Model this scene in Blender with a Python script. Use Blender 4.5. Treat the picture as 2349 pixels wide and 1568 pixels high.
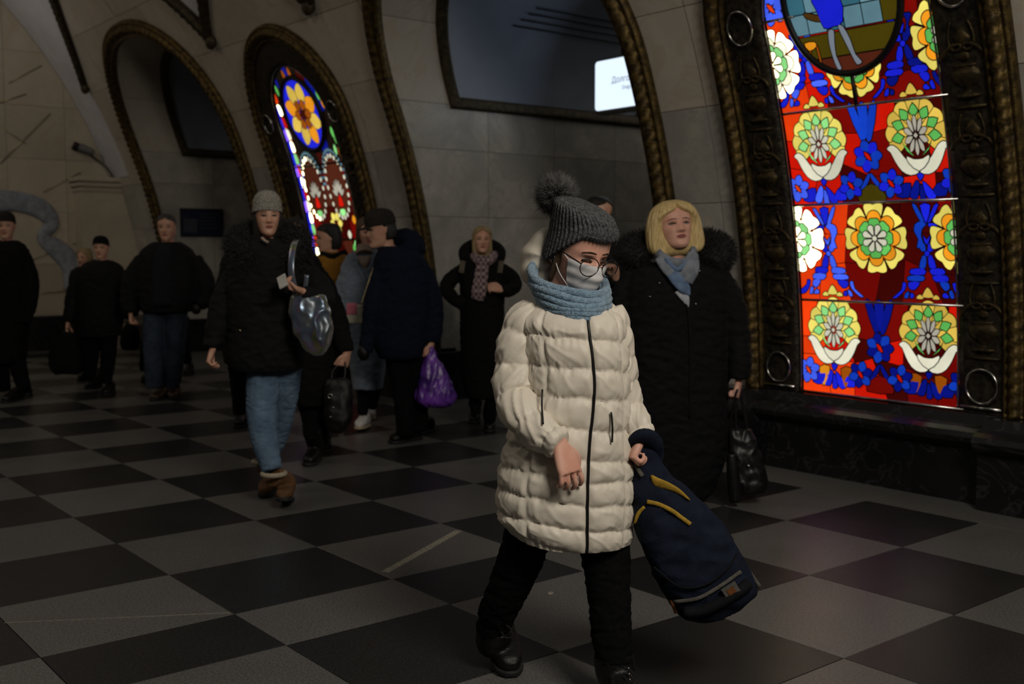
import bpy, bmesh, math, random
import numpy as np
from mathutils import Vector, Matrix, noise

random.seed(7)
np.random.seed(7)
sc = bpy.context.scene
col = sc.collection
for o_ in list(bpy.data.objects):
    bpy.data.objects.remove(o_)

# ------------------------------------------------------------------ camera
W, H, F = 2349.0, 1568.0, 2500.0
CAM = np.array([4.624457, -1.768578, 1.42])
RM = np.array([[0.626128, 0.779719, -0.00161],
               [0.063459, -0.053016, -0.996575],
               [-0.777134, 0.623881, -0.082675]])
cam = bpy.data.cameras.new('camera')
cam_o = bpy.data.objects.new('camera', cam)
col.objects.link(cam_o)
cam.sensor_fit = 'HORIZONTAL'
cam.sensor_width = 36.0
cam.lens = F / W * 36.0
cam.clip_start = 0.05
m4 = Matrix.Identity(4)
for i_ in range(3):
    m4[i_][0] = RM[0][i_]
    m4[i_][1] = -RM[1][i_]
    m4[i_][2] = -RM[2][i_]
    m4[i_][3] = CAM[i_]
cam_o.matrix_world = m4
cam.dof.use_dof = True
cam.dof.focus_distance = 3.5
cam.dof.aperture_fstop = 3.2
sc.camera = cam_o

# ------------------------------------------------------------------ world, lights, exposure
world = bpy.data.worlds.new('world')
sc.world = world
world.use_nodes = True
world.node_tree.nodes['Background'].inputs[0].default_value = (0.9, 0.95, 1.0, 1)
world.node_tree.nodes['Background'].inputs[1].default_value = 0.0


def area_light(name, loc, target, size, power, color=(1, 1, 1), sizey=None):
    l = bpy.data.lights.new(name, 'AREA')
    l.energy = power
    l.color = color
    l.size = size
    if sizey:
        l.shape = 'RECTANGLE'
        l.size_y = sizey
    o = bpy.data.objects.new(name, l)
    col.objects.link(o)
    o.location = loc
    d = Vector(target) - Vector(loc)
    o.rotation_euler = d.to_track_quat('-Z', 'Y').to_euler()
    return o


# an added key light, then the hall's own chandeliers, hanging along the crown of the vault out of frame
area_light('coat_key_light', (6.0, -0.4, 4.3), (1.8, 0.7, 0.9), 1.5, 165, (1.0, 0.92, 0.80))  # unseen frontal lamp, added to brighten the cream coat
area_light('chandelier_light', (4.3, -1.8, 5.4), (2.2, 0.4, 0.0), 1.3, 5, (1.0, 0.92, 0.80))
area_light('chandelier_light', (-2.2, -2.4, 5.6), (-2.2, 1.0, 0.0), 1.6, 27, (1.0, 0.88, 0.72))
area_light('chandelier_light', (-8.7, -2.4, 5.6), (-8.7, 1.0, 0.0), 1.6, 30, (1.0, 0.86, 0.68))
# train side lamps beyond the passages, and an added lamp at the end vault
area_light('platform_light', (-2.3, 8.6, 4.0), (-2.6, 5.0, 2.9), 1.4, 11, (1.0, 0.93, 0.82))
area_light('end_strip_fill_light', (-10.6, 1.2, 4.2), (-11.6, 2.9, 4.3), 0.5, 2.1, (1.0, 0.95, 0.9))  # unseen lamp added to brighten the plaster strip by the end wall
area_light('platform_light', (-8.8, 8.6, 4.0), (-8.8, 5.0, 2.2), 1.4, 5, (1.0, 0.88, 0.72))

sc.view_settings.view_transform = 'Standard'
sc.view_settings.look = 'None'
sc.view_settings.gamma = 1.0
sc.view_settings.exposure = 0.0
sc.view_settings.use_curve_mapping = False
try:
    sc.cycles.use_denoising = True
    sc.cycles.max_bounces = 6
    sc.cycles.diffuse_bounces = 3
    sc.cycles.glossy_bounces = 3
    sc.cycles.transmission_bounces = 4
    sc.cycles.use_adaptive_sampling = True
    sc.cycles.adaptive_threshold = 0.03
    sc.cycles.caustics_reflective = False
    sc.cycles.caustics_refractive = False
except Exception:
    pass

# ------------------------------------------------------------------ geometry helpers
FH = np.array([RM[2][0], RM[2][1], 0.0]); FH /= np.linalg.norm(FH)     # horizontal, into the hall
RH = np.array([RM[0][0], RM[0][1], 0.0]); RH /= np.linalg.norm(RH)     # horizontal, to the right
UP = np.array([0.0, 0.0, 1.0])


def ray(px, py):
    return RM.T @ np.array([(px - W / 2) / F, (py - H / 2) / F, 1.0])


def at(px, py, d):
    r = ray(px, py)
    return CAM + r * (d / (r @ FH))


def on_floor(px, py, z=0.0):
    r = ray(px, py)
    return CAM + r * ((z - CAM[2]) / r[2])


def dist_of(p):
    return float((np.asarray(p) - CAM) @ FH)


YC, ZC, RV = -2.45, 0.4, 6.6      # the curved wall: a circular vault about an axis along X


def S(X, z, off=0.0):
    th = math.asin(max(-1, min(1, (z - ZC) / RV)))
    return np.array([X, YC + (RV - off) * math.cos(th), ZC + (RV - off) * math.sin(th)])


def prof(z, off=0.0):
    return YC + math.sqrt((RV - off) ** 2 - (z - ZC) ** 2)


def onV(px, py):
    d = ray(px, py)
    o = CAM
    a = d[1] ** 2 + d[2] ** 2
    b = 2 * ((o[1] - YC) * d[1] + (o[2] - ZC) * d[2])
    c = (o[1] - YC) ** 2 + (o[2] - ZC) ** 2 - RV ** 2
    t = (-b + math.sqrt(b * b - 4 * a * c)) / (2 * a)
    p = o + t * d
    return (float(p[0]), float(p[2]))


ORIG = {}


def thing(name, label, cat, loc=(0, 0, 0), group=None):
    o = bpy.data.objects.new(name, None)
    col.objects.link(o)
    o.location = loc
    o.empty_display_size = 0.1
    o['label'] = label
    o['category'] = cat
    if group:
        o['group'] = group
    ORIG[o.name] = np.array(loc, float)
    return o


def obj(name, vf, mat, parent=None, smooth=True, label=None):
    v, f = vf
    v = np.asarray(v, float)
    org = ORIG[parent.name] if parent is not None else np.zeros(3)
    me = bpy.data.meshes.new(name)
    if isinstance(f, np.ndarray):
        nf = len(f)
        me.vertices.add(len(v))
        me.vertices.foreach_set('co', (v - org).astype(np.float32).ravel())
        me.loops.add(nf * 4)
        me.loops.foreach_set('vertex_index', f.astype(np.int32).ravel())
        me.polygons.add(nf)
        me.polygons.foreach_set('loop_start', np.arange(0, nf * 4, 4, dtype=np.int32))
        me.update(calc_edges=True)
    else:
        me.from_pydata((v - org).tolist(), [], f if isinstance(f, list) else [list(q) for q in f])
        me.update()
    if mat is not None:
        me.materials.append(mat)
    if smooth:
        me.polygons.foreach_set('use_smooth', [True] * len(me.polygons))
    o = bpy.data.objects.new(name, me)
    col.objects.link(o)
    if parent is not None:
        o.parent = parent
    ORIG[o.name] = org
    if label:
        o['label'] = label
    return o


def solo(name, vf, mat, label, cat, group=None, smooth=True):
    o = obj(name, vf, mat, None, smooth)
    o['label'] = label
    o['category'] = cat
    if group:
        o['group'] = group
    return o


def struct(o, kind='structure'):
    o['kind'] = kind
    return o


def join(parts):
    V, Fs, n = [], [], 0
    for v, f in parts:
        v = np.asarray(v, float)
        V.append(v)
        Fs += [[i + n for i in q] for q in f]
        n += len(v)
    return np.concatenate(V), Fs


def cr(P, sub):
    """Catmull-Rom through the rows of P."""
    P = np.asarray(P, float)
    if P.ndim == 1:
        P = P[:, None]
    n = len(P)
    if n < 3:
        t = np.linspace(0, 1, sub * (n - 1) + 1)[:, None]
        return P[0] * (1 - t) + P[-1] * t
    out = []
    for i in range(n - 1):
        p0 = P[i - 1] if i > 0 else 2 * P[0] - P[1]
        p1, p2 = P[i], P[i + 1]
        p3 = P[i + 2] if i + 2 < n else 2 * P[-1] - P[-2]
        for k in range(sub):
            t = k / sub
            out.append(0.5 * (2 * p1 + (p2 - p0) * t + (2 * p0 - 5 * p1 + 4 * p2 - p3) * t * t
                              + (3 * p1 - p0 - 3 * p2 + p3) * t ** 3))
    out.append(P[-1])
    return np.array(out)


def loft(rings, cap=True, closed=True):
    m, n = len(rings), len(rings[0])
    V = [np.asarray(r, float) for r in rings]
    Fs = []
    for i in range(m - 1):
        for j in range(n if closed else n - 1):
            a, b = i * n + j, i * n + (j + 1) % n
            Fs.append([a, b, b + n, a + n])
    V = np.concatenate(V)
    if cap and closed:
        c0, c1 = V[:n].mean(0), V[-n:].mean(0)
        k = len(V)
        V = np.concatenate([V, [c0, c1]])
        for j in range(n):
            Fs.append([(j + 1) % n, j, k])
            Fs.append([(m - 1) * n + j, (m - 1) * n + (j + 1) % n, k + 1])
    return V, Fs


def ell_ring(c, ax, ay, n=32, p=2.0):
    t = np.arange(n) * 2 * math.pi / n
    cx, sx = np.cos(t), np.sin(t)
    cx = np.sign(cx) * np.abs(cx) ** (2 / p)
    sx = np.sign(sx) * np.abs(sx) ** (2 / p)
    return np.asarray(c) + cx[:, None] * np.asarray(ax) + sx[:, None] * np.asarray(ay)


def unit(v):
    v = np.asarray(v, float)
    return v / max(1e-9, np.linalg.norm(v))


def tube(pts, rad, n=14, sub=6, disp=None, cap=True, ref=None, p=2.0):
    """Swept tube; rad: number or (a, b) for each point; disp(s, phi) scales the radius."""
    pts = np.asarray(pts, float)
    if isinstance(rad, tuple):
        rad = [rad] * len(pts)
    R = np.array([(r, r) if np.isscalar(r) else tuple(r) for r in (rad if not np.isscalar(rad) else [rad] * len(pts))], float)
    A = cr(np.hstack([pts, R]), sub) if sub > 1 else np.hstack([pts, R])
    P, R = A[:, :3], np.maximum(A[:, 3:], 1e-4)
    m = len(P)
    T = np.gradient(P, axis=0)
    T /= np.maximum(np.linalg.norm(T, axis=1)[:, None], 1e-9)
    if ref is None:
        ref = RH if abs(T[0] @ RH) < 0.9 else UP
    u = unit(ref - (ref @ T[0]) * T[0])
    rings = []
    s = 0.0
    t = np.arange(n) * 2 * math.pi / n
    for i in range(m):
        if i:
            s += np.linalg.norm(P[i] - P[i - 1])
        u = unit(u - (u @ T[i]) * T[i])
        w = np.cross(T[i], u)
        k = np.ones(n)
        if disp is not None:
            k = disp(s, t)
        cx, sx = np.cos(t), np.sin(t)
        if p != 2.0:
            cx = np.sign(cx) * np.abs(cx) ** (2 / p)
            sx = np.sign(sx) * np.abs(sx) ** (2 / p)
        rings.append(P[i] + (cx * k * R[i, 0])[:, None] * u + (sx * k * R[i, 1])[:, None] * w)
    return loft(rings, cap)


def closed_tube(pts, rad, n=10, disp=None):
    """Tube along a closed loop of points."""
    P = np.asarray(pts, float)
    m = len(P)
    T = np.roll(P, -1, 0) - np.roll(P, 1, 0)
    T /= np.linalg.norm(T, axis=1)[:, None]
    c = P.mean(0)
    t = np.arange(n) * 2 * math.pi / n
    V, Fs = [], []
    s = 0
    for i in range(m):
        u = unit(P[i] - c)
        u = unit(u - (u @ T[i]) * T[i])
        w = np.cross(T[i], u)
        k = np.ones(n) if disp is None else disp(i / m, t)
        V.append(P[i] + (np.cos(t) * rad * k)[:, None] * u + (np.sin(t) * rad * k)[:, None] * w)
    for i in range(m):
        for j in range(n):
            a, b = i * n + j, i * n + (j + 1) % n
            i2 = (i + 1) % m
            Fs.append([a, b, i2 * n + (j + 1) % n, i2 * n + j])
    return np.concatenate(V), Fs


def ellipsoid(c, ax, ay, az, n=20, m=12):
    rings = []
    for i in range(1, m):
        a = math.pi * i / m - math.pi / 2
        rings.append(ell_ring(np.asarray(c) + np.asarray(az) * math.sin(a), np.asarray(ax) * math.cos(a), np.asarray(ay) * math.cos(a), n))
    V, Fs = loft(rings, True)
    V[-2] = np.asarray(c) - np.asarray(az)
    V[-1] = np.asarray(c) + np.asarray(az)
    return V, Fs


def ball(c, r, n=16, m=10):
    return ellipsoid(c, (r, 0, 0), (0, r, 0), (0, 0, r), n, m)


def boxv(lo, hi, bev=0.0):
    (x0, y0, z0), (x1, y1, z1) = lo, hi
    if bev <= 0:
        V = [(x0, y0, z0), (x1, y0, z0), (x1, y1, z0), (x0, y1, z0), (x0, y0, z1), (x1, y0, z1), (x1, y1, z1), (x0, y1, z1)]
        return np.array(V, float), [[3, 2, 1, 0], [4, 5, 6, 7], [0, 1, 5, 4], [1, 2, 6, 5], [2, 3, 7, 6], [3, 0, 4, 7]]
    b = bev
    V = [(x0, y0, z0), (x1, y0, z0), (x1, y1, z0), (x0, y1, z0), (x0, y0, z1 - b), (x1, y0, z1 - b), (x1, y1, z1 - b), (x0, y1, z1 - b),
         (x0 + b, y0 + b, z1), (x1 - b, y0 + b, z1), (x1 - b, y1 - b, z1), (x0 + b, y1 - b, z1)]
    Fs = [[3, 2, 1, 0], [0, 1, 5, 4], [1, 2, 6, 5], [2, 3, 7, 6], [3, 0, 4, 7], [4, 5, 9, 8], [5, 6, 10, 9], [6, 7, 11, 10], [7, 4, 8, 11], [8, 9, 10, 11]]
    return np.array(V, float), Fs


def obox(c, ax, ay, az):
    """Oriented box from centre and half axes."""
    c, ax, ay, az = [np.asarray(q, float) for q in (c, ax, ay, az)]
    V = []
    for sz in (-1, 1):
        for sx, sy in ((-1, -1), (1, -1), (1, 1), (-1, 1)):
            V.append(c + sx * ax + sy * ay + sz * az)
    return np.array(V), [[3, 2, 1, 0], [4, 5, 6, 7], [0, 1, 5, 4], [1, 2, 6, 5], [2, 3, 7, 6], [3, 0, 4, 7]]


WORK = bpy.data.scenes.new('work')      # empty bench for shaping meshes, removed at the end


def remesh(parts, voxel, smooth=3):
    """Union of closed shapes as one continuous surface."""
    v, f = join(parts)
    me = bpy.data.meshes.new('tmp')
    me.from_pydata(v.tolist(), [], f)
    me.update()
    o = bpy.data.objects.new('tmp', me)
    WORK.collection.objects.link(o)
    r = o.modifiers.new('r', 'REMESH')
    r.mode = 'VOXEL'
    r.voxel_size = voxel
    if smooth:
        s = o.modifiers.new('s', 'SMOOTH')
        s.factor = 0.5
        s.iterations = smooth
    with bpy.context.temp_override(scene=WORK, view_layer=WORK.view_layers[0]):
        dg = bpy.context.evaluated_depsgraph_get()
    ev = o.evaluated_get(dg)
    em = ev.to_mesh()
    n = len(em.vertices)
    co = np.empty(n * 3)
    em.vertices.foreach_get('co', co)
    nl = len(em.loops)
    li = np.empty(nl, dtype=np.int64)
    em.loops.foreach_get('vertex_index', li)
    npo = len(em.polygons)
    ls, lt = np.empty(npo, dtype=np.int64), np.empty(npo, dtype=np.int64)
    em.polygons.foreach_get('loop_start', ls)
    em.polygons.foreach_get('loop_total', lt)
    if npo and lt.min() == 4 and lt.max() == 4:
        fs = li.reshape(-1, 4)
    else:
        fs = [li[a:a + b].tolist() for a, b in zip(ls, lt)]
    ev.to_mesh_clear()
    bpy.data.objects.remove(o)
    bpy.data.meshes.remove(me)
    return co.reshape(-1, 3), fs


def text_mesh(body, size, align='LEFT'):
    c = bpy.data.curves.new('t', 'FONT')
    c.body = body
    c.size = size
    c.align_x = align
    c.extrude = 0.0015
    o = bpy.data.objects.new('t', c)
    col.objects.link(o)
    dg = bpy.context.evaluated_depsgraph_get()
    ev = o.evaluated_get(dg)
    em = ev.to_mesh()
    V = np.array([tuple(v.co) for v in em.vertices])
    Fs = [list(p.vertices) for p in em.polygons]
    ev.to_mesh_clear()
    bpy.data.objects.remove(o)
    bpy.data.curves.remove(c)
    return V, Fs


# ------------------------------------------------------------------ materials
def lin(r, g, b):
    def f(c):
        c /= 255.0
        return c / 12.92 if c <= 0.04045 else ((c + 0.055) / 1.055) ** 2.4
    return (f(r), f(g), f(b), 1.0)


def nodes_of(name):
    m = bpy.data.materials.new(name)
    m.use_nodes = True
    nt = m.node_tree
    return m, nt, nt.nodes['Principled BSDF']


def setin(b, **kw):
    for k, v in kw.items():
        k = k.replace('_', ' ')
        if k in b.inputs:
            b.inputs[k].default_value = v


def mat(name, c, rough=0.6, metal=0.0, spec=0.4, c2=None, scale=30.0, detail=3.0, bump=0.0, bscale=None, sheen=0.0, stretch=None, coat=0.0):
    """Principled surface with procedural tone variation and fine relief."""
    m, nt, b = nodes_of(name)
    c = tuple(c[:3]) + (1.0,)
    c2 = tuple(c2[:3]) + (1.0,) if c2 is not None else tuple(x * 0.8 for x in c[:3]) + (1.0,)
    setin(b, Roughness=rough, Metallic=metal, Specular_IOR_Level=spec, Sheen_Weight=sheen, Coat_Weight=coat)
    tc = nt.nodes.new('ShaderNodeTexCoord')
    mp = nt.nodes.new('ShaderNodeMapping')
    if stretch:
        mp.inputs['Scale'].default_value = stretch
    nt.links.new(tc.outputs['Object'], mp.inputs['Vector'])
    nz = nt.nodes.new('ShaderNodeTexNoise')
    nz.inputs['Scale'].default_value = scale
    nz.inputs['Detail'].default_value = detail
    nt.links.new(mp.outputs[0], nz.inputs['Vector'])
    rp = nt.nodes.new('ShaderNodeValToRGB')
    rp.color_ramp.elements[0].position = 0.35
    rp.color_ramp.elements[1].position = 0.65
    rp.color_ramp.elements[0].color = c2
    rp.color_ramp.elements[1].color = c
    nt.links.new(nz.outputs['Fac'], rp.inputs['Fac'])
    nt.links.new(rp.outputs['Color'], b.inputs['Base Color'])
    if bump > 0:
        n2 = nt.nodes.new('ShaderNodeTexNoise')
        n2.inputs['Scale'].default_value = bscale or scale * 2
        n2.inputs['Detail'].default_value = 4
        nt.links.new(mp.outputs[0], n2.inputs['Vector'])
        bp = nt.nodes.new('ShaderNodeBump')
        bp.inputs['Strength'].default_value = bump
        bp.inputs['Distance'].default_value = 0.01
        nt.links.new(n2.outputs['Fac'], bp.inputs['Height'])
        nt.links.new(bp.outputs[0], b.inputs['Normal'])
    return m


def marble(name, c, vein, c3, scale=1.6, rough=0.3, spec=0.4, veinw=0.06):
    """Polished stone with clouds and veins; each slab takes its own tone."""
    m, nt, b = nodes_of(name)
    setin(b, Roughness=rough, Specular_IOR_Level=spec)
    tc = nt.nodes.new('ShaderNodeTexCoord')
    oi = nt.nodes.new('ShaderNodeObjectInfo')
    ad = nt.nodes.new('ShaderNodeVectorMath')
    ad.operation = 'MULTIPLY_ADD'
    ad.inputs[1].default_value = (7.0, 13.0, 5.0)
    nt.links.new(oi.outputs['Random'], ad.inputs[0])
    nt.links.new(tc.outputs['Object'], ad.inputs[2])
    n1 = nt.nodes.new('ShaderNodeTexNoise')
    n1.inputs['Scale'].default_value = scale
    n1.inputs['Detail'].default_value = 6
    n1.inputs['Distortion'].default_value = 1.2
    nt.links.new(ad.outputs[0], n1.inputs['Vector'])
    r1 = nt.nodes.new('ShaderNodeValToRGB')
    r1.color_ramp.elements[0].position = 0.32
    r1.color_ramp.elements[1].position = 0.68
    r1.color_ramp.elements[0].color = tuple(c3[:3]) + (1,)
    r1.color_ramp.elements[1].color = tuple(c[:3]) + (1,)
    nt.links.new(n1.outputs['Fac'], r1.inputs['Fac'])
    n2 = nt.nodes.new('ShaderNodeTexNoise')
    n2.inputs['Scale'].default_value = scale * 1.7
    n2.inputs['Detail'].default_value = 8
    n2.inputs['Distortion'].default_value = 2.5
    nt.links.new(ad.outputs[0], n2.inputs['Vector'])
    r2 = nt.nodes.new('ShaderNodeValToRGB')
    e = r2.color_ramp.elements
    e[0].position = 0.5 - veinw
    e[0].color = (0, 0, 0, 1)
    e[1].position = 0.5
    e[1].color = (1, 1, 1, 1)
    e.new(0.5 + veinw).color = (0, 0, 0, 1)
    nt.links.new(n2.outputs['Fac'], r2.inputs['Fac'])
    mx = nt.nodes.new('ShaderNodeMix')
    mx.data_type = 'RGBA'
    nt.links.new(r2.outputs['Color'], mx.inputs[0])
    nt.links.new(r1.outputs['Color'], mx.inputs[6])
    mx.inputs[7].default_value = tuple(vein[:3]) + (1,)
    hs = nt.nodes.new('ShaderNodeHueSaturation')
    mr = nt.nodes.new('ShaderNodeMapRange')
    mr.inputs['To Min'].default_value = 0.88
    mr.inputs['To Max'].default_value = 1.1
    nt.links.new(oi.outputs['Random'], mr.inputs['Value'])
    nt.links.new(mr.outputs[0], hs.inputs['Value'])
    nt.links.new(mx.outputs[2], hs.inputs['Color'])
    nt.links.new(hs.outputs[0], b.inputs['Base Color'])
    return m


def granite(name, c, c2, rough=0.32):
    m, nt, b = nodes_of(name)
    setin(b, Roughness=rough, Specular_IOR_Level=0.28)
    tc = nt.nodes.new('ShaderNodeTexCoord')
    n1 = nt.nodes.new('ShaderNodeTexNoise')
    n1.inputs['Scale'].default_value = 110
    n1.inputs['Detail'].default_value = 3
    nt.links.new(tc.outputs['Object'], n1.inputs['Vector'])
    r1 = nt.nodes.new('ShaderNodeValToRGB')
    r1.color_ramp.elements[0].position = 0.40
    r1.color_ramp.elements[1].position = 0.60
    r1.color_ramp.elements[0].color = tuple(c2[:3]) + (1,)
    r1.color_ramp.elements[1].color = tuple(c[:3]) + (1,)
    nt.links.new(n1.outputs['Fac'], r1.inputs['Fac'])
    n2 = nt.nodes.new('ShaderNodeTexNoise')
    n2.inputs['Scale'].default_value = 3.0
    n2.inputs['Detail'].default_value = 5
    nt.links.new(tc.outputs['Object'], n2.inputs['Vector'])
    oi = nt.nodes.new('ShaderNodeObjectInfo')
    a = nt.nodes.new('ShaderNodeMath')
    a.operation = 'ADD'
    nt.links.new(n2.outputs['Fac'], a.inputs[0])
    nt.links.new(oi.outputs['Random'], a.inputs[1])
    mr = nt.nodes.new('ShaderNodeMapRange')
    mr.inputs['From Min'].default_value = 0.2
    mr.inputs['From Max'].default_value = 1.7
    mr.inputs['To Min'].default_value = 0.8
    mr.inputs['To Max'].default_value = 1.18
    nt.links.new(a.outputs[0], mr.inputs['Value'])
    hs = nt.nodes.new('ShaderNodeHueSaturation')
    nt.links.new(mr.outputs[0], hs.inputs['Value'])
    nt.links.new(r1.outputs['Color'], hs.inputs['Color'])
    nt.links.new(hs.outputs[0], b.inputs['Base Color'])
    m2 = nt.nodes.new('ShaderNodeMapRange')
    m2.inputs['To Min'].default_value = rough - 0.08
    m2.inputs['To Max'].default_value = rough + 0.14
    nt.links.new(n2.outputs['Fac'], m2.inputs['Value'])
    nt.links.new(m2.outputs[0], b.inputs['Roughness'])
    return m


def glow(name, c, strength, var=0.25, scale=9.0):
    """Backlit coloured glass: gives off its own light, streaky like hand-made glass."""
    m, nt, b = nodes_of(name)
    setin(b, Roughness=0.15, Base_Color=tuple(x * 0.15 for x in c[:3]) + (1,), Emission_Color=tuple(c[:3]) + (1,), Specular_IOR_Level=0.5)
    tc = nt.nodes.new('ShaderNodeTexCoord')
    n1 = nt.nodes.new('ShaderNodeTexNoise')
    n1.inputs['Scale'].default_value = scale
    n1.inputs['Detail'].default_value = 4
    oi = nt.nodes.new('ShaderNodeObjectInfo')
    nt.links.new(tc.outputs['Object'], n1.inputs['Vector'])
    a = nt.nodes.new('ShaderNodeMath')
    a.operation = 'ADD'
    nt.links.new(n1.outputs['Fac'], a.inputs[0])
    nt.links.new(oi.outputs['Random'], a.inputs[1])
    mr = nt.nodes.new('ShaderNodeMapRange')
    mr.inputs['From Min'].default_value = 0.3
    mr.inputs['From Max'].default_value = 1.6
    mr.inputs['To Min'].default_value = strength * (1 - var)
    mr.inputs['To Max'].default_value = strength * (1 + var)
    nt.links.new(a.outputs[0], mr.inputs['Value'])
    nt.links.new(mr.outputs[0], b.inputs['Emission Strength'])
    return m


M = {}
M['marble_cream'] = marble('marble_cream', (0.52, 0.47, 0.40), (0.45, 0.39, 0.31), (0.43, 0.39, 0.335), scale=1.0, veinw=0.04)
M['marble_grey'] = marble('marble_grey', (0.48, 0.45, 0.395), (0.33, 0.32, 0.295), (0.29, 0.28, 0.255), scale=1.9, veinw=0.035)
M['marble_dark'] = marble('marble_dark', (0.012, 0.012, 0.013), (0.030, 0.030, 0.033), (0.007, 0.007, 0.008), scale=1.5, rough=0.22, spec=0.5, veinw=0.022)
M['plaster'] = mat('plaster', (0.70, 0.70, 0.72), 0.8, c2=(0.62, 0.62, 0.65), scale=3)
M['plaster_blue'] = mat('plaster_blue', (0.30, 0.35, 0.44), 0.7, c2=(0.26, 0.30, 0.38), scale=2.5)
M['granite_light'] = granite('granite_light', (0.130, 0.127, 0.121), (0.082, 0.080, 0.077))
M['granite_dark'] = granite('granite_dark', (0.024, 0.0235, 0.024), (0.013, 0.0125, 0.013))
M['grout'] = mat('grout', (0.10, 0.095, 0.085), 0.9)
M['gold'] = mat('gold', (0.145, 0.095, 0.028), 0.52, metal=0.7, c2=(0.04, 0.028, 0.013), scale=22, bump=0.35, bscale=60)
M['bronze'] = mat('bronze', (0.060, 0.050, 0.036), 0.45, metal=0.6, c2=(0.018, 0.016, 0.013), scale=26, bump=0.5, bscale=45)
M['bronze_trim'] = mat('bronze_trim', (0.075, 0.058, 0.030), 0.55, metal=0.5, c2=(0.03, 0.024, 0.014), scale=20, bump=0.4, bscale=50)
M['steel'] = mat('steel', (0.55, 0.54, 0.52), 0.22, metal=1.0, c2=(0.40, 0.39, 0.37), scale=12)
M['brass'] = mat('brass', (0.42, 0.36, 0.20), 0.3, metal=1.0, scale=10)
M['lead'] = mat('lead', (0.012, 0.011, 0.010), 0.5, metal=0.4, scale=40)
M['black_matte'] = mat('black_matte', (0.010, 0.010, 0.010), 0.7)
M['void'] = mat('void', (0.05, 0.05, 0.055), 0.9)
# ------------------------------------------------------------------ floor
TU, TV, TS = 0.673848, 0.729104, 0.435659


def uline(i):
    """X of the i-th cross joint; one course of slabs is narrower."""
    if i <= 1:
        return i * TU
    return TU + TS + (i - 2) * TU


floor = struct(obj('floor', boxv((-14.0, -9.6, -0.3), (9.0, 11.0, -0.012)), M['grout'], None, False))
for i in range(-18, 7):
    for v in range(-4, 5):
        x0, x1 = uline(i), uline(i + 1)
        y0, y1 = v * TV, (v + 1) * TV
        c = at_dark = (i + v) % 2 == 0
        # skip slabs wholly behind the camera
        if (np.array([(x0 + x1) / 2, (y0 + y1) / 2, 0]) - CAM) @ FH < 0.7:
            continue
        g = 0.0015
        dz = random.uniform(-0.0006, 0.0006)
        obj('floor_tile', boxv((x0 + g, y0 + g, -0.012), (x1 - g, y1 - g, dz), 0.0012), M['granite_dark' if c else 'granite_light'], floor, False)
# border strip along the wall
for i in range(-18, 7, 2):
    x0, x1 = uline(i), uline(i + 2)
    obj('border_slab', boxv((x0 + 0.0015, 5 * TV + 0.0015, -0.012), (x1 - 0.0015, 4.12, 0.0), 0.0012), M['granite_light'], floor, False)
for c_ in (4.1, -2.37, -8.84):
    for j in range(3):
        obj('border_slab', boxv((c_ - 1.48, 4.123 + j * 1.1, -0.012), (c_ + 1.48, 4.12 + (j + 1) * 1.1, 0.0), 0.0012), M['granite_light'], floor, False)
# worn strip of old tape and scratches on the slabs
M['tape'] = mat('tape', (0.36, 0.33, 0.26), 0.8, c2=(0.20, 0.19, 0.16), scale=60)
a_, b_ = on_floor(884, 1312), on_floor(1052, 1217)
n_ = unit(np.cross(UP, b_ - a_))
obj('tape_strip', obox((a_ + b_) / 2 + UP * 0.0012, (b_ - a_) / 2, n_ * 0.02, UP * 0.0006), M['tape'], floor, False)
a_, b_ = on_floor(10, 1428), on_floor(530, 1405)
n_ = unit(np.cross(UP, b_ - a_))
obj('scratch', obox((a_ + b_) / 2 + UP * 0.0010, (b_ - a_) / 2, n_ * 0.0018, UP * 0.0004), M['tape'], floor, False)
p_ = on_floor(1263, 1360)
obj('spot', ellipsoid(p_ + UP * 0.0008, RH * 0.013, FH * 0.02, UP * 0.0012, 14, 6), M['tape'], floor, True)

# ------------------------------------------------------------------ arches, panels: layout along the wall
ARCH = [4.1, -2.37, -8.84]
PANEL = [0.83, -5.64]
AA, AZ, AB, AN = 1.49, 2.70, 1.33, 2.2          # passage: half width, springing, rise, exponent
PO, PZ = 0.955, 2.72                            # panel frame outer half width, springing of its round head


def arch_hw(z, a=AA, zs=AZ, b=AB, n=AN):
    if z <= zs:
        return a
    t = (z - zs) / b
    return a * (1 - t ** n) ** (1 / n) if t < 1 else 0.0


def panel_hw(z, hw=PO):
    if z <= PZ:
        return hw
    t = (z - PZ) / hw
    return hw * math.sqrt(1 - t * t) if t < 1 else 0.0


VP = 3.74
SHX = -0.10


def scallop(x):
    if x < -11.06:
        return 2.5
    for c in ARCH:
        t = (x - c - SHX) / 2.12
        if abs(t) <= 1:
            return VP + 1.35 * (1 - t * t)
    for c in PANEL + [7.3]:
        t = (x - c - SHX) / 1.12
        if abs(t) <= 1:
            return VP + 0.62 * (1 - t * t)
    return VP


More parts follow.
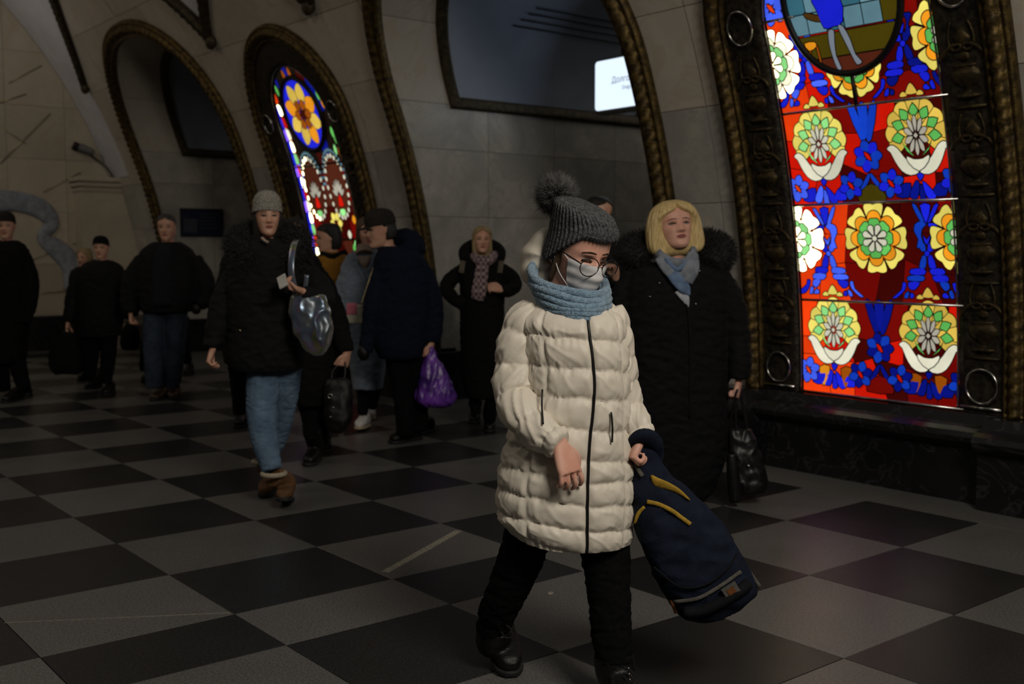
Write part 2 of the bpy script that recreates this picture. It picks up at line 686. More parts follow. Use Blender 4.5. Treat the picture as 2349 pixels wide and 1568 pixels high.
def wall_patch(xa, xb, z0, z1, off, step=0.06):
    """A slab of the curved wall, cut around the openings and below the scalloped cornice."""
    hole = None
    mid = (xa + xb) / 2
    for c in ARCH:
        if abs(mid - c) < AA + 0.7:
            hole = (c, lambda z: arch_hw(z))
    for c in PANEL:
        if abs(mid - c) < 1.0:
            hole = (c, lambda z: panel_hw(z, PO - 0.02) if z > 0.3 else 0.0)
    nz = max(1, int(math.ceil((z1 - z0) / step)))
    nx = max(1, int(math.ceil((xb - xa) / step)))
    zs = np.linspace(z0, z1, nz + 1)
    V, Fs = [], []
    for z in zs:
        l, r = xa, xb
        if hole:
            h = hole[1](z)
            if mid <= hole[0]:
                r = min(xb, hole[0] - h)
            else:
                l = max(xa, hole[0] + h)
        r = max(r, l)
        for k in range(nx + 1):
            V.append(S(l + (r - l) * k / nx, z, off))
    for i in range(nz):
        for k in range(nx):
            q = [i * (nx + 1) + k, i * (nx + 1) + k + 1, (i + 1) * (nx + 1) + k + 1, (i + 1) * (nx + 1) + k]
            cx = sum(V[j][0] for j in q) / 4
            cz = sum(V[j][2] for j in q) / 4
            w = max(V[q[1]][0] - V[q[0]][0], V[q[2]][0] - V[q[3]][0])
            if w < 1e-4 or cz > scallop(cx) + 0.01:
                continue
            Fs.append(q)
    return np.array(V), Fs


def used(vf):
    v, f = vf
    if not f:
        return None
    u = sorted({i for q in f for i in q})
    m = {k: i for i, k in enumerate(u)}
    return v[u], [[m[i] for i in q] for q in f]


wall = bpy.data.objects.new('wall_right', None)
col.objects.link(wall)
ORIG[wall.name] = np.zeros(3)
struct(wall)
COURSE = [0.46, 1.12, 1.75, 2.38, 3.0, 3.62, 4.25, 5.0]
XS = [-11.95, -11.06, -10.33, -9.6, -8.84, -8.1, -7.35, -6.72, -5.64, -4.52, -3.86, -3.1, -2.37, -1.6, -0.88, -0.3, 0.83, 1.95, 2.61, 3.4, 4.1, 4.8, 5.59, 6.4, 7.3, 8.3]
for k in range(len(XS) - 1):
    xa, xb = XS[k], XS[k + 1]
    for ci in range(len(COURSE) - 1):
        z0, z1 = COURSE[ci], COURSE[ci + 1]
        pr = random.uniform(0, 0.003)
        vf = used(wall_patch(xa + 0.002, xb - 0.002, z0 + 0.002, z1 - 0.002, pr))
        if vf:
            obj('marble_slab', vf, M['marble_cream' if z0 >= 2.3 else 'marble_grey'], wall, True)
    vf = used(wall_patch(xa, xb, 0.0, 5.0, -0.012, 0.1))
    if vf:
        obj('backing', vf, M['grout'], wall, True)


def sweep(mapper, path, sec, rope=None, closed=False, nrm_sign=1.0):
    """Sweep a moulding section [(n, off)] along a 2-d path on a curved surface."""
    P = np.asarray(path, float)
    m = len(P)
    T = np.gradient(P, axis=0)
    T /= np.maximum(np.linalg.norm(T, axis=1)[:, None], 1e-9)
    N = np.stack([T[:, 1], -T[:, 0]], 1) * nrm_sign
    rings = []
    s = 0.0
    for i in range(m):
        if i:
            s += np.linalg.norm(P[i] - P[i - 1])
        ring = []
        for (n, o) in sec:
            if rope:
                o = o + rope(s, n, o)
            q = P[i] + N[i] * n
            ring.append(mapper(q[0], q[1], o))
        rings.append(ring)
    return loft([np.array(r) for r in rings], True)


def densify(path, step):
    P = np.asarray(path, float)
    out = [P[0]]
    for i in range(len(P) - 1):
        d = np.linalg.norm(P[i + 1] - P[i])
        k = max(1, int(round(d / step)))
        for j in range(1, k + 1):
            out.append(P[i] + (P[i + 1] - P[i]) * j / k)
    return np.array(out)


def rope_bump(pitch, amp, lo, hi):
    def f(s, n, o):
        if o < 0.03 or n < lo or n > hi:
            return 0.0
        return amp * math.sin(2 * math.pi * (s / pitch + n / 0.11))
    return f


def arch_path(c, a, zs, b, n, z0, step=0.022):
    L = [(c - a, z0), (c - a, zs)]
    for k in range(1, 64):
        t = math.pi * k / 64
        cx, sx = -math.cos(t), math.sin(t)
        L.append((c + a * math.copysign(abs(cx) ** (2 / n), cx), zs + b * sx ** (2 / n)))
    L += [(c + a, zs), (c + a, z0)]
    return densify(L, step)


ROPE = [(n_ * 0.85, o_) for n_, o_ in [(-0.012, -0.02), (-0.012, 0.045), (0.0, 0.062), (0.02, 0.055), (0.03, 0.04), (0.045, 0.07), (0.065, 0.092), (0.09, 0.098), (0.115, 0.092), (0.135, 0.07),
        (0.15, 0.045), (0.165, 0.06), (0.185, 0.058), (0.195, 0.03), (0.195, -0.02)]]
tn = 0
for c in ARCH:
    tn += 1
    vf = sweep(S, arch_path(c, AA, AZ, AB, AN, 0.47), ROPE, rope_bump(0.075, 0.014, 0.04, 0.14), nrm_sign=-1.0)
    struct(obj('trim_%d' % tn, vf, M['gold'], None, True))

# scalloped cornice at the foot of the plaster vault
CORN = [(-0.06, -0.02), (-0.06, 0.05), (-0.035, 0.07), (-0.01, 0.05), (0.015, 0.075), (0.045, 0.06), (0.06, 0.03), (0.06, -0.02)]
for c, a, b in [(4.1, 2.12, 1.35), (0.83, 1.12, 0.62), (-2.37, 2.12, 1.35), (-5.64, 1.12, 0.62), (-8.84, 2.12, 1.35)]:
    c = c + SHX
    L = [(c - a + 2 * a * k / 60, VP + b * (1 - (2 * k / 60 - 1) ** 2)) for k in range(61)]
    tn += 1
    struct(obj('trim_%d' % tn, sweep(S, densify(L, 0.03), CORN, rope_bump(0.09, 0.008, -0.05, 0.05), nrm_sign=-1.0), M['bronze_trim'], None, True))
for x in (-11.06, -6.82, -4.62, -0.37, 1.87):
    tn += 1
    struct(obj('trim_%d' % tn, ellipsoid(S(x, VP - 0.03, 0.03), (0.085, 0, 0), (0, 0.06, 0), (0, 0, 0.09), 14, 8), M['bronze_trim'], None, True))

# plaster vault above
V, Fs = [], []
xs = np.arange(-11.95, 9.0, 0.1)
ths = np.linspace(math.asin((2.35 - ZC) / RV), math.pi * 0.985, 130)
for t in ths:
    for x in xs:
        V.append((x, YC + (RV + 0.03) * math.cos(t), ZC + (RV + 0.03) * math.sin(t)))
nx = len(xs)
for i in range(len(ths) - 1):
    for k in range(nx - 1):
        q = [i * nx + k, i * nx + k + 1, (i + 1) * nx + k + 1, (i + 1) * nx + k]
        cx, cz = V[q[0]][0] + 0.05, (V[q[0]][2] + V[q[2]][2]) / 2
        if V[q[0]][1] > 0 and cz < scallop(cx) - 0.10:
            continue
        Fs.append(q)
struct(obj('ceiling', used((np.array(V), Fs)), M['plaster'], None, True))
struct(obj('wall_left', boxv((-11.95, -9.3, 0.0), (9.0, -9.04, 1.0)), M['marble_grey'], None, False))

# ------------------------------------------------------------------ passages through the pylons
pn = 0
for c in ARCH:
    pn += 1
    root = bpy.data.objects.new('wall_passage_%d' % pn, None)
    col.objects.link(root)
    ORIG[root.name] = np.zeros(3)
    struct(root)
    path = arch_path(c, AA, AZ, AB, AN, 0.0, 0.06)
    sarc = np.concatenate([[0], np.cumsum(np.linalg.norm(np.diff(path, axis=0), axis=1))])
    tot = sarc[-1]

    def pq(s):
        return np.array([np.interp(s, sarc, path[:, 0]), np.interp(s, sarc, path[:, 1])])

    def barrel(s, Y, off, c=c):
        q = pq(s)
        t = pq(min(tot, s + 0.02)) - pq(max(0, s - 0.02))
        t = unit(t)
        n = np.array([t[1], -t[0]])
        q = q + n * off
        return np.array([q[0], Y, q[1]])

    YE = 7.25
    cuts = [0.46, 1.12, 1.75, 2.38, 2.80]
    half = tot / 2
    segs = list(zip(cuts[:-1], cuts[1:]))
    arcs = np.linspace(2.80, half, 4)
    segs += list(zip(arcs[:-1], arcs[1:]))
    for side in (0, 1):
        for si, (s0, s1) in enumerate(segs):
            upper = s0 >= 2.79
            ycells = [(None, 0.0)] if upper else [(None, 4.75), (4.75, 5.6), (5.6, 6.45), (6.45, YE)]
            for (ya, yb) in ycells:
                g = 0.002
                ns = max(2, int((s1 - s0) / 0.08))
                V, Fs = [], []
                for i in range(ns + 1):
                    s = s0 + g + (s1 - s0 - 2 * g) * i / ns
                    ss = s if side == 0 else tot - s
                    z = pq(ss)[1]
                    y0 = prof(z, 0.0) if ya is None else ya + g
                    y9 = prof(z, 0.0) + 0.66 if upper else yb - g
                    for k in range(4):
                        V.append(barrel(ss, y0 + (y9 - y0) * k / 3, 0.0))
                for i in range(ns):
                    for k in range(3):
                        q = [i * 4 + k, i * 4 + k + 1, i * 4 + k + 5, i * 4 + k + 4]
                        Fs.append(q if side == 0 else q[::-1])
                obj('marble_slab', (np.array(V), Fs), M['marble_cream' if (si >= 4) else 'marble_grey'], root, True)
    # plaster field of the barrel, set in a bronze frame
    V, Fs = [], []
    ss_ = np.linspace(2.80, tot - 2.80, 60)
    for s in ss_:
        for y in np.linspace(prof(pq(s)[1]) + 0.62, YE, 8):
            V.append(barrel(s, y, -0.015))
    for i in range(len(ss_) - 1):
        for k in range(7):
            Fs.append([i * 8 + k, i * 8 + k + 1, i * 8 + k + 9, i * 8 + k + 8])
    obj('plaster_field', (np.array(V), Fs), M['plaster_blue'], root, True)
    FS = [(-0.055, -0.02), (-0.055, 0.03), (-0.03, 0.05), (0.0, 0.04), (0.03, 0.06), (0.055, 0.04), (0.055, -0.02)]

    def bm(y, s, off):
        return barrel(s, y, off)
    for (p0, p1) in (((prof(2.8) + 0.6, 2.82), (6.88, 2.82)), ((prof(2.8) + 0.6, tot - 2.82), (6.88, tot - 2.82)), (None, None), ((6.88, 2.78), (6.88, tot - 2.78))):
        line = densify([p0, p1], 0.04) if p0 else np.array([(prof(pq(s)[1]) + 0.65, s) for s in np.linspace(2.78, tot - 2.78, 110)])
        obj('frame_moulding', sweep(bm, line, FS, rope_bump(0.08, 0.006, -0.05, 0.05)), M['bronze_trim'], root, True)
    # backing behind the marble
    V, Fs = [], []
    ss_ = np.linspace(0.0, tot, 90)
    for s in ss_:
        z = pq(s)[1]
        for y in (prof(z, -0.01), YE):
            V.append(barrel(s, y, -0.03))
    for i in range(len(ss_) - 1):
        Fs.append([i * 2, i * 2 + 1, i * 2 + 3, i * 2 + 2])
    obj('backing', (np.array(V), Fs), M['grout'], root, True)
    # dark base along both sides
    for sx in (-1, 1):
        x0, x1 = sorted((c + sx * (AA + 0.02), c + sx * (AA - 0.035)))
        obj('base_block', boxv((x0, 4.02, 0.0), (x1, YE, 0.47), 0.012), M['marble_dark'], root, False)
    # four thin dark lines of unknown kind along the vault, drawn as tubes
    if c == -2.37:
        for k in range(4):
            s = 3.62 + 0.075 * k
            pts = [barrel(s, 4.98 - 0.05 * (3 - k) + (6.7 - 4.9) * j / 6, 0.012) for j in range(7)]
            obj('cable', tube(pts, 0.007, 6, 1), M['black_matte'], root, True)
struct(obj('wall_platform', boxv((-14, 10.0, 0), (9, 10.2, 6.0)), M['marble_cream'], None, False))
struct(obj('ceiling_platform', boxv((-14, 7.25, 5.2), (9, 10.2, 5.4)), M['plaster'], None, False))

# ------------------------------------------------------------------ dark marble plinth
PROF = [(4.35, 0.0), (4.03, 0.0), (4.03, 0.31), (3.995, 0.33), (3.965, 0.355), (3.955, 0.385), (3.965, 0.415), (4.0, 0.435), (4.06, 0.445), (4.10, 0.50), (4.35, 0.50)]


def plinth(x0, x1, dy, name='plinth_block', par=None):
    A = [np.array([(x, y + dy if i not in (0, len(PROF) - 1) else y, z) for i, (y, z) in enumerate(PROF)]) for x in (x0, x1)]
    return obj(name, loft(A, True), M['marble_dark'], par, False)


base = bpy.data.objects.new('baseboard_right', None)
col.objects.link(base)
ORIG[base.name] = np.zeros(3)
struct(base)
for c in PANEL + [7.3]:
    for (x0, x1) in ((c - 0.79, c - 0.1), (c - 0.1, c + 0.79)):
        plinth(x0 + 0.001, x1 - 0.001, 0.0, par=base)
for (x0, x1) in ((1.62, 2.61), (-0.88, 0.04), (-4.85, -3.86), (-7.35, -6.43), (-11.95, -10.33), (5.59, 6.5)):
    plinth(x0, x1, -0.118, 'pier_block', base)

# ------------------------------------------------------------------ end wall
endw = bpy.data.objects.new('wall_end', None)
col.objects.link(endw)
ORIG[endw.name] = np.zeros(3)
struct(endw)
XE = -11.93
M['marble_end'] = marble('marble_end', (0.52, 0.455, 0.36), (0.44, 0.37, 0.27), (0.42, 0.365, 0.285), scale=0.9, veinw=0.03)
zc_ = [0.5, 1.25, 2.0, 2.75, 3.5, 4.25, 5.0, 5.75, 6.5]
yc_ = [-3.0, -1.5, 0.0, 0.8, 1.6, 2.4, 3.2, 4.2]
for a0, a1 in zip(zc_[:-1], zc_[1:]):
    for b0, b1 in zip(yc_[:-1], yc_[1:]):
        V, Fs = [], []
        n = 6
        for i in range(n + 1):
            z = a0 + 0.003 + (a1 - a0 - 0.006) * i / n
            for k in range(n + 1):
                y = b0 + 0.003 + (b1 - b0 - 0.006) * k / n
                V.append((XE, min(y, prof(z, -0.02)), z))
        for i in range(n):
            for k in range(n):
                q = [i * (n + 1) + k, i * (n + 1) + k + 1, (i + 1) * (n + 1) + k + 1, (i + 1) * (n + 1) + k]
                if V[q[1]][1] - V[q[0]][1] > 1e-4:
                    Fs.append(q)
        vf = used((np.array(V), Fs))
        if vf:
            obj('marble_slab', vf, M['marble_end'], endw, False)
obj('backing', boxv((XE - 0.3, -9.0, 0.0), (XE - 0.01, 4.3, 7.2)), M['marble_grey'], endw, False)
obj('base_block', boxv((XE - 0.02, -9.0, 0.0), (XE + 0.06, 4.05, 0.5), 0.02), M['marble_dark'], endw, False)


def onX(px, py, X):
    d = ray(px, py)
    return CAM + d * ((X - CAM[0]) / d[0])


# gilt lines of the wall mosaic and its grey ribbon
for (p, q) in (((0, 375), (115, 260)), ((0, 235), (60, 215)), ((60, 330), (0, 290)), ((100, 440), (185, 395)), ((75, 595), (135, 570)), ((165, 560), (205, 545)), ((60, 675), (150, 668)), ((20, 190), (95, 150))):
    A, B = onX(*p, XE + 0.012), onX(*q, XE + 0.012)
    obj('gilt_line', tube([A, B], 0.006, 6, 1), M['brass'], endw, True)
M['ribbon'] = mat('ribbon', (0.30, 0.33, 0.38), 0.5, c2=(0.20, 0.22, 0.26), scale=14, bump=0.2)
rib = [((-30, 460), 38), ((40, 462), 34), ((95, 480), 34), ((118, 512), 26), ((98, 545), 20), ((130, 570), 34), ((158, 600), 34), ((160, 640), 20), ((152, 665), 12)]
pts = [onX(*p, XE + 0.02) for p, r in rib]
rd = [(r * 16.9 / F * 0.62, 0.03) for p, r in rib]
obj('ribbon', tube(pts, rd, 12, 6, ref=np.array([0, 0.5, 0.8])), M['ribbon'], endw, True)
# corner pilaster with a small cornice
obj('pilaster', boxv((-11.93, 3.30, 0.0), (-11.55, 4.2, 2.50)), M['marble_end'], endw, False)
for z_, e_ in ((2.30, 0.02), (2.37, 0.05), (2.44, 0.08)):
    obj('cornice', boxv((-11.93, 3.30 - e_, z_), (-11.55 + e_, 4.2, z_ + 0.06), 0.01), M['marble_end'], endw, False)
# ------------------------------------------------------------------ stained glass panels
GL = {}
for n_, c_, s_ in (('red', (205, 22, 6), 0.9), ('dark_red', (112, 8, 4), 0.9), ('deep_red', (62, 5, 3), 0.9), ('orange_red', (235, 62, 12), 1.0), ('orange', (236, 150, 30), 0.95),
                   ('yellow', (240, 222, 105), 0.92), ('gold_yellow', (225, 190, 80), 0.85), ('pale', (250, 246, 205), 1.3), ('hot', (255, 246, 190), 4.5), ('white', (228, 225, 200), 0.85),
                   ('grey_white', (205, 198, 180), 0.7), ('green', (105, 200, 95), 0.8), ('pale_green', (150, 232, 140), 1.0), ('blue', (28, 36, 222), 0.85), ('light_blue', (70, 100, 250), 1.0),
                   ('dark_blue', (10, 22, 140), 0.8), ('mid_blue', (20, 65, 200), 0.8), ('sky', (120, 165, 180), 0.55), ('teal', (70, 130, 150), 0.5), ('ochre', (88, 76, 14), 0.6),
                   ('brown_red', (92, 40, 24), 0.6), ('trouser', (150, 160, 172), 0.6), ('brown', (92, 62, 22), 0.6), ('violet_hot', (120, 80, 255), 2.0), ('amber', (170, 85, 10), 0.7), ('black', (22, 12, 8), 0.6)):
    GL[n_] = glow('glass_' + n_, lin(*c_), s_)  # the hot tones hold the backlight's glare in their colour and strength


def clip_convex(poly, conv):
    out = [np.array(p, float) for p in poly]
    m = len(conv)
    for i in range(m):
        a, b = np.array(conv[i], float), np.array(conv[(i + 1) % m], float)
        e = b - a
        inp, out = out, []
        if not inp:
            return []
        for j in range(len(inp)):
            p, q = inp[j], inp[(j + 1) % len(inp)]
            sp = e[0] * (p - a)[1] - e[1] * (p - a)[0]
            sq = e[0] * (q - a)[1] - e[1] * (q - a)[0]
            if sp >= 0:
                out.append(p)
            if (sp >= 0) != (sq >= 0):
                out.append(p + (q - p) * (sp / (sp - sq)))
    return out


def area2(poly):
    P = np.array(poly)
    x, y = P[:, 0], P[:, 1]
    return 0.5 * float(np.sum(x * np.roll(y, -1) - np.roll(x, -1) * y))


def grow(poly, d):
    P = np.array(poly, float)
    if area2(P) < 0:
        P = P[::-1]
    n = len(P)
    out = []
    for i in range(n):
        a, b, c = P[i - 1], P[i], P[(i + 1) % n]
        e1, e2 = unit(b - a), unit(c - b)
        n1, n2 = np.array([e1[1], -e1[0]]), np.array([e2[1], -e2[0]])
        h = unit(n1 + n2)
        k = 1.0 / max(0.5, h @ n1)
        out.append(b + h * d * k)
    return out


def smooth_poly(pts, sub=3):
    P = np.array(pts, float)
    n = len(P)
    out = []
    for i in range(n):
        p0, p1, p2, p3 = P[i - 1], P[i], P[(i + 1) % n], P[(i + 2) % n]
        for k in range(sub):
            t = k / sub
            out.append(0.5 * (2 * p1 + (p2 - p0) * t + (2 * p0 - 5 * p1 + 4 * p2 - p3) * t * t + (3 * p1 - p0 - 3 * p2 + p3) * t ** 3))
    return out


class Glass:
    def __init__(self, root, c, hw=0.555, z0=0.505, zs=2.75, base=0.004):
        self.root, self.c, self.base = root, c, base
        self.reg = [(c - hw, z0), (c + hw, z0), (c + hw, zs)] + [(c + hw * math.cos(math.pi * k / 24), zs + hw * math.sin(math.pi * k / 24)) for k in range(1, 24)] + [(c - hw, zs)]
        self.items, self.came = [], []

    def add(self, poly, m, layer, clip=None, lead=0.0058, sm=0):
        if sm:
            poly = smooth_poly(poly, sm)
        if area2(poly) < 0:
            poly = list(poly)[::-1]
        q = clip_convex(poly, clip or self.reg)
        if len(q) < 3:
            return
        keep = [q[0]]
        for p in q[1:]:
            if np.linalg.norm(p - keep[-1]) > 0.0008:
                keep.append(p)
        if len(keep) > 2 and np.linalg.norm(keep[0] - keep[-1]) < 0.0008:
            keep.pop()
        if len(keep) < 3 or area2(keep) < 4e-5:
            return
        off = self.base + layer * 0.0022
        ins = grow(keep, -0.0024)
        if area2(ins) < area2(keep) * 0.3 or area2(ins) <= 0:
            ins = keep
        self.items.append((area2(keep), ins, m, off))
        self.came.append((clip_convex(grow(keep, lead * 0.6), self.reg), off - 0.0006))

    def prism(self, poly, off, th=0.0014):
        zs_ = [p[1] for p in poly]
        z0, z1 = min(zs_), max(zs_)
        nb = int(math.ceil((z1 - z0) / 0.10))
        pieces = [poly]
        if nb > 1:
            # follow the curve of the wall in level strips
            xs_ = [p[0] for p in poly]
            pieces = []
            for k in range(nb):
                a, b = z0 + (z1 - z0) * k / nb, z0 + (z1 - z0) * (k + 1) / nb
                q = clip_convex(poly, [(min(xs_) - 1, a), (max(xs_) + 1, a), (max(xs_) + 1, b), (min(xs_) - 1, b)])
                if len(q) > 2:
                    pieces.append(q)
        parts = []
        for q in pieces:
            n = len(q)
            V = [S(p[0], p[1], off) for p in q] + [S(p[0], p[1], off - th) for p in q]
            Fs = [list(range(n))[::-1]] + [[i, (i + 1) % n, n + (i + 1) % n, n + i] for i in range(n)]
            parts.append((np.array(V), Fs))
        return join(parts)

    def build(self, most=290):
        its = sorted(self.items, key=lambda t: -t[0])
        for a, poly, m, off in its[:most]:
            obj('glass_pane', self.prism(poly, off), GL[m], self.root, False)
        rest = its[most:]
        if rest:
            names = sorted({t[2] for t in rest})
            V, Fs, mi, n = [], [], [], 0
            for a, poly, m, off in rest:
                v, f = self.prism(poly, off)
                V.append(v)
                for q in f:
                    Fs.append([i + n for i in q])
                    mi.append(names.index(m))
                n += len(v)
            o = obj('glass_chips', (np.concatenate(V), Fs), None, self.root, False)
            for k in names:
                o.data.materials.append(GL[k])
            o.data.polygons.foreach_set('material_index', mi)
            o['kind'] = 'stuff'
        parts = [self.prism(p, off, 0.0012) for p, off in self.came if len(p) > 2]
        obj('lead_came', join(parts), M['lead'], self.root, False)

    # ---- motifs
    def cells(self, x0, x1, z0, z1, nx, nz, pick, jit=0.3):
        rnd = random.Random(int(abs(x0 * 100 + z0 * 1000)))
        gx = [[x0 + (x1 - x0) * (i + (rnd.uniform(-jit, jit) if 0 < i < nx else 0)) / nx for i in range(nx + 1)] for j in range(nz + 1)]
        gz = [[z0 + (z1 - z0) * (j + (rnd.uniform(-jit, jit) if 0 < j < nz else 0)) / nz for i in range(nx + 1)] for j in range(nz + 1)]
        for i in range(nx):
            for j in range(nz):
                q = [(gx[j][i], gz[j][i]), (gx[j][i + 1], gz[j][i + 1]), (gx[j + 1][i + 1], gz[j + 1][i + 1]), (gx[j + 1][i], gz[j + 1][i])]
                self.add(q, pick(rnd, sum(p[0] for p in q) / 4, sum(p[1] for p in q) / 4), 0)

    def round_flower(self, cx, cz, r, cols, L=2, n=8, rot=0.0, clip=None):
        oc, mc, gc, wc = cols

        def pt(a, rr):
            return (cx + r * rr * math.sin(a), cz + r * rr * math.cos(a))
        for k in range(n):
            a = rot + 2 * math.pi * (k + 0.5) / n
            h = math.pi / n * 0.94
            self.add([pt(a - h * 0.8, 0.55), pt(a - h * 0.98, 0.82), pt(a - h * 0.85, 0.99), pt(a - h * 0.4, 1.0), pt(a, 0.95), pt(a + h * 0.4, 1.0), pt(a + h * 0.85, 0.99), pt(a + h * 0.98, 0.82), pt(a + h * 0.8, 0.55)], oc, L, clip, sm=2)
        for k in range(n):
            a = rot + 2 * math.pi * (k + 0.5) / n
            h = math.pi / n
            self.add([pt(a - h * 0.9, 0.45), pt(a - h * 0.92, 0.62), pt(a - h * 0.5, 0.75), pt(a, 0.79), pt(a + h * 0.5, 0.75), pt(a + h * 0.92, 0.62), pt(a + h * 0.9, 0.45)], mc, L + 1, clip, sm=2)
        for k in range(n):
            a = rot + 2 * math.pi * (k + 0.5) / n
            h = math.pi / n
            self.add([pt(a - h * 0.95, 0.3), pt(a - h * 0.95, 0.5), pt(a - h * 0.5, 0.57), pt(a, 0.56), pt(a + h * 0.5, 0.57), pt(a + h * 0.95, 0.5), pt(a + h * 0.95, 0.3)], gc, L + 2, clip, sm=2)
        for k in range(n):
            a = rot + 2 * math.pi * k / n
            h = math.pi / n
            self.add([pt(a, 0.07), pt(a - h * 0.8, 0.25), pt(a - h * 0.7, 0.36), pt(a, 0.41), pt(a + h * 0.7, 0.36), pt(a + h * 0.8, 0.25)], wc, L + 3, clip, sm=2)
        self.add([pt(2 * math.pi * k / 10, 0.085) for k in range(10)], wc, L + 4, clip)

    def tulip(self, cx, cz, u, cols, L=2):
        oy, gr, wi, wb = cols

        def T(x, z):
            return (cx + u * x, cz + u * z)
        # outer scallops
        for k in range(9):
            a0, a1 = math.radians(-42 + 264 * k / 9), math.radians(-42 + 264 * (k + 1) / 9)
            q = []
            for j in range(7):
                a = a0 + (a1 - a0) * j / 6
                rr = 0.94 + 0.08 * math.sin(math.pi * j / 6)
                q.append(T(rr * math.cos(a), 0.06 + 1.02 * rr * math.sin(a)))
            for j in range(4):
                a = a1 + (a0 - a1) * j / 3
                q.append(T(0.15 * math.cos(a), 0.06 + 0.16 * math.sin(a)))
            self.add(q, oy, L)
        for k in range(7):
            a = math.radians(-8 + 196 * k / 6)
            h = math.radians(15)
            q = [T(0.40 * math.cos(a), 0.05 + 0.46 * math.sin(a)), T(0.60 * math.cos(a - h), 0.05 + 0.66 * math.sin(a - h)), T(0.72 * math.cos(a - h * 0.5), 0.05 + 0.78 * math.sin(a - h * 0.5)),
                 T(0.82 * math.cos(a), 0.05 + 0.88 * math.sin(a)), T(0.72 * math.cos(a + h * 0.5), 0.05 + 0.78 * math.sin(a + h * 0.5)), T(0.60 * math.cos(a + h), 0.05 + 0.66 * math.sin(a + h))]
            self.add(q, gr, L + 1)
        for sx in (-1, 1):
            self.add([T(sx * 0.12, -0.62), T(sx * 0.38, -0.35), T(sx * 0.50, -0.12), T(sx * 0.36, -0.45)], gr, L + 1)
        for k in range(10):
            a = 2 * math.pi * k / 10 + math.pi / 2
            h = math.radians(15)
            ex, ez = 0.40, 0.60
            q = [T(0.1 * math.cos(a), 0.0 + 0.1 * math.sin(a)), T(ex * 0.7 * math.cos(a - h), ez * 0.7 * math.sin(a - h)), T(ex * math.cos(a), ez * math.sin(a)), T(ex * 0.7 * math.cos(a + h), ez * 0.7 * math.sin(a + h))]
            self.add(q, wi, L + 2, sm=3, lead=0.004)
        self.add([T(0.09, 0), T(0, 0.1), T(-0.09, 0), T(0, -0.1)], wi, L + 3)
        lp = [(-1.02, -0.33), (-0.86, -0.22), (-0.66, -0.32), (-0.46, -0.6), (-0.22, -0.85), (-0.01, -1.08), (-0.3, -1.16), (-0.58, -1.02), (-0.78, -0.72), (-0.9, -0.45)]
        self.add([T(x, z) for x, z in lp], wb, L + 2, sm=2)
        self.add([T(-x, z) for x, z in lp], wb, L + 2, sm=2)
        self.add([T(x, z) for x, z in [(-0.36, -0.58), (-0.15, -0.68), (0.15, -0.68), (0.36, -0.58), (0.33, -0.78), (0.0, -1.05), (-0.33, -0.78)]], wb, L + 3, sm=2)
        # tip above the glazing bar
        for dx, r_, z_ in ((0.0, 0.17, 1.28), (-0.27, 0.11, 1.19), (0.27, 0.11, 1.19)):
            self.add([T(dx + r_ * s_, z_ + r_ * t_) for s_, t_ in ((-1, -0.6), (-0.9, 0.2), (0, 1.35 if dx == 0 else 0.8), (0.9, 0.2), (1, -0.6))], oy, L, sm=2)

    def blue_flower(self, cx, cz, r, cols=('mid_blue', 'blue'), n=6, L=2, heart='red', rot=0.0):
        for k in range(n):
            a = rot + 2 * math.pi * k / n
            b = a + math.pi / 2
            q = [(cx + r * (x * math.cos(a) + y * math.cos(b)), cz + r * (x * math.sin(a) + y * math.sin(b))) for x, y in ((0.15, 0), (0.55, -0.34), (0.88, -0.22), (1.02, 0), (0.88, 0.22), (0.55, 0.34))]
            self.add(q, cols[k % len(cols)], L, sm=2)
        self.add([(cx - r * 0.1, cz - r * 0.12), (cx + 0.25 * r, cz - r * 0.3), (cx + r * 0.1, cz + r * 0.12), (cx - 0.25 * r, cz + r * 0.3)], heart, L + 1, sm=2)


def z8(zx, zy):
    return onV(1600 + zx * 0.35083, 450 + zy * 0.35083)


def z4(zx, zy):
    return onV(1600 + zx * 0.31886, 0 + zy * 0.31886)


def z5(zx, zy):
    return onV(1740 + zx * 0.19583, 0 + zy * 0.19583)


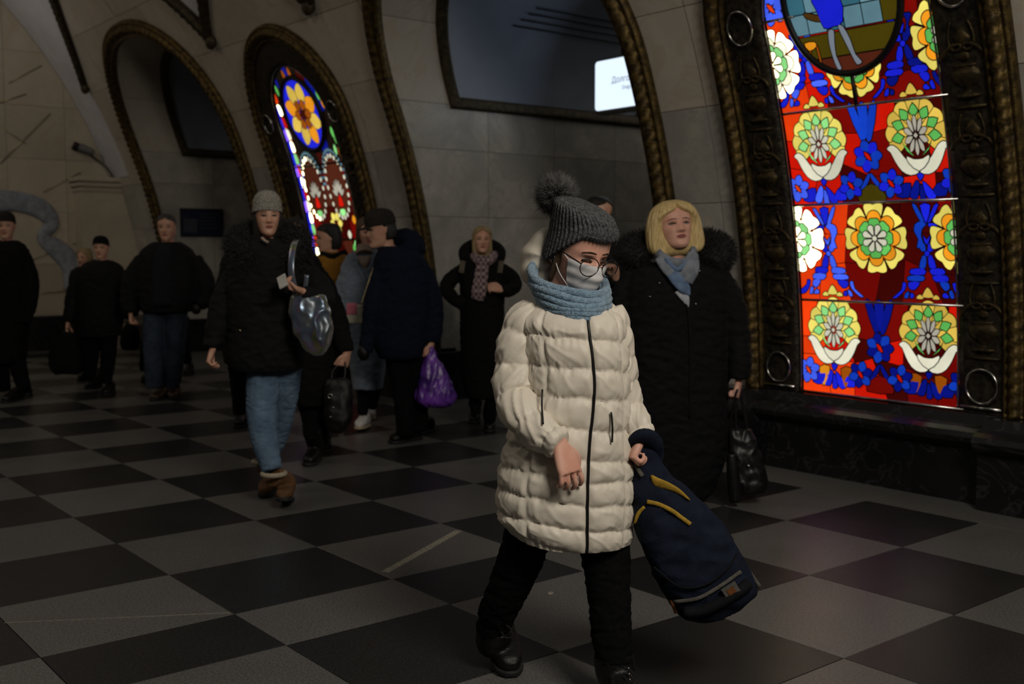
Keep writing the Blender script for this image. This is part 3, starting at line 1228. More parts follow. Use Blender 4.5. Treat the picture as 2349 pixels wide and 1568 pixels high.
# ribbon motif, measured about its own axis, in metres
RX, RZ = z8(1498, 690)
RIB = [[(1400, 55), (1428, 55), (1482, 160), (1455, 165)], [(1452, 55), (1522, 55), (1500, 165), (1486, 165)], [(1545, 55), (1575, 55), (1525, 162), (1503, 165)],
       [(1420, 180), (1460, 160), (1497, 182), (1470, 210), (1463, 260), (1480, 330), (1432, 335), (1442, 280), (1415, 230)],
       [(1503, 175), (1560, 178), (1572, 220), (1548, 270), (1565, 330), (1520, 332), (1537, 250), (1518, 205)],
       [(1474, 250), (1497, 280), (1522, 250), (1515, 290), (1498, 318), (1480, 290)],
       [(1450, 335), (1478, 300), (1495, 350), (1470, 362)], [(1545, 345), (1512, 300), (1502, 350), (1522, 365)], [(1480, 372), (1500, 352), (1520, 372), (1500, 396)],
       [(1470, 385), (1496, 398), (1490, 468), (1448, 464)], [(1506, 398), (1530, 382), (1562, 464), (1516, 468)],
       [(1395, 474), (1482, 470), (1486, 512), (1394, 510)], [(1384, 516), (1480, 518), (1472, 555), (1374, 550)],
       [(1520, 474), (1602, 470), (1617, 510), (1534, 514)], [(1536, 518), (1626, 515), (1640, 555), (1558, 560)],
       [(1580, 563), (1636, 560), (1650, 600), (1618, 620)], [(1665, 570), (1690, 565), (1702, 602), (1750, 640), (1757, 668), (1720, 666), (1682, 625)], [(1600, 642), (1622, 628), (1648, 664), (1608, 664)], [(1642, 625), (1664, 612), (1680, 664), (1656, 667)],
       [(1378, 560), (1456, 560), (1420, 612), (1384, 602)], [(1340, 562), (1364, 566), (1356, 612), (1302, 664), (1276, 660), (1332, 610)], [(1360, 630), (1384, 620), (1378, 664), (1350, 664)], [(1392, 628), (1416, 640), (1412, 664), (1390, 664)]]
RIBM = [[(z8(*p)[0] - RX, z8(*p)[1] - RZ) for p in q] for q in RIB]
STEM = [[(1585, 1235), (1640, 1235), (1612, 1285)], [(1580, 1280), (1606, 1302), (1592, 1392), (1536, 1388), (1545, 1340)], [(1625, 1282), (1680, 1322), (1728, 1376), (1692, 1405), (1650, 1370)], [(1608, 1312), (1626, 1312), (1656, 1396), (1610, 1405)]]
SX, SZ = z4(1612, 1235)
STEMM = [[(z4(*p)[0] - SX, z4(*p)[1] - SZ) for p in q] for q in STEM]


def panel_frame(root, c, ornaments=True):
    """Gilt rope moulding, dark bronze border with cast ornaments, steel beads."""
    L = [(c - 0.835, 0.505), (c - 0.835, PZ)] + [(c - 0.835 * math.cos(math.pi * k / 60), PZ + 0.835 * math.sin(math.pi * k / 60)) for k in range(1, 60)] + [(c + 0.835, PZ), (c + 0.835, 0.505)]
    sec = [(n * 0.84, o) for n, o in ROPE]
    obj('rope_moulding', sweep(S, densify(L, 0.02), sec, rope_bump(0.07, 0.012, 0.03, 0.10), nrm_sign=-1.0), M['gold'], root, True)
    # border field
    V, Fs = [], []
    ins, outs = [], []
    for hw, lst in ((0.555, ins), (0.85, outs)):
        zc = 2.75 if hw < 0.6 else PZ
        for k in range(40):
            lst.append((c - hw, 0.505 + (zc - 0.505) * k / 39))
        for k in range(1, 60):
            lst.append((c - hw * math.cos(math.pi * k / 60), zc + hw * math.sin(math.pi * k / 60)))
        for k in range(40):
            lst.append((c + hw, zc - (zc - 0.505) * k / 39))
    n = len(ins)
    for a, b in zip(ins, outs):
        V += [S(a[0], a[1], -0.03), S(a[0], a[1], 0.02), S(a[0] * 0.85 + b[0] * 0.15, a[1] * 0.85 + b[1] * 0.15, 0.032), S(a[0] * 0.5 + b[0] * 0.5, a[1] * 0.5 + b[1] * 0.5, 0.02), S(a[0] * 0.15 + b[0] * 0.85, a[1] * 0.15 + b[1] * 0.85, 0.03), S(b[0], b[1], 0.02)]
    for i in range(n - 1):
        for k in range(5):
            Fs.append([i * 6 + k, i * 6 + k + 1, i * 6 + k + 7, i * 6 + k + 6])
    obj('bronze_border', (np.array(V), Fs), M['bronze'], root, True)
    # steel bead round the glass and along the foot
    bead = [S(p[0] + (0.012 if p[0] < c else -0.012), p[1], 0.012) for p in ins]
    obj('steel_bead', tube(bead, 0.007, 8, 1), M['steel'], root, True)
    for s_ in (-1, 1):
        x0, x1 = sorted((c + s_ * 0.575, c + s_ * 0.82))
        obj('foot_strip', tube([S(x0, 0.535, 0.035), S(x1, 0.535, 0.035)], 0.011, 8, 1), M['steel'], root, True)
        for z_ in (0.66, 2.81):
            ring = [S(c + s_ * 0.70 + 0.092 * math.cos(2 * math.pi * k / 40), z_ + 0.098 * math.sin(2 * math.pi * k / 40), 0.045) for k in range(40)]
            obj('ring', closed_tube(ring, 0.008, 8), M['steel'], root, True)
        # cast ornaments: urns, beads, scrolls, rosettes climbing the border
        x = c + s_ * 0.70

        def orn(prof_, zb, sc_, mt='bronze_gilt'):
            rings = []
            for (r, h) in prof_:
                z = zb + h * sc_
                ctr = S(x, z, 0.022)
                rings.append(np.array([ctr + np.array([r * sc_ * math.cos(t), 0, 0]) + (S(x, z, 0.022 + max(0.0, r * sc_ * 0.42 * math.sin(t))) - ctr) for t in np.linspace(0, math.pi, 11)]))
            V_, F_ = loft(rings, False, closed=False)
            return V_, F_
        urn = [(0.0, 0), (0.35, 0.0), (0.38, 0.05), (0.30, 0.09), (0.10, 0.14), (0.09, 0.2), (0.22, 0.30), (0.40, 0.45), (0.46, 0.60), (0.42, 0.72), (0.28, 0.78), (0.34, 0.84), (0.36, 0.88), (0.0, 0.9)]
        torch = [(0.0, 0), (0.12, 0.0), (0.2, 0.1), (0.16, 0.2), (0.08, 0.3), (0.14, 0.42), (0.24, 0.55), (0.30, 0.68), (0.18, 0.8), (0.05, 1.0), (0.0, 1.0)]
        for zb in ([0.86, 1.30, 1.78, 2.25] if ornaments else [0.86, 1.5, 2.2]):
            obj('urn_relief', join([orn(urn, zb, 0.19), orn(torch, zb + 0.185, 0.17)]), M['bronze_gilt'], root, True)
            for q_ in (-1, 1):
                sp = [S(x + q_ * (0.05 + 0.07 * (1 - t) * math.cos(t * 9)), zb + 0.20 + 0.16 * t + 0.04 * math.sin(t * 9), 0.03) for t in np.linspace(0, 1, 22)]
                obj('scroll_relief', tube(sp, np.linspace(0.013, 0.006, 22), 7, 1), M['bronze_gilt'], root, True)
        for zb in (0.82, 1.245, 1.73, 2.2):
            obj('band_relief', tube([S(x - 0.10, zb, 0.03), S(x + 0.10, zb, 0.03)], 0.010, 7, 1), M['bronze_gilt'], root, True)


M['bronze_gilt'] = mat('bronze_gilt', (0.075, 0.052, 0.020), 0.5, metal=0.65, c2=(0.022, 0.017, 0.010), scale=30, bump=0.4, bscale=70)

# ---- near panel
PC = PANEL[0]
near = thing('stained_glass_panel', 'tall backlit stained glass panel with painted oval medallion and red and blue flowers', 'stained glass', tuple(S(PC, 0.5)), 'lit glass panels in the wall')
panel_frame(near, PC)
g = Glass(near, PC + 0.026)
CX = PC + 0.034
ZB = [0.505, 1.112, 1.713, 2.275]


def reds(r, x, z):  # uneven backlight put into the pane colour: bright left, dim right
    if x < CX - 0.25:
        return r.choice(['red', 'orange_red', 'orange_red', 'red'])
    if x < CX + 0.1:
        return r.choice(['red', 'dark_red', 'dark_red', 'deep_red'])
    return r.choice(['dark_red', 'deep_red', 'deep_red', 'deep_red', 'dark_red', 'red'])


for z0, z1 in ((0.505, 1.112), (1.112, 1.713), (1.713, 2.275), (2.275, 2.815), (2.815, 3.31)):
    g.cells(CX - 0.6, CX + 0.6, z0, z1, 6, 3, reds)
ty = ('yellow', 'pale_green', 'white', 'white')  # left tulips brighter than right ones: backlight painted into the glass
tr = ('gold_yellow', 'green', 'grey_white', 'white')
for (dx, zz, cs) in ((-0.325, 2.075, ty), (0.325, 2.075, tr), (-0.325, 0.925, ty), (0.325, 0.925, tr)):
    g.tulip(CX + dx, zz, 0.19, cs)
rc = ('yellow', 'orange', 'green', 'white')
g.round_flower(CX, 1.497, 0.212, rc, rot=math.pi / 8)
g.round_flower(CX - 0.575, 1.497, 0.212, ('hot', 'hot', 'pale_green', 'hot'), rot=math.pi / 8)  # overbright edge flower: lamp hot spot behind the glass painted in
g.round_flower(CX + 0.565, 1.497, 0.212, ('yellow', 'orange', 'green', 'white'), rot=math.pi / 8)
g.round_flower(CX - 0.575, 2.565, 0.205, ('hot', 'pale', 'pale_green', 'hot'), rot=math.pi / 8)
g.round_flower(CX + 0.575, 2.585, 0.205, ('yellow', 'orange', 'green', 'white'), rot=math.pi / 8)
g.round_flower(CX - 0.02, 2.50, 0.185, ('yellow', 'orange', 'green', 'white'), L=1)
for (rx, dz, sx, bl) in ((CX + 0.315, 0.0, 1, ('mid_blue', 'blue', 'blue')), (CX - 0.325, 0.0, -1, ('light_blue', 'blue', 'light_blue')), (CX + 0.30, 1.163, 1, ('blue', 'dark_blue', 'blue')), (CX - 0.325, 1.163, -1, ('light_blue', 'blue', 'blue'))):  # blues follow the painted backlight, lighter on the left
    for k, q in enumerate(RIBM):
        top = 1.713 if dz == 0 else 2.72
        g.add([(rx + sx * p[0], min(RZ + dz + p[1], top)) for p in q], bl[k % 3], 1, sm=2)
for (dx, zz, bl) in ((-0.325, 1.863, ('blue', 'light_blue')), (0.325, 1.863, ('blue', 'dark_blue')), (-0.325, 0.705, ('blue', 'blue')), (0.325, 0.705, ('dark_blue', 'dark_blue'))):
    for k, q in enumerate(STEMM):
        g.add([(CX + dx + p[0], zz + p[1] * 1.15) for p in q], bl[k % 2], 1, sm=2)
# central stems with blue flowers
for zc, zt, zf in ((1.98, 2.27, 1.76), (0.83, 1.108, 0.60)):
    for q in ([(-0.10, zt), (-0.05, zt), (0.0, zc + 0.11), (-0.035, zc + 0.09)], [(-0.035, zt), (0.035, zt), (0.012, zc + 0.12), (-0.012, zc + 0.12)], [(0.10, zt), (0.05, zt), (0.0, zc + 0.11), (0.035, zc + 0.09)],
              [(-0.012, zc - 0.10), (0.0, zc - 0.12), (-0.03, zf + 0.05), (-0.085, zf + 0.02)], [(0.012, zc - 0.10), (0.0, zc - 0.12), (0.03, zf + 0.05), (0.085, zf + 0.02)]):
        g.add([(CX + x, z) for x, z in q], 'mid_blue' if zc > 1 else 'dark_blue', 1, sm=2)
    g.blue_flower(CX, zc, 0.095, ('mid_blue', 'blue') if zc > 1 else ('dark_blue', 'mid_blue'), 7, 2)
    for dx, r_ in ((-0.135, 0.085), (0.135, 0.085), (-0.52, 0.085), (0.53, 0.085)):
        g.blue_flower(CX + dx, zf + 0.055, r_, ('light_blue', 'light_blue') if dx < -0.3 else (('mid_blue', 'blue') if zc > 1 else ('dark_blue', 'mid_blue')), 6, 2, 'orange_red' if dx < -0.3 else 'red', rot=0.3)
    for dx in (-0.21, 0.21, -0.44, 0.44):
        g.add([(CX + dx - 0.05, zf - 0.02), (CX + dx + 0.03, zf - 0.03), (CX + dx + 0.05, zf + 0.05), (CX + dx - 0.02, zf + 0.04)], 'blue' if dx < 0 else 'dark_blue', 1, sm=2)
    g.add([(CX - 0.09, zf - 0.045), (CX + 0.09, zf - 0.045), (CX + 0.07, zf + 0.02), (CX, zf + 0.06), (CX - 0.07, zf + 0.02)], 'ochre' if zc > 1 else 'dark_red', 1, sm=2)
for q_, m_ in ((0.40, 'orange'), (0.24, 'amber')):
    g.add([(CX - q_ - 0.04, 0.68), (CX - q_ + 0.04, 0.69), (CX - q_ + 0.02, 0.60), (CX - q_ - 0.01, 0.56)], m_, 1, sm=2)
    g.add([(CX + q_ - 0.04, 0.69), (CX + q_ + 0.04, 0.68), (CX + q_ + 0.01, 0.58), (CX + q_ - 0.02, 0.60)], 'amber', 1, sm=2)
g.blue_flower(CX - 0.50, 2.88, 0.10, ('light_blue', 'light_blue'), 6, 2, 'orange_red', 0.2)
# medallion: a plain generic scene of window, wall, floor and a standing figure
MX, MZ, MW, MH = CX - 0.015, 2.862, 0.365, 0.395
oval = [(MX + MW * math.cos(2 * math.pi * k / 48), MZ + MH * math.sin(2 * math.pi * k / 48)) for k in range(48)]
for i in range(6):
    for j in range(5):
        x0, z0 = MX - MW + i * 0.122, 2.70 + j * 0.115
        g.add([(x0, z0), (x0 + 0.12, z0), (x0 + 0.12, z0 + 0.113), (x0, z0 + 0.113)], ('sky', 'teal', 'sky')[(i * 2 + j) % 3] if i < 5 or j > 5 else 'ochre', 7, oval)
g.add([(MX - MW, 2.40), (MX + MW, 2.40), (MX + MW, 2.555), (MX - MW, 2.555)], 'brown_red', 7, oval)
g.add([(MX - MW, 2.559), (MX + MW, 2.559), (MX + MW, 2.69), (MX - MW, 2.69)], 'ochre', 7, oval)
for q, m_ in (([(840, 350), (905, 340), (915, 470), (935, 640), (1000, 790), (950, 800), (890, 650), (850, 500)], 'trouser'), ([(950, 300), (1010, 290), (1100, 450), (1160, 620), (1240, 710), (1180, 750), (1120, 650), (1050, 510)], 'trouser'),
              ([(640, -60), (960, -80), (1010, 240), (900, 300), (790, 320), (700, 110)], 'blue'), ([(560, 140), (700, 165), (840, 190), (820, 235), (700, 245), (570, 200)], 'brown'),
              ([(560, 500), (680, 480), (700, 540), (620, 590)], 'orange'), ([(700, 545), (722, 540), (770, 730), (748, 735)], 'amber'), ([(620, 595), (640, 590), (640, 690), (625, 690)], 'amber')):
    g.add([z5(*p) for p in q], m_, 8, oval, sm=2)
fx_ = z5(790, 0)[0]
g.add([(fx_ - 0.075, 2.90), (fx_ + 0.075, 2.90), (fx_ + 0.085, 3.05), (fx_ + 0.03, 3.10), (fx_ - 0.03, 3.10), (fx_ - 0.085, 3.05)], 'dark_blue', 8, oval, sm=2)
g.add([(fx_ + 0.034 * math.cos(2 * math.pi * k / 12), 3.145 + 0.042 * math.sin(2 * math.pi * k / 12)) for k in range(12)], 'grey_white', 8, oval)
g.build(290)
obj('medallion_ring', closed_tube([S(MX + (MW + 0.012) * math.cos(2 * math.pi * k / 64), MZ + (MH + 0.012) * math.sin(2 * math.pi * k / 64), 0.022) for k in range(64)], 0.021, 10), M['lead'], near, True)
for (xa, xb, z) in ((-0.555, 0.555, 1.112), (-0.555, 0.555, 1.713), (-0.555, 0.555, 2.275), (-0.555, -0.34, 2.815), (0.36, 0.555, 2.815), (-0.555, 0.555, 0.515)):
    obj('glazing_bar', tube([S(CX + xa, z, 0.028), S(CX + xb, z, 0.028)], 0.0085, 8, 1), M['steel'], near, True)
obj('glazing_bar', tube([S(CX - 0.02, 2.275, 0.026), S(CX - 0.02, 2.46, 0.026)], 0.012, 8, 1), M['lead'], near, True)

# ---- far panel
PC2 = PANEL[1]
far = thing('stained_glass_panel', 'backlit stained glass panel with golden eight-petal flower in a blue circle', 'stained glass', tuple(S(PC2, 0.5)), 'lit glass panels in the wall')
panel_frame(far, PC2, False)
g = Glass(far, PC2 + 0.06, hw=0.545)
FX = PC2 + 0.06


def mixc(r, x, z):
    if x < FX - 0.42:
        return r.choice(['blue', 'light_blue', 'hot', 'orange_red', 'violet_hot'])  # stronger glow at the left edge: backlight hot spot as pane colour
    if z > 2.35:
        return r.choice(['black', 'dark_blue', 'black', 'black', 'deep_red'])
    return r.choice(['dark_red', 'deep_red', 'deep_red', 'brown_red'])


g.cells(FX - 0.6, FX + 0.6, 0.5, 3.32, 8, 16, mixc)
# bright slips down the left edge: backlight hot spot put into the glass
for k in range(14):
    z = 1.35 + k * 0.125
    g.add([(FX - 0.545, z), (FX - 0.49, z), (FX - 0.49, z + 0.12), (FX - 0.545, z + 0.12)], ('blue', 'violet_hot', 'blue')[k % 3], 2)
    g.add([(FX - 0.487, z + 0.01), (FX - 0.42, z + 0.02), (FX - 0.43, z + 0.11), (FX - 0.487, z + 0.12)], ('hot', 'orange_red', 'pale_green', 'hot', 'pale', 'red')[k % 6], 2, sm=2)
circ = [(FX + 0.335 * math.cos(2 * math.pi * k / 40), 2.83 + 0.335 * math.sin(2 * math.pi * k / 40)) for k in range(40)]
g.add(circ, 'blue', 3, lead=0.02)
for k in range(8):
    a = 2 * math.pi * (k + 0.5) / 8
    b = a + math.pi / 2
    g.add([(FX + x * math.cos(a) + y * math.cos(b), 2.83 + x * math.sin(a) + y * math.sin(b)) for x, y in ((0.10, 0), (0.19, -0.078), (0.265, -0.062), (0.318, 0), (0.265, 0.062), (0.19, 0.078))], 'gold_yellow' if k % 3 else 'orange', 4, sm=3)
for k in range(6):
    a = 2 * math.pi * k / 6
    b = a + math.pi / 2
    g.add([(FX + x * math.cos(a) + y * math.cos(b), 2.83 + x * math.sin(a) + y * math.sin(b)) for x, y in ((0.04, 0), (0.09, -0.05), (0.14, -0.035), (0.155, 0), (0.14, 0.035), (0.09, 0.05))], 'amber', 5, sm=2)
g.add([(FX + 0.07 * math.cos(2 * math.pi * k / 10) * (1 if k % 2 else 0.6), 2.83 + 0.07 * math.sin(2 * math.pi * k / 10) * (1 if k % 2 else 0.6)) for k in range(10)], 'deep_red', 6)
for (dx, zz, m_) in ((0.41, 2.98, 'green'), (0.45, 2.90, 'orange'), (0.44, 2.62, 'green'), (0.47, 2.55, 'green'), (0.40, 2.45, 'pale_green'), (0.47, 2.43, 'amber'), (-0.36, 3.1, 'green'), (-0.1, 3.22, 'amber'), (0.03, 3.23, 'amber'), (-0.30, 3.17, 'dark_blue')):
    g.add([(FX + dx - 0.03, zz), (FX + dx, zz - 0.06), (FX + dx + 0.03, zz), (FX + dx, zz + 0.06)], m_, 2, sm=2)
for cx in (FX - 0.235, FX + 0.25):
    ov = [(cx + 0.175 * math.cos(2 * math.pi * k / 28), 2.09 + 0.30 * math.sin(2 * math.pi * k / 28)) for k in range(28)]
    g.add(ov, 'brown_red', 3)
    for k in range(22):
        a = 2 * math.pi * k / 22
        x, z = cx + 0.19 * math.cos(a), 2.09 + 0.315 * math.sin(a)
        g.add([(x + 0.022 * math.cos(2 * math.pi * j / 7), z + 0.028 * math.sin(2 * math.pi * j / 7)) for j in range(7)], 'hot' if x < FX - 0.25 else 'white', 4)  # left beads overbright, backlight painted in
    for k in range(18):
        a = math.pi * (k + 0.5) / 18
        x, z = cx + 0.225 * math.cos(a), 2.10 + 0.36 * math.sin(a)
        g.add([(x + 0.018 * math.cos(2 * math.pi * j / 6), z + 0.022 * math.sin(2 * math.pi * j / 6)) for j in range(6)], 'sky', 3)
    for k in range(7):
        a = math.radians(25 + 130 * k / 6)
        b = a + math.pi / 2
        g.add([(cx + x * math.cos(a) + y * math.cos(b), 1.98 + (x * math.sin(a) + y * math.sin(b)) * 1.5) for x, y in ((0.03, 0), (0.08, -0.016), (0.13, 0), (0.08, 0.016))], 'grey_white', 4, sm=2)
    g.add([(cx - 0.05, 1.90), (cx + 0.05, 1.90), (cx, 2.02)], 'red', 4, sm=2)
    g.add([(cx - 0.04, 1.80), (cx + 0.04, 1.80), (cx + 0.05, 1.86), (cx - 0.05, 1.86)], 'pale_green', 4, sm=2)
for k in range(6):
    a = 2 * math.pi * k / 6
    b = a + math.pi / 2
    g.add([(FX + 0.07 + x * math.cos(a) + y * math.cos(b), 1.72 + x * math.sin(a) + y * math.sin(b)) for x, y in ((0.03, 0), (0.08, -0.045), (0.13, 0), (0.08, 0.045))], 'yellow', 4, sm=2)
for (dx, zz, m_) in ((0.40, 1.50, 'pale_green'), (0.44, 1.44, 'orange_red'), (0.36, 1.46, 'green'), (0.30, 1.60, 'white'), (-0.35, 1.62, 'yellow'), (-0.3, 1.55, 'green'), (0.44, 1.75, 'orange'), (-0.1, 1.58, 'amber')):
    g.add([(FX + dx - 0.04, zz), (FX + dx, zz - 0.05), (FX + dx + 0.04, zz), (FX + dx, zz + 0.05)], m_, 4, sm=2)
g.build(230)
obj('medallion_ring', closed_tube([S(FX + 0.36 * math.cos(2 * math.pi * k / 48), 2.83 + 0.36 * math.sin(2 * math.pi * k / 48), 0.016) for k in range(48)], 0.026, 8), M['lead'], far, True)
for z in (1.55, 2.33):
    obj('glazing_bar', tube([S(FX - 0.545, z, 0.024), S(FX + 0.545, z, 0.024)], 0.010, 8, 1), M['lead'], far, True)
# ------------------------------------------------------------------ hanging sign, notice board, camera
sg = thing('hanging_sign', 'white backlit direction sign hanging in the passage vault', 'sign', (-2.37, 5.5, 2.76))
YS = 5.5
xL = float((CAM + ray(1366, 200) * ((YS - CAM[1]) / ray(1366, 200)[1]))[0])
zT = float((CAM + ray(1380, 140) * ((YS - CAM[1]) / ray(1380, 140)[1]))[2])
zB = float((CAM + ray(1380, 253) * ((YS - CAM[1]) / ray(1380, 253)[1]))[2])
xR = -2.37 * 2 - xL


def rrect(x0, x1, z0, z1, r, y0, y1, n=6):
    P = []
    for cx, cz, a0 in ((x1 - r, z1 - r, 0), (x0 + r, z1 - r, 90), (x0 + r, z0 + r, 180), (x1 - r, z0 + r, 270)):
        for k in range(n + 1):
            a = math.radians(a0 + 90 * k / n)
            P.append((cx + r * math.cos(a), cz + r * math.sin(a)))
    return loft([np.array([(x, y, z) for x, z in P]) for y in (y0, y1)], True)


M['sign_face'] = glow('sign_face', lin(222, 238, 255), 1.15, 0.05, 2)
M['sign_box'] = mat('sign_box', (0.10, 0.095, 0.08), 0.4, metal=0.5)
M['sign_ink'] = mat('sign_ink', lin(95, 105, 150), 0.6)
M['sign_ink_pale'] = mat('sign_ink_pale', lin(140, 145, 180), 0.6)
obj('case', rrect(xL - 0.006, xR + 0.006, zB - 0.035, zT + 0.02, 0.03, YS + 0.004, YS + 0.12), M['sign_box'], sg, False)
obj('face', rrect(xL, xR, zB, zT, 0.035, YS - 0.004, YS + 0.01), M['sign_face'], sg, False)
zm = (zT + zB) / 2
for body, size, dz, x0, mk in (('Долгоруковская', 0.080, 0.005, xL + 0.225, 'sign_ink'), ('Dolgorukovskaya', 0.050, -0.065, xL + 0.365, 'sign_ink_pale')):
    tv, tf = text_mesh(body, size)
    obj('lettering', (np.stack([x0 + tv[:, 0], YS - 0.0065 - 0 * tv[:, 0] + tv[:, 2] * 0, zm + dz + tv[:, 1]], 1), tf), M[mk], sg, False)
for x in (xL + 0.3, xR - 0.3):
    q = (x + 2.37) / AA
    zt = AZ + AB * (1 - abs(q) ** AN) ** (1 / AN) + 0.01
    obj('hanger', tube([(x, YS + 0.06, zT), (x, YS + 0.06, zt)], 0.012, 8, 1), M['sign_box'], sg, True)

XP = -8.84 - AA + 0.012
a_, b_ = onX(414, 479, XP), onX(510, 541, XP)
nb = thing('notice_board', 'dark navy notice board on the far passage wall', 'notice board', (XP, (a_[1] + b_[1]) / 2, b_[2]))
M['navy_board'] = mat('navy_board', (0.010, 0.016, 0.045), 0.35, spec=0.5, c2=(0.008, 0.012, 0.035), scale=6)
M['board_rim'] = mat('board_rim', (0.02, 0.022, 0.03), 0.4, metal=0.5)
M['board_print'] = mat('board_print', (0.035, 0.04, 0.06), 0.6)
y0, y1, z0, z1 = a_[1], b_[1], b_[2], a_[2]
obj('plate', boxv((XP, y0, z0), (XP + 0.018, y1, z1)), M['navy_board'], nb, False)
for lo, hi in (((XP, y0 - 0.012, z0 - 0.012), (XP + 0.026, y1 + 0.012, z0)), ((XP, y0 - 0.012, z1), (XP + 0.026, y1 + 0.012, z1 + 0.012)), ((XP, y0 - 0.012, z0), (XP + 0.026, y0, z1)), ((XP, y1, z0), (XP + 0.026, y1 + 0.012, z1))):
    obj('rim', boxv(lo, hi), M['board_rim'], nb, False)
for k in range(5):
    z = z1 - 0.07 - 0.05 * k
    obj('print_line', boxv((XP + 0.018, y0 + 0.27, z), (XP + 0.0195, y1 - 0.06 - 0.05 * (k % 2), z + 0.014)), M['board_print'], nb, False)
obj('blank_square', boxv((XP + 0.018, y0 + 0.03, z0 + 0.04), (XP + 0.0195, y0 + 0.23, z0 + 0.24)), M['board_print'], nb, False)

cc = thing('surveillance_camera', 'small grey surveillance camera on a cable bracket by the end wall', 'camera', tuple(at(205, 350, dist_of(onX(250, 400, XE + 0.35)))))
dC = dist_of(onX(250, 400, XE + 0.30))
M['cam_grey'] = mat('cam_grey', (0.16, 0.16, 0.16), 0.5)
body = [at(172, 335, dC - 0.05), at(190, 340, dC), at(215, 350, dC + 0.05)]
obj('housing', tube(body, [0.055, 0.062, 0.045], 14, 4), M['cam_grey'], cc, True)
obj('lens_hood', tube([at(168, 333, dC - 0.06), at(180, 338, dC - 0.04)], [0.064, 0.062], 14, 2), M['black_matte'], cc, True)
obj('bracket', tube([at(205, 352, dC + 0.02), at(222, 366, dC + 0.08), at(245, 385, dC + 0.1), at(262, 412, dC + 0.12)], 0.012, 8, 5), M['black_matte'], cc, True)
obj('mounting_plate', obox(at(262, 415, dC + 0.14), RH * 0.05, FH * 0.03, UP * 0.07), M['cam_grey'], cc, False)
# ------------------------------------------------------------------ people: shared builders
def fabric(name, c, rough=0.85, c2=None, scale=60, bump=0.25, bscale=220, sheen=0.0, spec=0.2):
    return mat(name, c, rough, 0.0, spec, c2=c2 or tuple(x * 0.7 for x in c[:3]), scale=scale, bump=bump, bscale=bscale, sheen=sheen)


def skin_mat(name, c):
    m = mat(name, c, 0.5, 0.0, 0.35, c2=(c[0] * 0.9, c[1] * 0.78, c[2] * 0.74), scale=18, bump=0.06, bscale=150)
    setin(m.node_tree.nodes['Principled BSDF'], Subsurface_Weight=0.0)
    return m


M['skin'] = skin_mat('skin', (0.58, 0.34, 0.24))
M['skin_rosy'] = skin_mat('skin_rosy', (0.70, 0.40, 0.31))
M['lips'] = mat('lips', (0.36, 0.11, 0.095), 0.45, c2=(0.3, 0.09, 0.08))
M['eye_white'] = mat('eye_white', (0.55, 0.53, 0.50), 0.25)
M['iris'] = mat('iris', (0.03, 0.022, 0.016), 0.15)
M['brow'] = mat('brow', (0.05, 0.035, 0.025), 0.9)
M['hair_dark'] = mat('hair_dark', (0.014, 0.011, 0.009), 0.45, c2=(0.006, 0.005, 0.004), scale=40, stretch=(6, 6, 0.6), bump=0.5, bscale=120)
M['hair_brown'] = mat('hair_brown', (0.11, 0.068, 0.032), 0.45, c2=(0.035, 0.022, 0.012), scale=40, stretch=(6, 6, 0.6), bump=0.5, bscale=120)
M['hair_blonde'] = mat('hair_blonde', (0.78, 0.60, 0.29), 0.4, c2=(0.50, 0.34, 0.13), scale=36, stretch=(5, 5, 0.5), bump=0.5, bscale=110)
M['hair_grey'] = mat('hair_grey', (0.06, 0.058, 0.056), 0.6, c2=(0.025, 0.024, 0.024), scale=60, bump=0.6)
M['hair_fair'] = mat('hair_fair', (0.40, 0.30, 0.14), 0.5, c2=(0.2, 0.14, 0.06), scale=40, stretch=(5, 5, 0.6), bump=0.5)
M['coat_black'] = fabric('coat_black', (0.006, 0.006, 0.007), 0.8, bump=0.3)
M['coat_black2'] = fabric('coat_black2', (0.007, 0.0068, 0.0068), 0.9, spec=0.12)
M['coat_charcoal'] = fabric('coat_charcoal', (0.007, 0.007, 0.008), 0.85, spec=0.15)
M['coat_navy'] = fabric('coat_navy', (0.006, 0.009, 0.020), 0.85, spec=0.12)
M['coat_blue'] = fabric('coat_blue', (0.17, 0.21, 0.27), 0.95, c2=(0.12, 0.15, 0.20), sheen=0.3)
M['mustard'] = fabric('mustard', (0.32, 0.15, 0.02), 0.9, c2=(0.22, 0.10, 0.012))
M['jeans_light'] = fabric('jeans_light', (0.13, 0.20, 0.29), 0.9, c2=(0.07, 0.115, 0.18), scale=9, bump=0.3)
M['jeans_dark'] = fabric('jeans_dark', (0.035, 0.05, 0.075), 0.9, c2=(0.018, 0.026, 0.042), scale=8)
M['trousers'] = fabric('trousers', (0.005, 0.005, 0.0055), 0.95, spec=0.1)
M['leather'] = mat('leather', (0.006, 0.0055, 0.0055), 0.38, 0, 0.3, scale=50, bump=0.25, bscale=180)
M['rubber'] = mat('rubber', (0.010, 0.010, 0.010), 0.7)
M['fur_black'] = mat('fur_black', (0.010, 0.010, 0.010), 0.8, c2=(0.004, 0.004, 0.004), scale=80)
M['fur_grey'] = mat('fur_grey', (0.12, 0.117, 0.114), 0.7, c2=(0.02, 0.019, 0.019), scale=60)


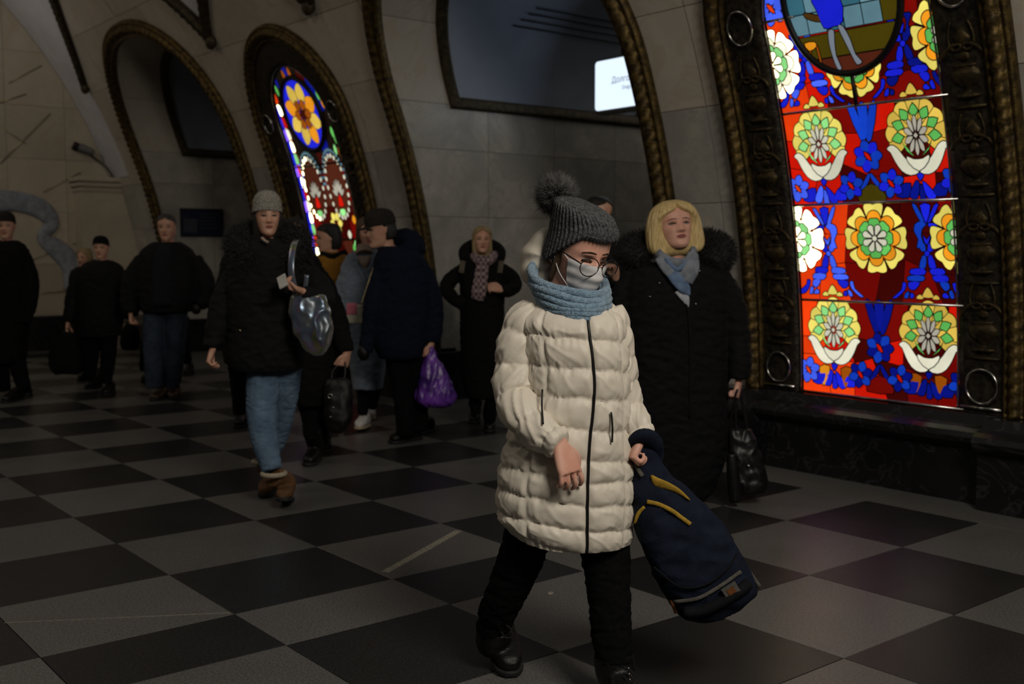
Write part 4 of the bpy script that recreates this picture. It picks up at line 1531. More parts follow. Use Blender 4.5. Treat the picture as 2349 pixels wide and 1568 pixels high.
def vnormals(V, Fs):
    N = np.zeros_like(V)
    quads = isinstance(Fs, np.ndarray)
    Q = Fs if quads else np.array([q for q in Fs if len(q) == 4])
    if len(Q):
        n = np.cross(V[Q[:, 2]] - V[Q[:, 0]], V[Q[:, 3]] - V[Q[:, 1]])
        for k in range(4):
            np.add.at(N, Q[:, k], n)
    Tq = np.array([]) if quads else np.array([q for q in Fs if len(q) == 3])
    if len(Tq):
        n = np.cross(V[Tq[:, 1]] - V[Tq[:, 0]], V[Tq[:, 2]] - V[Tq[:, 0]])
        for k in range(3):
            np.add.at(N, Tq[:, k], n)
    return N / np.maximum(np.linalg.norm(N, axis=1)[:, None], 1e-9)


def wrinkle(vf, amp=0.006, freq=9.0, stretch=(1, 1, 2.2), seed=0.0):
    V, Fs = vf
    V = np.array(V)
    N = vnormals(V, Fs)
    st = np.array(stretch) * freq
    off = Vector((seed * 3.1, seed * 1.7, seed))
    A = (V * st + np.array(off)).tolist()
    B = (V * st * 2.3 + np.array(off)).tolist()
    nn = noise.noise
    d = np.array([nn(a) + 0.5 * nn(b) for a, b in zip(A, B)])
    d = 1 - 2 * np.abs(d)          # ridged folds
    return V + N * (d * amp)[:, None], Fs


def torso(D, rows, sub=5, n=44, p=2.4, scale=1.0, yaw=0.0):
    A = []
    for r in rows:
        y, xl, xr, th = r[:4]
        dd = r[4] if len(r) > 4 else 0.0
        c = at((xl + xr) / 2, y, D + dd)
        hw = np.linalg.norm(at(xr, y, D + dd) - at(xl, y, D + dd)) / 2
        A.append([*c, hw, th / 2])
    A = cr(A, sub)
    cy, sy = math.cos(math.radians(yaw)), math.sin(math.radians(yaw))
    ax, ay = RH * cy + FH * sy, FH * cy - RH * sy
    return loft([ell_ring(a[:3], ax * a[3] * scale, ay * a[4] * scale, n, p) for a in A], True)


def limb(D, pts, n=14, sub=5, k=1.0, disp=None, flat=1.0):
    P = [at(x, y, D + dd) for x, y, dd, r in pts]
    R = [(r * k * (D + dd) / F, r * k * flat * (D + dd) / F) for x, y, dd, r in pts]
    return tube(P, R, n, sub, disp)


class Head:
    ROWS = [(-0.515, 0.05, 0.30, 0.12), (-0.495, 0.13, 0.345, 0.02), (-0.44, 0.185, 0.37, -0.08), (-0.36, 0.225, 0.372, -0.18), (-0.25, 0.262, 0.37, -0.28), (-0.12, 0.292, 0.37, -0.36), (0.0, 0.312, 0.368, -0.42),
            (0.12, 0.325, 0.375, -0.455), (0.24, 0.325, 0.365, -0.46), (0.34, 0.295, 0.315, -0.425), (0.42, 0.235, 0.235, -0.35), (0.475, 0.145, 0.12, -0.24), (0.50, 0.04, 0.0, -0.11)]

    def __init__(self, D, cx, ytop, ychin, yaw=0, pitch=0, roll=0, dd=0.0, wide=1.0):
        D = D + dd
        self.wide = wide
        self.h = np.linalg.norm(at(cx, ytop, D) - at(cx, ychin, D))
        self.c = at(cx, (ytop + ychin) / 2, D)
        y, p, r = [math.radians(a) for a in (yaw, pitch, roll)]
        X, Fw, Z = RH.copy(), -FH.copy(), UP.copy()
        Fw, X = Fw * math.cos(y) + X * math.sin(y), X * math.cos(y) - Fw * math.sin(y)
        Fw, Z = Fw * math.cos(p) - Z * math.sin(p), Z * math.cos(p) + Fw * math.sin(p)
        X, Z = X * math.cos(r) - Z * math.sin(r), Z * math.cos(r) + X * math.sin(r)
        self.X, self.Fw, self.Z = X, Fw, Z
        self.rows = np.array(self.ROWS)

    def w(self, x, f, z):
        x = x * self.wide
        return self.c + self.h * (x * self.X + f * self.Fw + z * self.Z)

    def dirw(self, x, f, z):
        return x * self.X + f * self.Fw + z * self.Z

    def prof(self, z):
        r = self.rows
        return [np.interp(z, r[:, 0], r[:, k]) for k in (1, 2, 3)]

    @staticmethod
    def feat(x, z):
        g = lambda a, b, sa, sb: math.exp(-((x - a) / sa) ** 2 - ((z - b) / sb) ** 2)
        ax = abs(x)
        d = 0.0
        # nose: ridge growing to the tip, then dropping to the lip
        if -0.20 < z < 0.12:
            t = (0.10 - z) / 0.24
            amp = 0.125 * max(0, t) ** 1.2 if z > -0.14 else 0.125 * max(0.0, (z + 0.185) / 0.045)
            d += amp * math.exp(-(x / (0.034 + 0.03 * max(0, min(1, t)))) ** 2)
            d += 0.03 * math.exp(-((ax - 0.055) / 0.03) ** 2 - ((z + 0.135) / 0.03) ** 2)
        gx = lambda a, b, sa, sb: math.exp(-((ax - a) / sa) ** 2 - ((z - b) / sb) ** 2)
        d -= 0.042 * gx(0.135, 0.005, 0.075, 0.045)
        d += 0.020 * gx(0.13, 0.085, 0.11, 0.03)
        d += 0.018 * gx(0.17, -0.11, 0.07, 0.08)
        d += 0.030 * g(0, -0.25, 0.085, 0.045)
        d -= 0.016 * g(0, -0.262, 0.10, 0.010)
        d -= 0.014 * g(0, -0.335, 0.09, 0.025)
        d += 0.026 * g(0, -0.43, 0.09, 0.05)
        return d

    def surf(self, phi, z, off=0.0, feat=True):
        """Local point on the face and skull; phi 0 is straight ahead."""
        w, fr, bk = self.prof(z)
        cs, sn = math.cos(phi), math.sin(phi)
        fc = 0.0 if z > -0.3 else (-0.3 - z) * 0.55
        n = 2.25
        k = (abs(cs) ** n + abs(sn) ** n) ** (-1 / n)
        x = w * sn * k
        f = fc + ((fr - fc) if cs > 0 else (fc - bk)) * cs * k
        if cs > 0 and feat:
            f += self.feat(x, z) * min(1.0, cs * 2.0)
        return np.array([x * (1 + off / max(w, 0.1)), f + off * cs, z])

    def mesh(self, n=84, m=70):
        rings = []
        for i in range(m):
            z = -0.513 + 1.011 * (0.5 - 0.5 * math.cos(math.pi * (i + 0.3) / (m - 0.4))) * 1.0
            z = min(0.498, z)
            rings.append(np.array([self.w(*self.surf(2 * math.pi * k / n, z)) for k in range(n)]))
        parts = [loft(rings, True)]
        for s in (-1, 1):
            parts.append(ellipsoid(self.w(s * 0.325, -0.03, -0.03), self.dirw(s * 0.02, 0.006, 0) * self.h, self.dirw(0.02 * s, -0.055, 0) * self.h, self.dirw(0.012 * s, -0.01, 0.10) * self.h, 12, 8))
        return parts

    def neck(self, rpx_ratio=0.20, drop=0.45, back=0.05):
        a = self.w(0, -0.10, -0.30)
        b = self.w(0, -0.12, -0.5) - UP * self.h * 0.12
        c = b - UP * self.h * drop + (-FH) * (-back)
        return tube([a, b, c], [self.h * 0.215, self.h * 0.22, self.h * 0.27], 20, 5)

    def face_parts(self, root, brow=None, detail=True, closed=0.0):
        h = self.h
        for s in (-1, 1):
            x, z = s * 0.135, 0.008
            f = self.fs(x, z) + 0.008
            tilt = self.dirw(1, -0.25 * s, 0)
            e = obj('eye', ellipsoid(self.w(x, f - 0.004, z), tilt * h * 0.052, self.dirw(0, 0.018, 0) * h, self.dirw(0, 0, 0.021 * (1 - closed)) * h, 14, 8), M['eye_white'], root)
            obj('iris', ellipsoid(self.w(x, f + 0.008, z), self.dirw(0.021, 0, 0) * h, self.dirw(0, 0.008, 0) * h, self.dirw(0, 0, 0.020 * (1 - closed)) * h, 12, 7), M['iris'], e)
            lid = [self.w(x + 0.06 * t, self.fs(x + 0.06 * t, z + 0.03) + 0.022 - 0.012 * t * t, z + 0.026 * (1 - closed * 1.6) - 0.016 * t * t) for t in np.linspace(-1, 1, 7)]
            obj('eyelid', tube(lid, h * 0.012, 7, 2), M['brow'] if detail else M['brow'], root)
            b = [self.w(x + 0.085 * t, self.fs(x + 0.085 * t, z + 0.1) + 0.006, z + 0.092 + 0.018 * (1 - t * t) - 0.008 * t * s) for t in np.linspace(-1, 1, 7)]
            obj('eyebrow', tube(b, [(h * 0.011 * (1 - 0.5 * abs(t)), h * 0.007) for t in np.linspace(-1, 1, 7)], 7, 2, ref=self.Z), brow or M['brow'], root)
        lp = []
        for zz, rr in ((-0.243, 0.014), (-0.279, 0.017)):
            pts = [self.w(0.095 * t, self.fs(0.095 * t, zz) + 0.004 - 0.012 * t * t, zz + (0.006 if zz > -0.26 else 0.0) * (1 - abs(2 * abs(t) - 0.6)) + 0.012 * t * t * (1 if zz < -0.26 else -0.9)) for t in np.linspace(-1, 1, 9)]
            lp.append(tube(pts, [h * rr * (1 - 0.8 * abs(t) ** 2.5) + 0.0005 for t in np.linspace(-1, 1, 9)], 8, 2))
        obj('lips', join(lp), M['lips'], root)

    def fs(self, x, z):
        w, fr, bk = self.prof(z)
        n = 2.25
        t = max(0.0, 1 - (abs(x) / w) ** n) ** (1 / n)
        fc = 0.0 if z > -0.3 else (-0.3 - z) * 0.55
        return fc + (fr - fc) * t + self.feat(x, z)

    def hair(self, rows, n=72, strand=0.012, freq=40, seed=0):
        """rows: (z, halfwidth, front, back, notch degrees); the notch leaves the face bare."""
        A = cr(rows, 5)
        rings = []
        rnd = random.Random(seed)
        ph = [rnd.uniform(0, 6) for _ in range(4)]
        for z, w, fr, bk, nt in A:
            ring = []
            for k in range(n):
                a = 2 * math.pi * k / n
                d = math.degrees(min(a, 2 * math.pi - a))
                st = 1 + strand * math.sin(freq * a + ph[0]) + strand * 0.7 * math.sin(freq * 0.43 * a + ph[1] + z * 6)
                t = max(0.0, min(1.0, (d - nt + 6) / 12.0))
                t = t * t * (3 - 2 * t)
                if nt <= 1:
                    t = 1.0
                kk = (0.60 + 0.40 * t) * (1 + (st - 1) * t)
                x = w * math.sin(a) * kk
                f = (fr if math.cos(a) > 0 else bk) * math.cos(a) * kk
                ring.append(self.w(x, f, z))
            rings.append(np.array(ring))
        return loft(rings, True)

    def beanie(self, z0=0.06, z1=0.62, w=0.37, fr=0.43, bk=0.50, ribs=44, amp=0.02, tilt=0.0, brim=0.14, n=132, m=44, slouch=0.0):
        rings = []
        for i in range(m + 1):
            t = i / m
            if t < 0.4:
                z = z0 + (z1 - z0) * (t / 0.4) * 0.38
                k = 1.0 - 0.04 * (t / 0.4) ** 2
            else:
                u = (t - 0.4) / 0.6 * math.pi / 2
                z = z0 + (z1 - z0) * (0.38 + 0.62 * math.sin(u))
                k = 0.96 * math.cos(u * 0.99) ** 0.85
            bz = (z - z0) / (z1 - z0)
            lip = 0.035 * (1 if bz < brim else max(0, 1 - (bz - brim) / 0.05)) if brim > 0 else 0.0
            ring = []
            for j in range(n):
                a = 2 * math.pi * j / n
                r = 1 + amp * math.sin(ribs * a) * min(1, 8 * (1.001 - t)) + lip
                x = w * k * math.sin(a) * r
                f = (fr if math.cos(a) > 0 else bk) * math.cos(a) * k * r - slouch * t * t
                ring.append(self.w(x, f, z + tilt * math.cos(a) * (1 - t)))
            rings.append(np.array(ring))
        return loft(rings, True)


def hand(W, f, nrm, L=0.175, curl=(35, 45, 30), spread=0.10, thumb=1.0, thumb_curl=0.5, fing=1.0):
    """Palm, four fingers and a thumb; curls towards nrm; thumb on the +side."""
    f = unit(f)
    nrm = unit(nrm - (nrm @ f) * f)
    s = np.cross(nrm, f) * thumb
    k = L / 0.175
    parts = []
    A = [(-0.035, 0.026, 0.020), (0.0, 0.028, 0.019), (0.03, 0.036, 0.018), (0.065, 0.041, 0.016), (0.088, 0.040, 0.0135)]
    parts.append(loft([ell_ring(W + f * d * k, s * a * k, nrm * b * k, 18, 2.6) for d, a, b in cr(A, 3)], True))
    for i, (o, ln) in enumerate(((0.0325, 0.068), (0.0110, 0.078), (-0.0110, 0.073), (-0.0315, 0.058))):
        base = W + (f * 0.078 + s * o) * k
        d = unit(f + s * spread * (0.6 - 0.4 * i))
        pts = [base]
        ang = 0.0
        for seg, c in zip((0.46, 0.30, 0.24), curl):
            ang += math.radians(c * (1 + 0.08 * i))
            dd = d * math.cos(ang) + nrm * math.sin(ang)
            pts.append(pts[-1] + dd * ln * seg * k * fing)
        parts.append(tube(pts, [0.0088 * k, 0.0086 * k, 0.0078 * k, 0.0062 * k], 10, 4))
        parts.append(ball(pts[-1], 0.0062 * k, 10, 6))
        parts.append(ball(pts[1], 0.0090 * k, 10, 6))
    b0 = W + (f * 0.012 + s * 0.022) * k
    d1 = unit(f * 0.72 + s * 0.68 + nrm * 0.25)
    p1 = b0 + d1 * 0.038 * k
    d2 = unit(f * 0.95 + s * (0.45 - 0.7 * thumb_curl) + nrm * (0.2 + 0.5 * thumb_curl))
    p2 = p1 + d2 * 0.032 * k
    p3 = p2 + unit(d2 + nrm * 0.25 * thumb_curl - s * 0.2 * thumb_curl) * 0.026 * k
    parts.append(tube([b0 - d1 * 0.01 * k, p1, p2, p3], [0.014 * k, 0.0125 * k, 0.0108 * k, 0.008 * k], 10, 4))
    parts.append(ball(p3, 0.008 * k, 10, 6))
    return parts


def shoe_parts(heel, d, L=0.26, Wd=0.095, ankle=0.11, pitch=0.0, shaft=None, yaw_tip=0.0):
    """Shoe from heel point on the ground; pitch > 0 lifts the toe, < 0 lifts the heel."""
    d = unit(d)
    s = unit(np.cross(d, UP))
    cp, sp = math.cos(math.radians(pitch)), math.sin(math.radians(pitch))
    f = d * cp + UP * sp
    u = UP * cp - d * sp
    o = np.asarray(heel, float)
    if pitch < 0:
        o = o + UP * L * math.sin(math.radians(-pitch))
    rows = [(0.0, 0.60, 0.055), (0.04, 0.78, 0.085), (0.16, 0.86, ankle), (0.30, 0.84, ankle * 0.98), (0.45, 0.90, ankle * 0.80), (0.62, 1.0, ankle * 0.62), (0.80, 0.98, 0.058), (0.93, 0.78, 0.048), (1.0, 0.42, 0.032)]
    rings = []
    for t, w, h in cr(rows, 3):
        c = o + f * t * L + u * (0.018 + h / 2)
        rings.append(ell_ring(c, s * w * Wd / 2, u * h / 2, 20, 2.8))
    upper = [loft(rings, True)]
    if shaft:
        upper.append(tube([o + f * L * 0.20 + u * 0.05] + [q[0] for q in shaft], [Wd * 0.42] + [q[1] for q in shaft], 16, 4))
    srows = [(-0.02, 0.62, 0), (0.03, 0.86, 0), (0.18, 0.94, 0), (0.40, 0.90, 0), (0.64, 1.08, 0), (0.84, 1.04, 0), (0.96, 0.80, 0), (1.03, 0.40, 0)]
    sr = [ell_ring(o + f * t * L + u * 0.0125, s * w * Wd / 2, u * 0.0125, 20, 4.0) for t, w, h in cr(srows, 3)]
    return upper, loft(sr, True)


def spikes(points, normals, length, rad=0.0016, jit=0.5, seed=1, droop=0.0):
    """Fur: one tapering strand per point."""
    rnd = random.Random(seed)
    V, Fs = [], []
    for p, n in zip(points, normals):
        n = unit(np.asarray(n) + jit * np.array([rnd.gauss(0, 0.5), rnd.gauss(0, 0.5), rnd.gauss(0, 0.5)]))
        L = length * rnd.uniform(0.6, 1.1)
        a = unit(np.cross(n, UP + 0.01 * RH))
        b = np.cross(n, a)
        k = len(V)
        bend = np.array([rnd.gauss(0, 0.12), rnd.gauss(0, 0.12), rnd.gauss(0, 0.12) - droop]) * L
        for q in (0, 1, 2):
            t = 2 * math.pi * q / 3
            V.append(p + rad * (a * math.cos(t) + b * math.sin(t)))
        m = p + n * L * 0.55 + bend * 0.3
        for q in (0, 1, 2):
            t = 2 * math.pi * q / 3
            V.append(m + rad * 0.75 * (a * math.cos(t) + b * math.sin(t)))
        V.append(p + n * L + bend)
        for q in (0, 1, 2):
            r = (q + 1) % 3
            Fs.append([k + q, k + r, k + 3 + r, k + 3 + q])
            Fs.append([k + 3 + q, k + 3 + r, k + 6])
    return np.array(V), Fs


def fur_on(vf, count, length, rad=0.0018, jit=0.6, seed=3, droop=0.1, keep=None):
    V, Fs = vf
    V = np.array(V)
    N = vnormals(V, Fs)
    rnd = random.Random(seed)
    idx = [rnd.randrange(len(V)) for _ in range(count)]
    if keep is not None:
        idx = [i for i in idx if keep(V[i])]
    return spikes(V[idx], N[idx], length, rad, jit, seed, droop)
# ------------------------------------------------------------------ girl in the cream puffer coat
M['puffer'] = mat('puffer', (0.72, 0.665, 0.57), 0.5, 0.0, 0.4, c2=(0.67, 0.61, 0.52), scale=6, bump=0.10, bscale=55)
M['zip'] = mat('zip', (0.012, 0.012, 0.012), 0.4, 0.3)
M['knit_grey'] = mat('knit_grey', (0.125, 0.128, 0.135), 0.9, c2=(0.035, 0.036, 0.040), scale=120, bump=0.9, bscale=260)
M['knit_blue'] = mat('knit_blue', (0.25, 0.385, 0.51), 0.95, c2=(0.14, 0.23, 0.33), scale=90, bump=0.9, bscale=200, sheen=0.3)
M['mask'] = mat('mask', (0.74, 0.73, 0.74), 0.8, c2=(0.68, 0.68, 0.70), scale=40)
M['glasses'] = mat('glasses', (0.012, 0.011, 0.010), 0.25, 0.2)
M['nail_red'] = mat('nail_red', (0.45, 0.04, 0.03), 0.25)
D1 = 3.45
s1 = D1 / F
girl = thing('person', 'person walking in long cream puffer coat with bobble hat, glasses and white face mask', 'person', tuple(on_floor(1300, 1580)))

hd = Head(D1, 1330, 488, 668, yaw=34, pitch=20, roll=4, dd=-0.02)
torso_rows = [(668, 1262, 1372, 0.14, 0.02), (690, 1232, 1400, 0.19, 0.02), (712, 1204, 1420, 0.23, 0.01), (745, 1192, 1430, 0.27), (800, 1200, 1436, 0.30), (870, 1204, 1442, 0.31), (940, 1188, 1444, 0.31),
              (1000, 1166, 1446, 0.32), (1060, 1150, 1450, 0.335), (1120, 1142, 1452, 0.345), (1175, 1144, 1450, 0.345), (1215, 1152, 1446, 0.335), (1238, 1160, 1440, 0.32)]
SEAM = [700, 772, 838, 902, 970, 1036, 1082, 1134, 1190, 1242]


def coat_shell():
    sub, n = 16, 220
    A, Y = [], []
    for r in torso_rows:
        y, xl, xr, th = r[:4]
        dd = r[4] if len(r) > 4 else 0
        c = at((xl + xr) / 2, y, D1 + dd)
        A.append([*c, np.linalg.norm(at(xr, y, D1) - at(xl, y, D1)) / 2, th / 2, y])
    A = cr(A, sub)
    ph = np.arange(n) * 2 * math.pi / n            # 0 = right, pi/2 = away, 3pi/2 = towards camera
    zipa = 1.5 * math.pi + 0.22
    rings, pts = [], []
    for a in A:
        y = a[5]
        ring = ell_ring(a[:3], RH * a[3], FH * a[4], n, 2.3)
        out = ring - a[:3]
        out /= np.linalg.norm(out, axis=1)[:, None]
        disp = np.zeros(n)
        for j in range(n):
            w = ph[j]
            dz = (w - zipa + math.pi) % (2 * math.pi) - math.pi
            # quilting seams run level, a little lower to the side of the hip
            yy = y - 10 * math.sin(dz * 1.3) + 4 * noise.noise(Vector((w * 3, y * 0.01, 0.3)))
            if y > 1000 and dz < 0:
                yy += 14 * min(1.0, -dz)
            k = 0
            while k < len(SEAM) - 2 and yy > SEAM[k + 1]:
                k += 1
            t = (yy - SEAM[k]) / (SEAM[k + 1] - SEAM[k])
            t = max(0.0, min(1.0, t))
            puff = 1 - abs(2 * t - 1) ** 3.2
            # vertical seams: zip, side front, pocket line
            vs = 1.0
            for q, wd in ((0.0, 0.05), (-0.80, 0.045), (0.72, 0.045), (-1.75, 0.05), (1.6, 0.05)):
                vs *= 1 - 0.9 * math.exp(-((dz - q) / wd) ** 2)
            # gathers radiating from the seams
            edge = math.exp(-(min(t, 1 - t) / 0.24) ** 2)
            gath = (max(0.0, 1 - 2.6 * abs(noise.noise(Vector((w * 11 + t * 1.2, k * 3.7, t * 0.9))))) ** 1.5) * edge
            crum = noise.noise(Vector((w * 4 + t * 1.5, k * 2.1 + t, 4.0)))
            cr2 = max(0.0, 1 - 3.0 * abs(noise.noise(Vector((w * 3.2 - t * 1.1, k * 1.3 + t * 1.2, 9.0))))) ** 2
            disp[j] = (0.0125 - 0.0035 * min(1.0, abs(dz))) * puff * vs - 0.0065 * gath * vs + 0.004 * crum * vs + 0.0035 * cr2 * vs - 0.002
        lift = 0.045 * max(0.0, (y - 1175) / 63.0) * np.maximum(0.0, -np.cos(ph)) ** 1.5
        rings.append(ring + out * disp[:, None] + lift[:, None] * UP)
        pts.append(rings[-1][int(round(zipa / (2 * math.pi) * n)) % n])
    return rings, pts


rings, zp = coat_shell()


def sleeve_disp(bands, seed, amp=0.10):
    def f(s, t):
        k = np.ones_like(t)
        b = 0
        while b < len(bands) - 2 and s > bands[b + 1]:
            b += 1
        u = max(0.0, min(1.0, (s - bands[b]) / (bands[b + 1] - bands[b])))
        puff = 1 - abs(2 * u - 1) ** 3.0
        out = []
        for a in t:
            edge = math.exp(-(min(u, 1 - u) / 0.3) ** 2)
            x_, y_ = math.cos(a), math.sin(a)
            g_ = max(0.0, 1 - 2.8 * abs(noise.noise(Vector((x_ * 2.6 + seed, y_ * 2.6, s * 9 + b * 5))))) ** 1.5
            c_ = max(0.0, 1 - 2.4 * abs(noise.noise(Vector((x_ * 1.1 + seed + s * 3, y_ * 1.1 + 5, s * 13 + x_ * 1.2))))) ** 1.6
            out.append(0.92 + amp * 1.4 * puff - amp * 1.1 * g_ * edge + amp * 1.5 * c_)
        return np.array(out)
    return f


armL = [(1238, 716, 0.0, 40), (1205, 750, -0.01, 47), (1184, 830, -0.02, 48), (1182, 900, -0.05, 48), (1198, 945, -0.10, 46), (1232, 985, -0.15, 42), (1268, 1008, -0.19, 37), (1286, 1020, -0.205, 33)]
armR = [(1392, 712, 0.0, 36), (1412, 760, 0.0, 38), (1420, 840, 0.0, 38), (1430, 900, -0.01, 36), (1448, 950, -0.03, 34), (1466, 985, -0.05, 33), (1474, 1002, -0.055, 31)]
sl = []
for arm, seed in ((armL, 0.0), (armR, 7.0)):
    P = [at(x, y, D1 + dd) for x, y, dd, r in arm]
    R = [r * (D1 + dd) / F for x, y, dd, r in arm]
    L = np.sum(np.linalg.norm(np.diff(cr(np.array(P), 10), axis=0), axis=1))
    sl.append(tube(P, R, 64, 22, sleeve_disp([0, L * 0.16, L * 0.36, L * 0.56, L * 0.76, L * 0.94, L * 1.001], seed, 0.085)))
# hood lying on the back, left of the neck
hoodp = [at(1262, 655, D1 + 0.09), at(1238, 630, D1 + 0.10), at(1232, 590, D1 + 0.11), at(1250, 552, D1 + 0.11), at(1275, 540, D1 + 0.13)]
hood = tube(hoodp, [(0.05, 0.06), (0.055, 0.08), (0.052, 0.085), (0.04, 0.07), (0.02, 0.05)], 40, 12, lambda s, t: 1 + 0.05 * np.sin(s * 120) + 0.04 * np.cos(3 * t + s * 40))
hood2 = tube([at(1262, 660, D1 + 0.1), at(1310, 668, D1 + 0.15), at(1370, 668, D1 + 0.1)], [(0.05, 0.05)] * 3, 24, 6)
coat = join([loft(rings, True)] + sl + [remesh([hood, hood2], 0.005, 1)])
obj('puffer_coat', coat, M['puffer'], girl)
zpp = np.array(zp)[:, :]
obj('zip', tube(zpp[8::4] - FH * 0.003, (0.0048, 0.003), 8, 1, ref=RH), M['zip'], girl)
for (pp) in ([(1244, 893), (1243, 930), (1246, 972)], [(1402, 945), (1405, 980), (1404, 1014)]):
    # side pocket zips, lifted onto the coat surface
    q = []
    for x, y in pp:
        r = ray(x, y)
        d0 = coat[0] - CAM
        t = d0 @ r / (r @ r)
        e = np.linalg.norm(d0 - t[:, None] * r, axis=1)
        ok = e < 0.02
        q.append(CAM + r * ((t[ok].min() if ok.any() else D1) - 0.003))
    obj('pocket_zip', tube(q, 0.003, 6, 4), M['zip'], girl)

# body: head, neck, arms, hands and legs as one surface
wl = at(1286, 1024, D1 - 0.205)
hl = hand(wl, at(1304, 1072, D1 - 0.225) - wl, FH * 0.75 - RH * 0.45, 0.172, (16, 34, 26), 0.24, thumb=-1.0, thumb_curl=0.6)
wr = at(1472, 1000, D1 - 0.06)
hr = hand(wr, at(1452, 1042, D1 - 0.075) - wr, RH * 0.95 + FH * 0.1 - UP * 0.1, 0.16, (60, 65, 45), 0.06, thumb=1.0, thumb_curl=0.3)
legF = [(1375, 1180, 0.0, 58), (1388, 1270, -0.02, 56), (1398, 1370, -0.07, 48), (1402, 1450, -0.10, 46), (1412, 1520, -0.12, 42)]
legB = [(1225, 1180, 0.02, 58), (1200, 1265, 0.04, 52), (1165, 1350, 0.08, 46), (1135, 1420, 0.13, 40), (1132, 1480, 0.17, 34)]
tr_sc = [(y, (xl + xr) / 2 - (xr - xl) * 0.36, (xl + xr) / 2 + (xr - xl) * 0.36, th * 0.7, *(r[0:0])) for (y, xl, xr, th), r in [((q[0], q[1], q[2], q[3]), q) for q in torso_rows]]
body = remesh(hd.mesh() + [hd.neck(), torso(D1, tr_sc)] + [limb(D1, armL, 14, 5, 0.62), limb(D1, armR, 14, 5, 0.62), limb(D1, legF, 14, 5, 0.8), limb(D1, legB, 14, 5, 0.8)] + hl + hr, 0.0038, 1)
obj('body', body, M['skin_rosy'], girl)
hd.face_parts(girl, M['hair_brown'], closed=0.45)
nl = at(1329, 1045, D1 - 0.26)
# trousers and boots
M['girl_trousers'] = fabric('girl_trousers', (0.0045, 0.0045, 0.005), 0.95, bump=0.3, spec=0.08)
trs = remesh([limb(D1, [(x, y, dd, r) for x, y, dd, r in legF], 24, 6), limb(D1, legB, 24, 6)], 0.007, 1)
trs = wrinkle(trs, 0.006, 14, (1, 1, 2.5), 2)
obj('trousers', trs, M['girl_trousers'], girl)
hF = on_floor(1412, 1600)
upF, soF = shoe_parts(hF, unit(-FH + RH * 0.10), 0.25, 0.10, 0.12, 6, [(at(1412, 1545, D1 - 0.12), 0.062), (at(1408, 1500, D1 - 0.11), 0.064)])
bt = obj('boot', remesh(upF, 0.006, 2), M['leather'], girl)
obj('sole', soF, M['rubber'], bt)
hB = on_floor(1138, 1520)
upB, soB = shoe_parts(hB + FH * 0.11, unit(-FH + RH * 0.22), 0.25, 0.098, 0.12, -14, [(at(1130, 1470, D1 + 0.17), 0.058), (at(1136, 1435, D1 + 0.14), 0.06)])
bt2 = obj('boot', remesh(upB, 0.006, 2), M['leather'], girl)
obj('sole', soB, M['rubber'], bt2)
# laces: eyelets and hanging loops
for (c_, d_, b_) in (((1432, 1540), D1 - 0.19, bt), ((1152, 1440), D1 + 0.09, bt2)):
    lc = [at(c_[0] + x, c_[1] + y, d_ - 0.02) for x, y in ((0, -12), (18, 0), (22, 18), (8, 22), (-2, 8))]
    obj('lace', tube(lc, 0.0022, 6, 6), M['rubber'], b_)
for k in range(4):
    obj('eyelet', ball(at(1442 + k * 1.5, 1532 + 13 * k, D1 - 0.205), 0.0035, 8, 6), M['steel'], bt)

# hat: ribbed knit pulled low, with a fur bobble
hat = hd.beanie(z0=0.31, z1=0.74, w=0.395, fr=0.445, bk=0.53, ribs=46, amp=0.030, tilt=0.0, brim=0.0, n=276, m=60, slouch=0.17)
hv, hf_ = hat
# the edge dips over the ears and the nape
loc = np.stack([(hv - hd.c) @ a / hd.h for a in (hd.X, hd.Fw, hd.Z)], 1)
dip = np.clip((0.56 - loc[:, 2]) / 0.27, 0, 1) * np.clip((0.34 - loc[:, 1]) / 0.5, 0, 1)
hv = hv - (dip * 0.54 * hd.h)[:, None] * hd.Z
lean = np.clip((loc[:, 2] - 0.40) / 0.34, 0, 1) ** 1.4
hv = hv - (lean * 0.17 * hd.h)[:, None] * RH - (lean * 0.07 * hd.h)[:, None] * UP
hat_o = obj('bobble_hat', (hv, hf_), M['knit_grey'], girl)
pc = at(1277, 447, D1 + 0.02)
rb = 0.030
bpts, bn = [], []
rnd = random.Random(5)
for k in range(7500):
    d = unit([rnd.gauss(0, 1) for _ in range(3)])
    bpts.append(pc + d * rb * 0.8)
    bn.append(d)
obj('fur_bobble', spikes(bpts, bn, 0.052, 0.0009, 0.28, 9), M['fur_grey'], hat_o)
obj('bobble_core', ball(pc, rb, 18, 12), M['fur_grey'], hat_o)

# face mask: pleated patch over nose, mouth and chin
def patch(z0, z1, ph, off, nz=26, nph=40, pleat=0.006, thick=0.006):
    G_ = []
    for lay in (0, -thick):
        rows = []
        for i in range(nz + 1):
            z = z0 + (z1 - z0) * i / nz
            row = []
            for k in range(nph + 1):
                a = -ph + 2 * ph * k / nph
                p = hd.surf(a, z, 0.0, False)
                # stretched cloth bridges the hollows beside the nose
                br = 0.105 * math.exp(-(a / 0.50) ** 2) * math.exp(-((z + 0.17) / 0.19) ** 2)
                lift = off + lay + br + pleat * math.sin(i / nz * math.pi * 7)
                dirr = np.array([math.sin(a), math.cos(a), 0.0])
                row.append(hd.w(*(p + dirr * lift)))
            rows.append(np.array(row))
        G_.append(rows)
    return loft(G_[0], False, closed=False), loft(G_[1], False, closed=False)


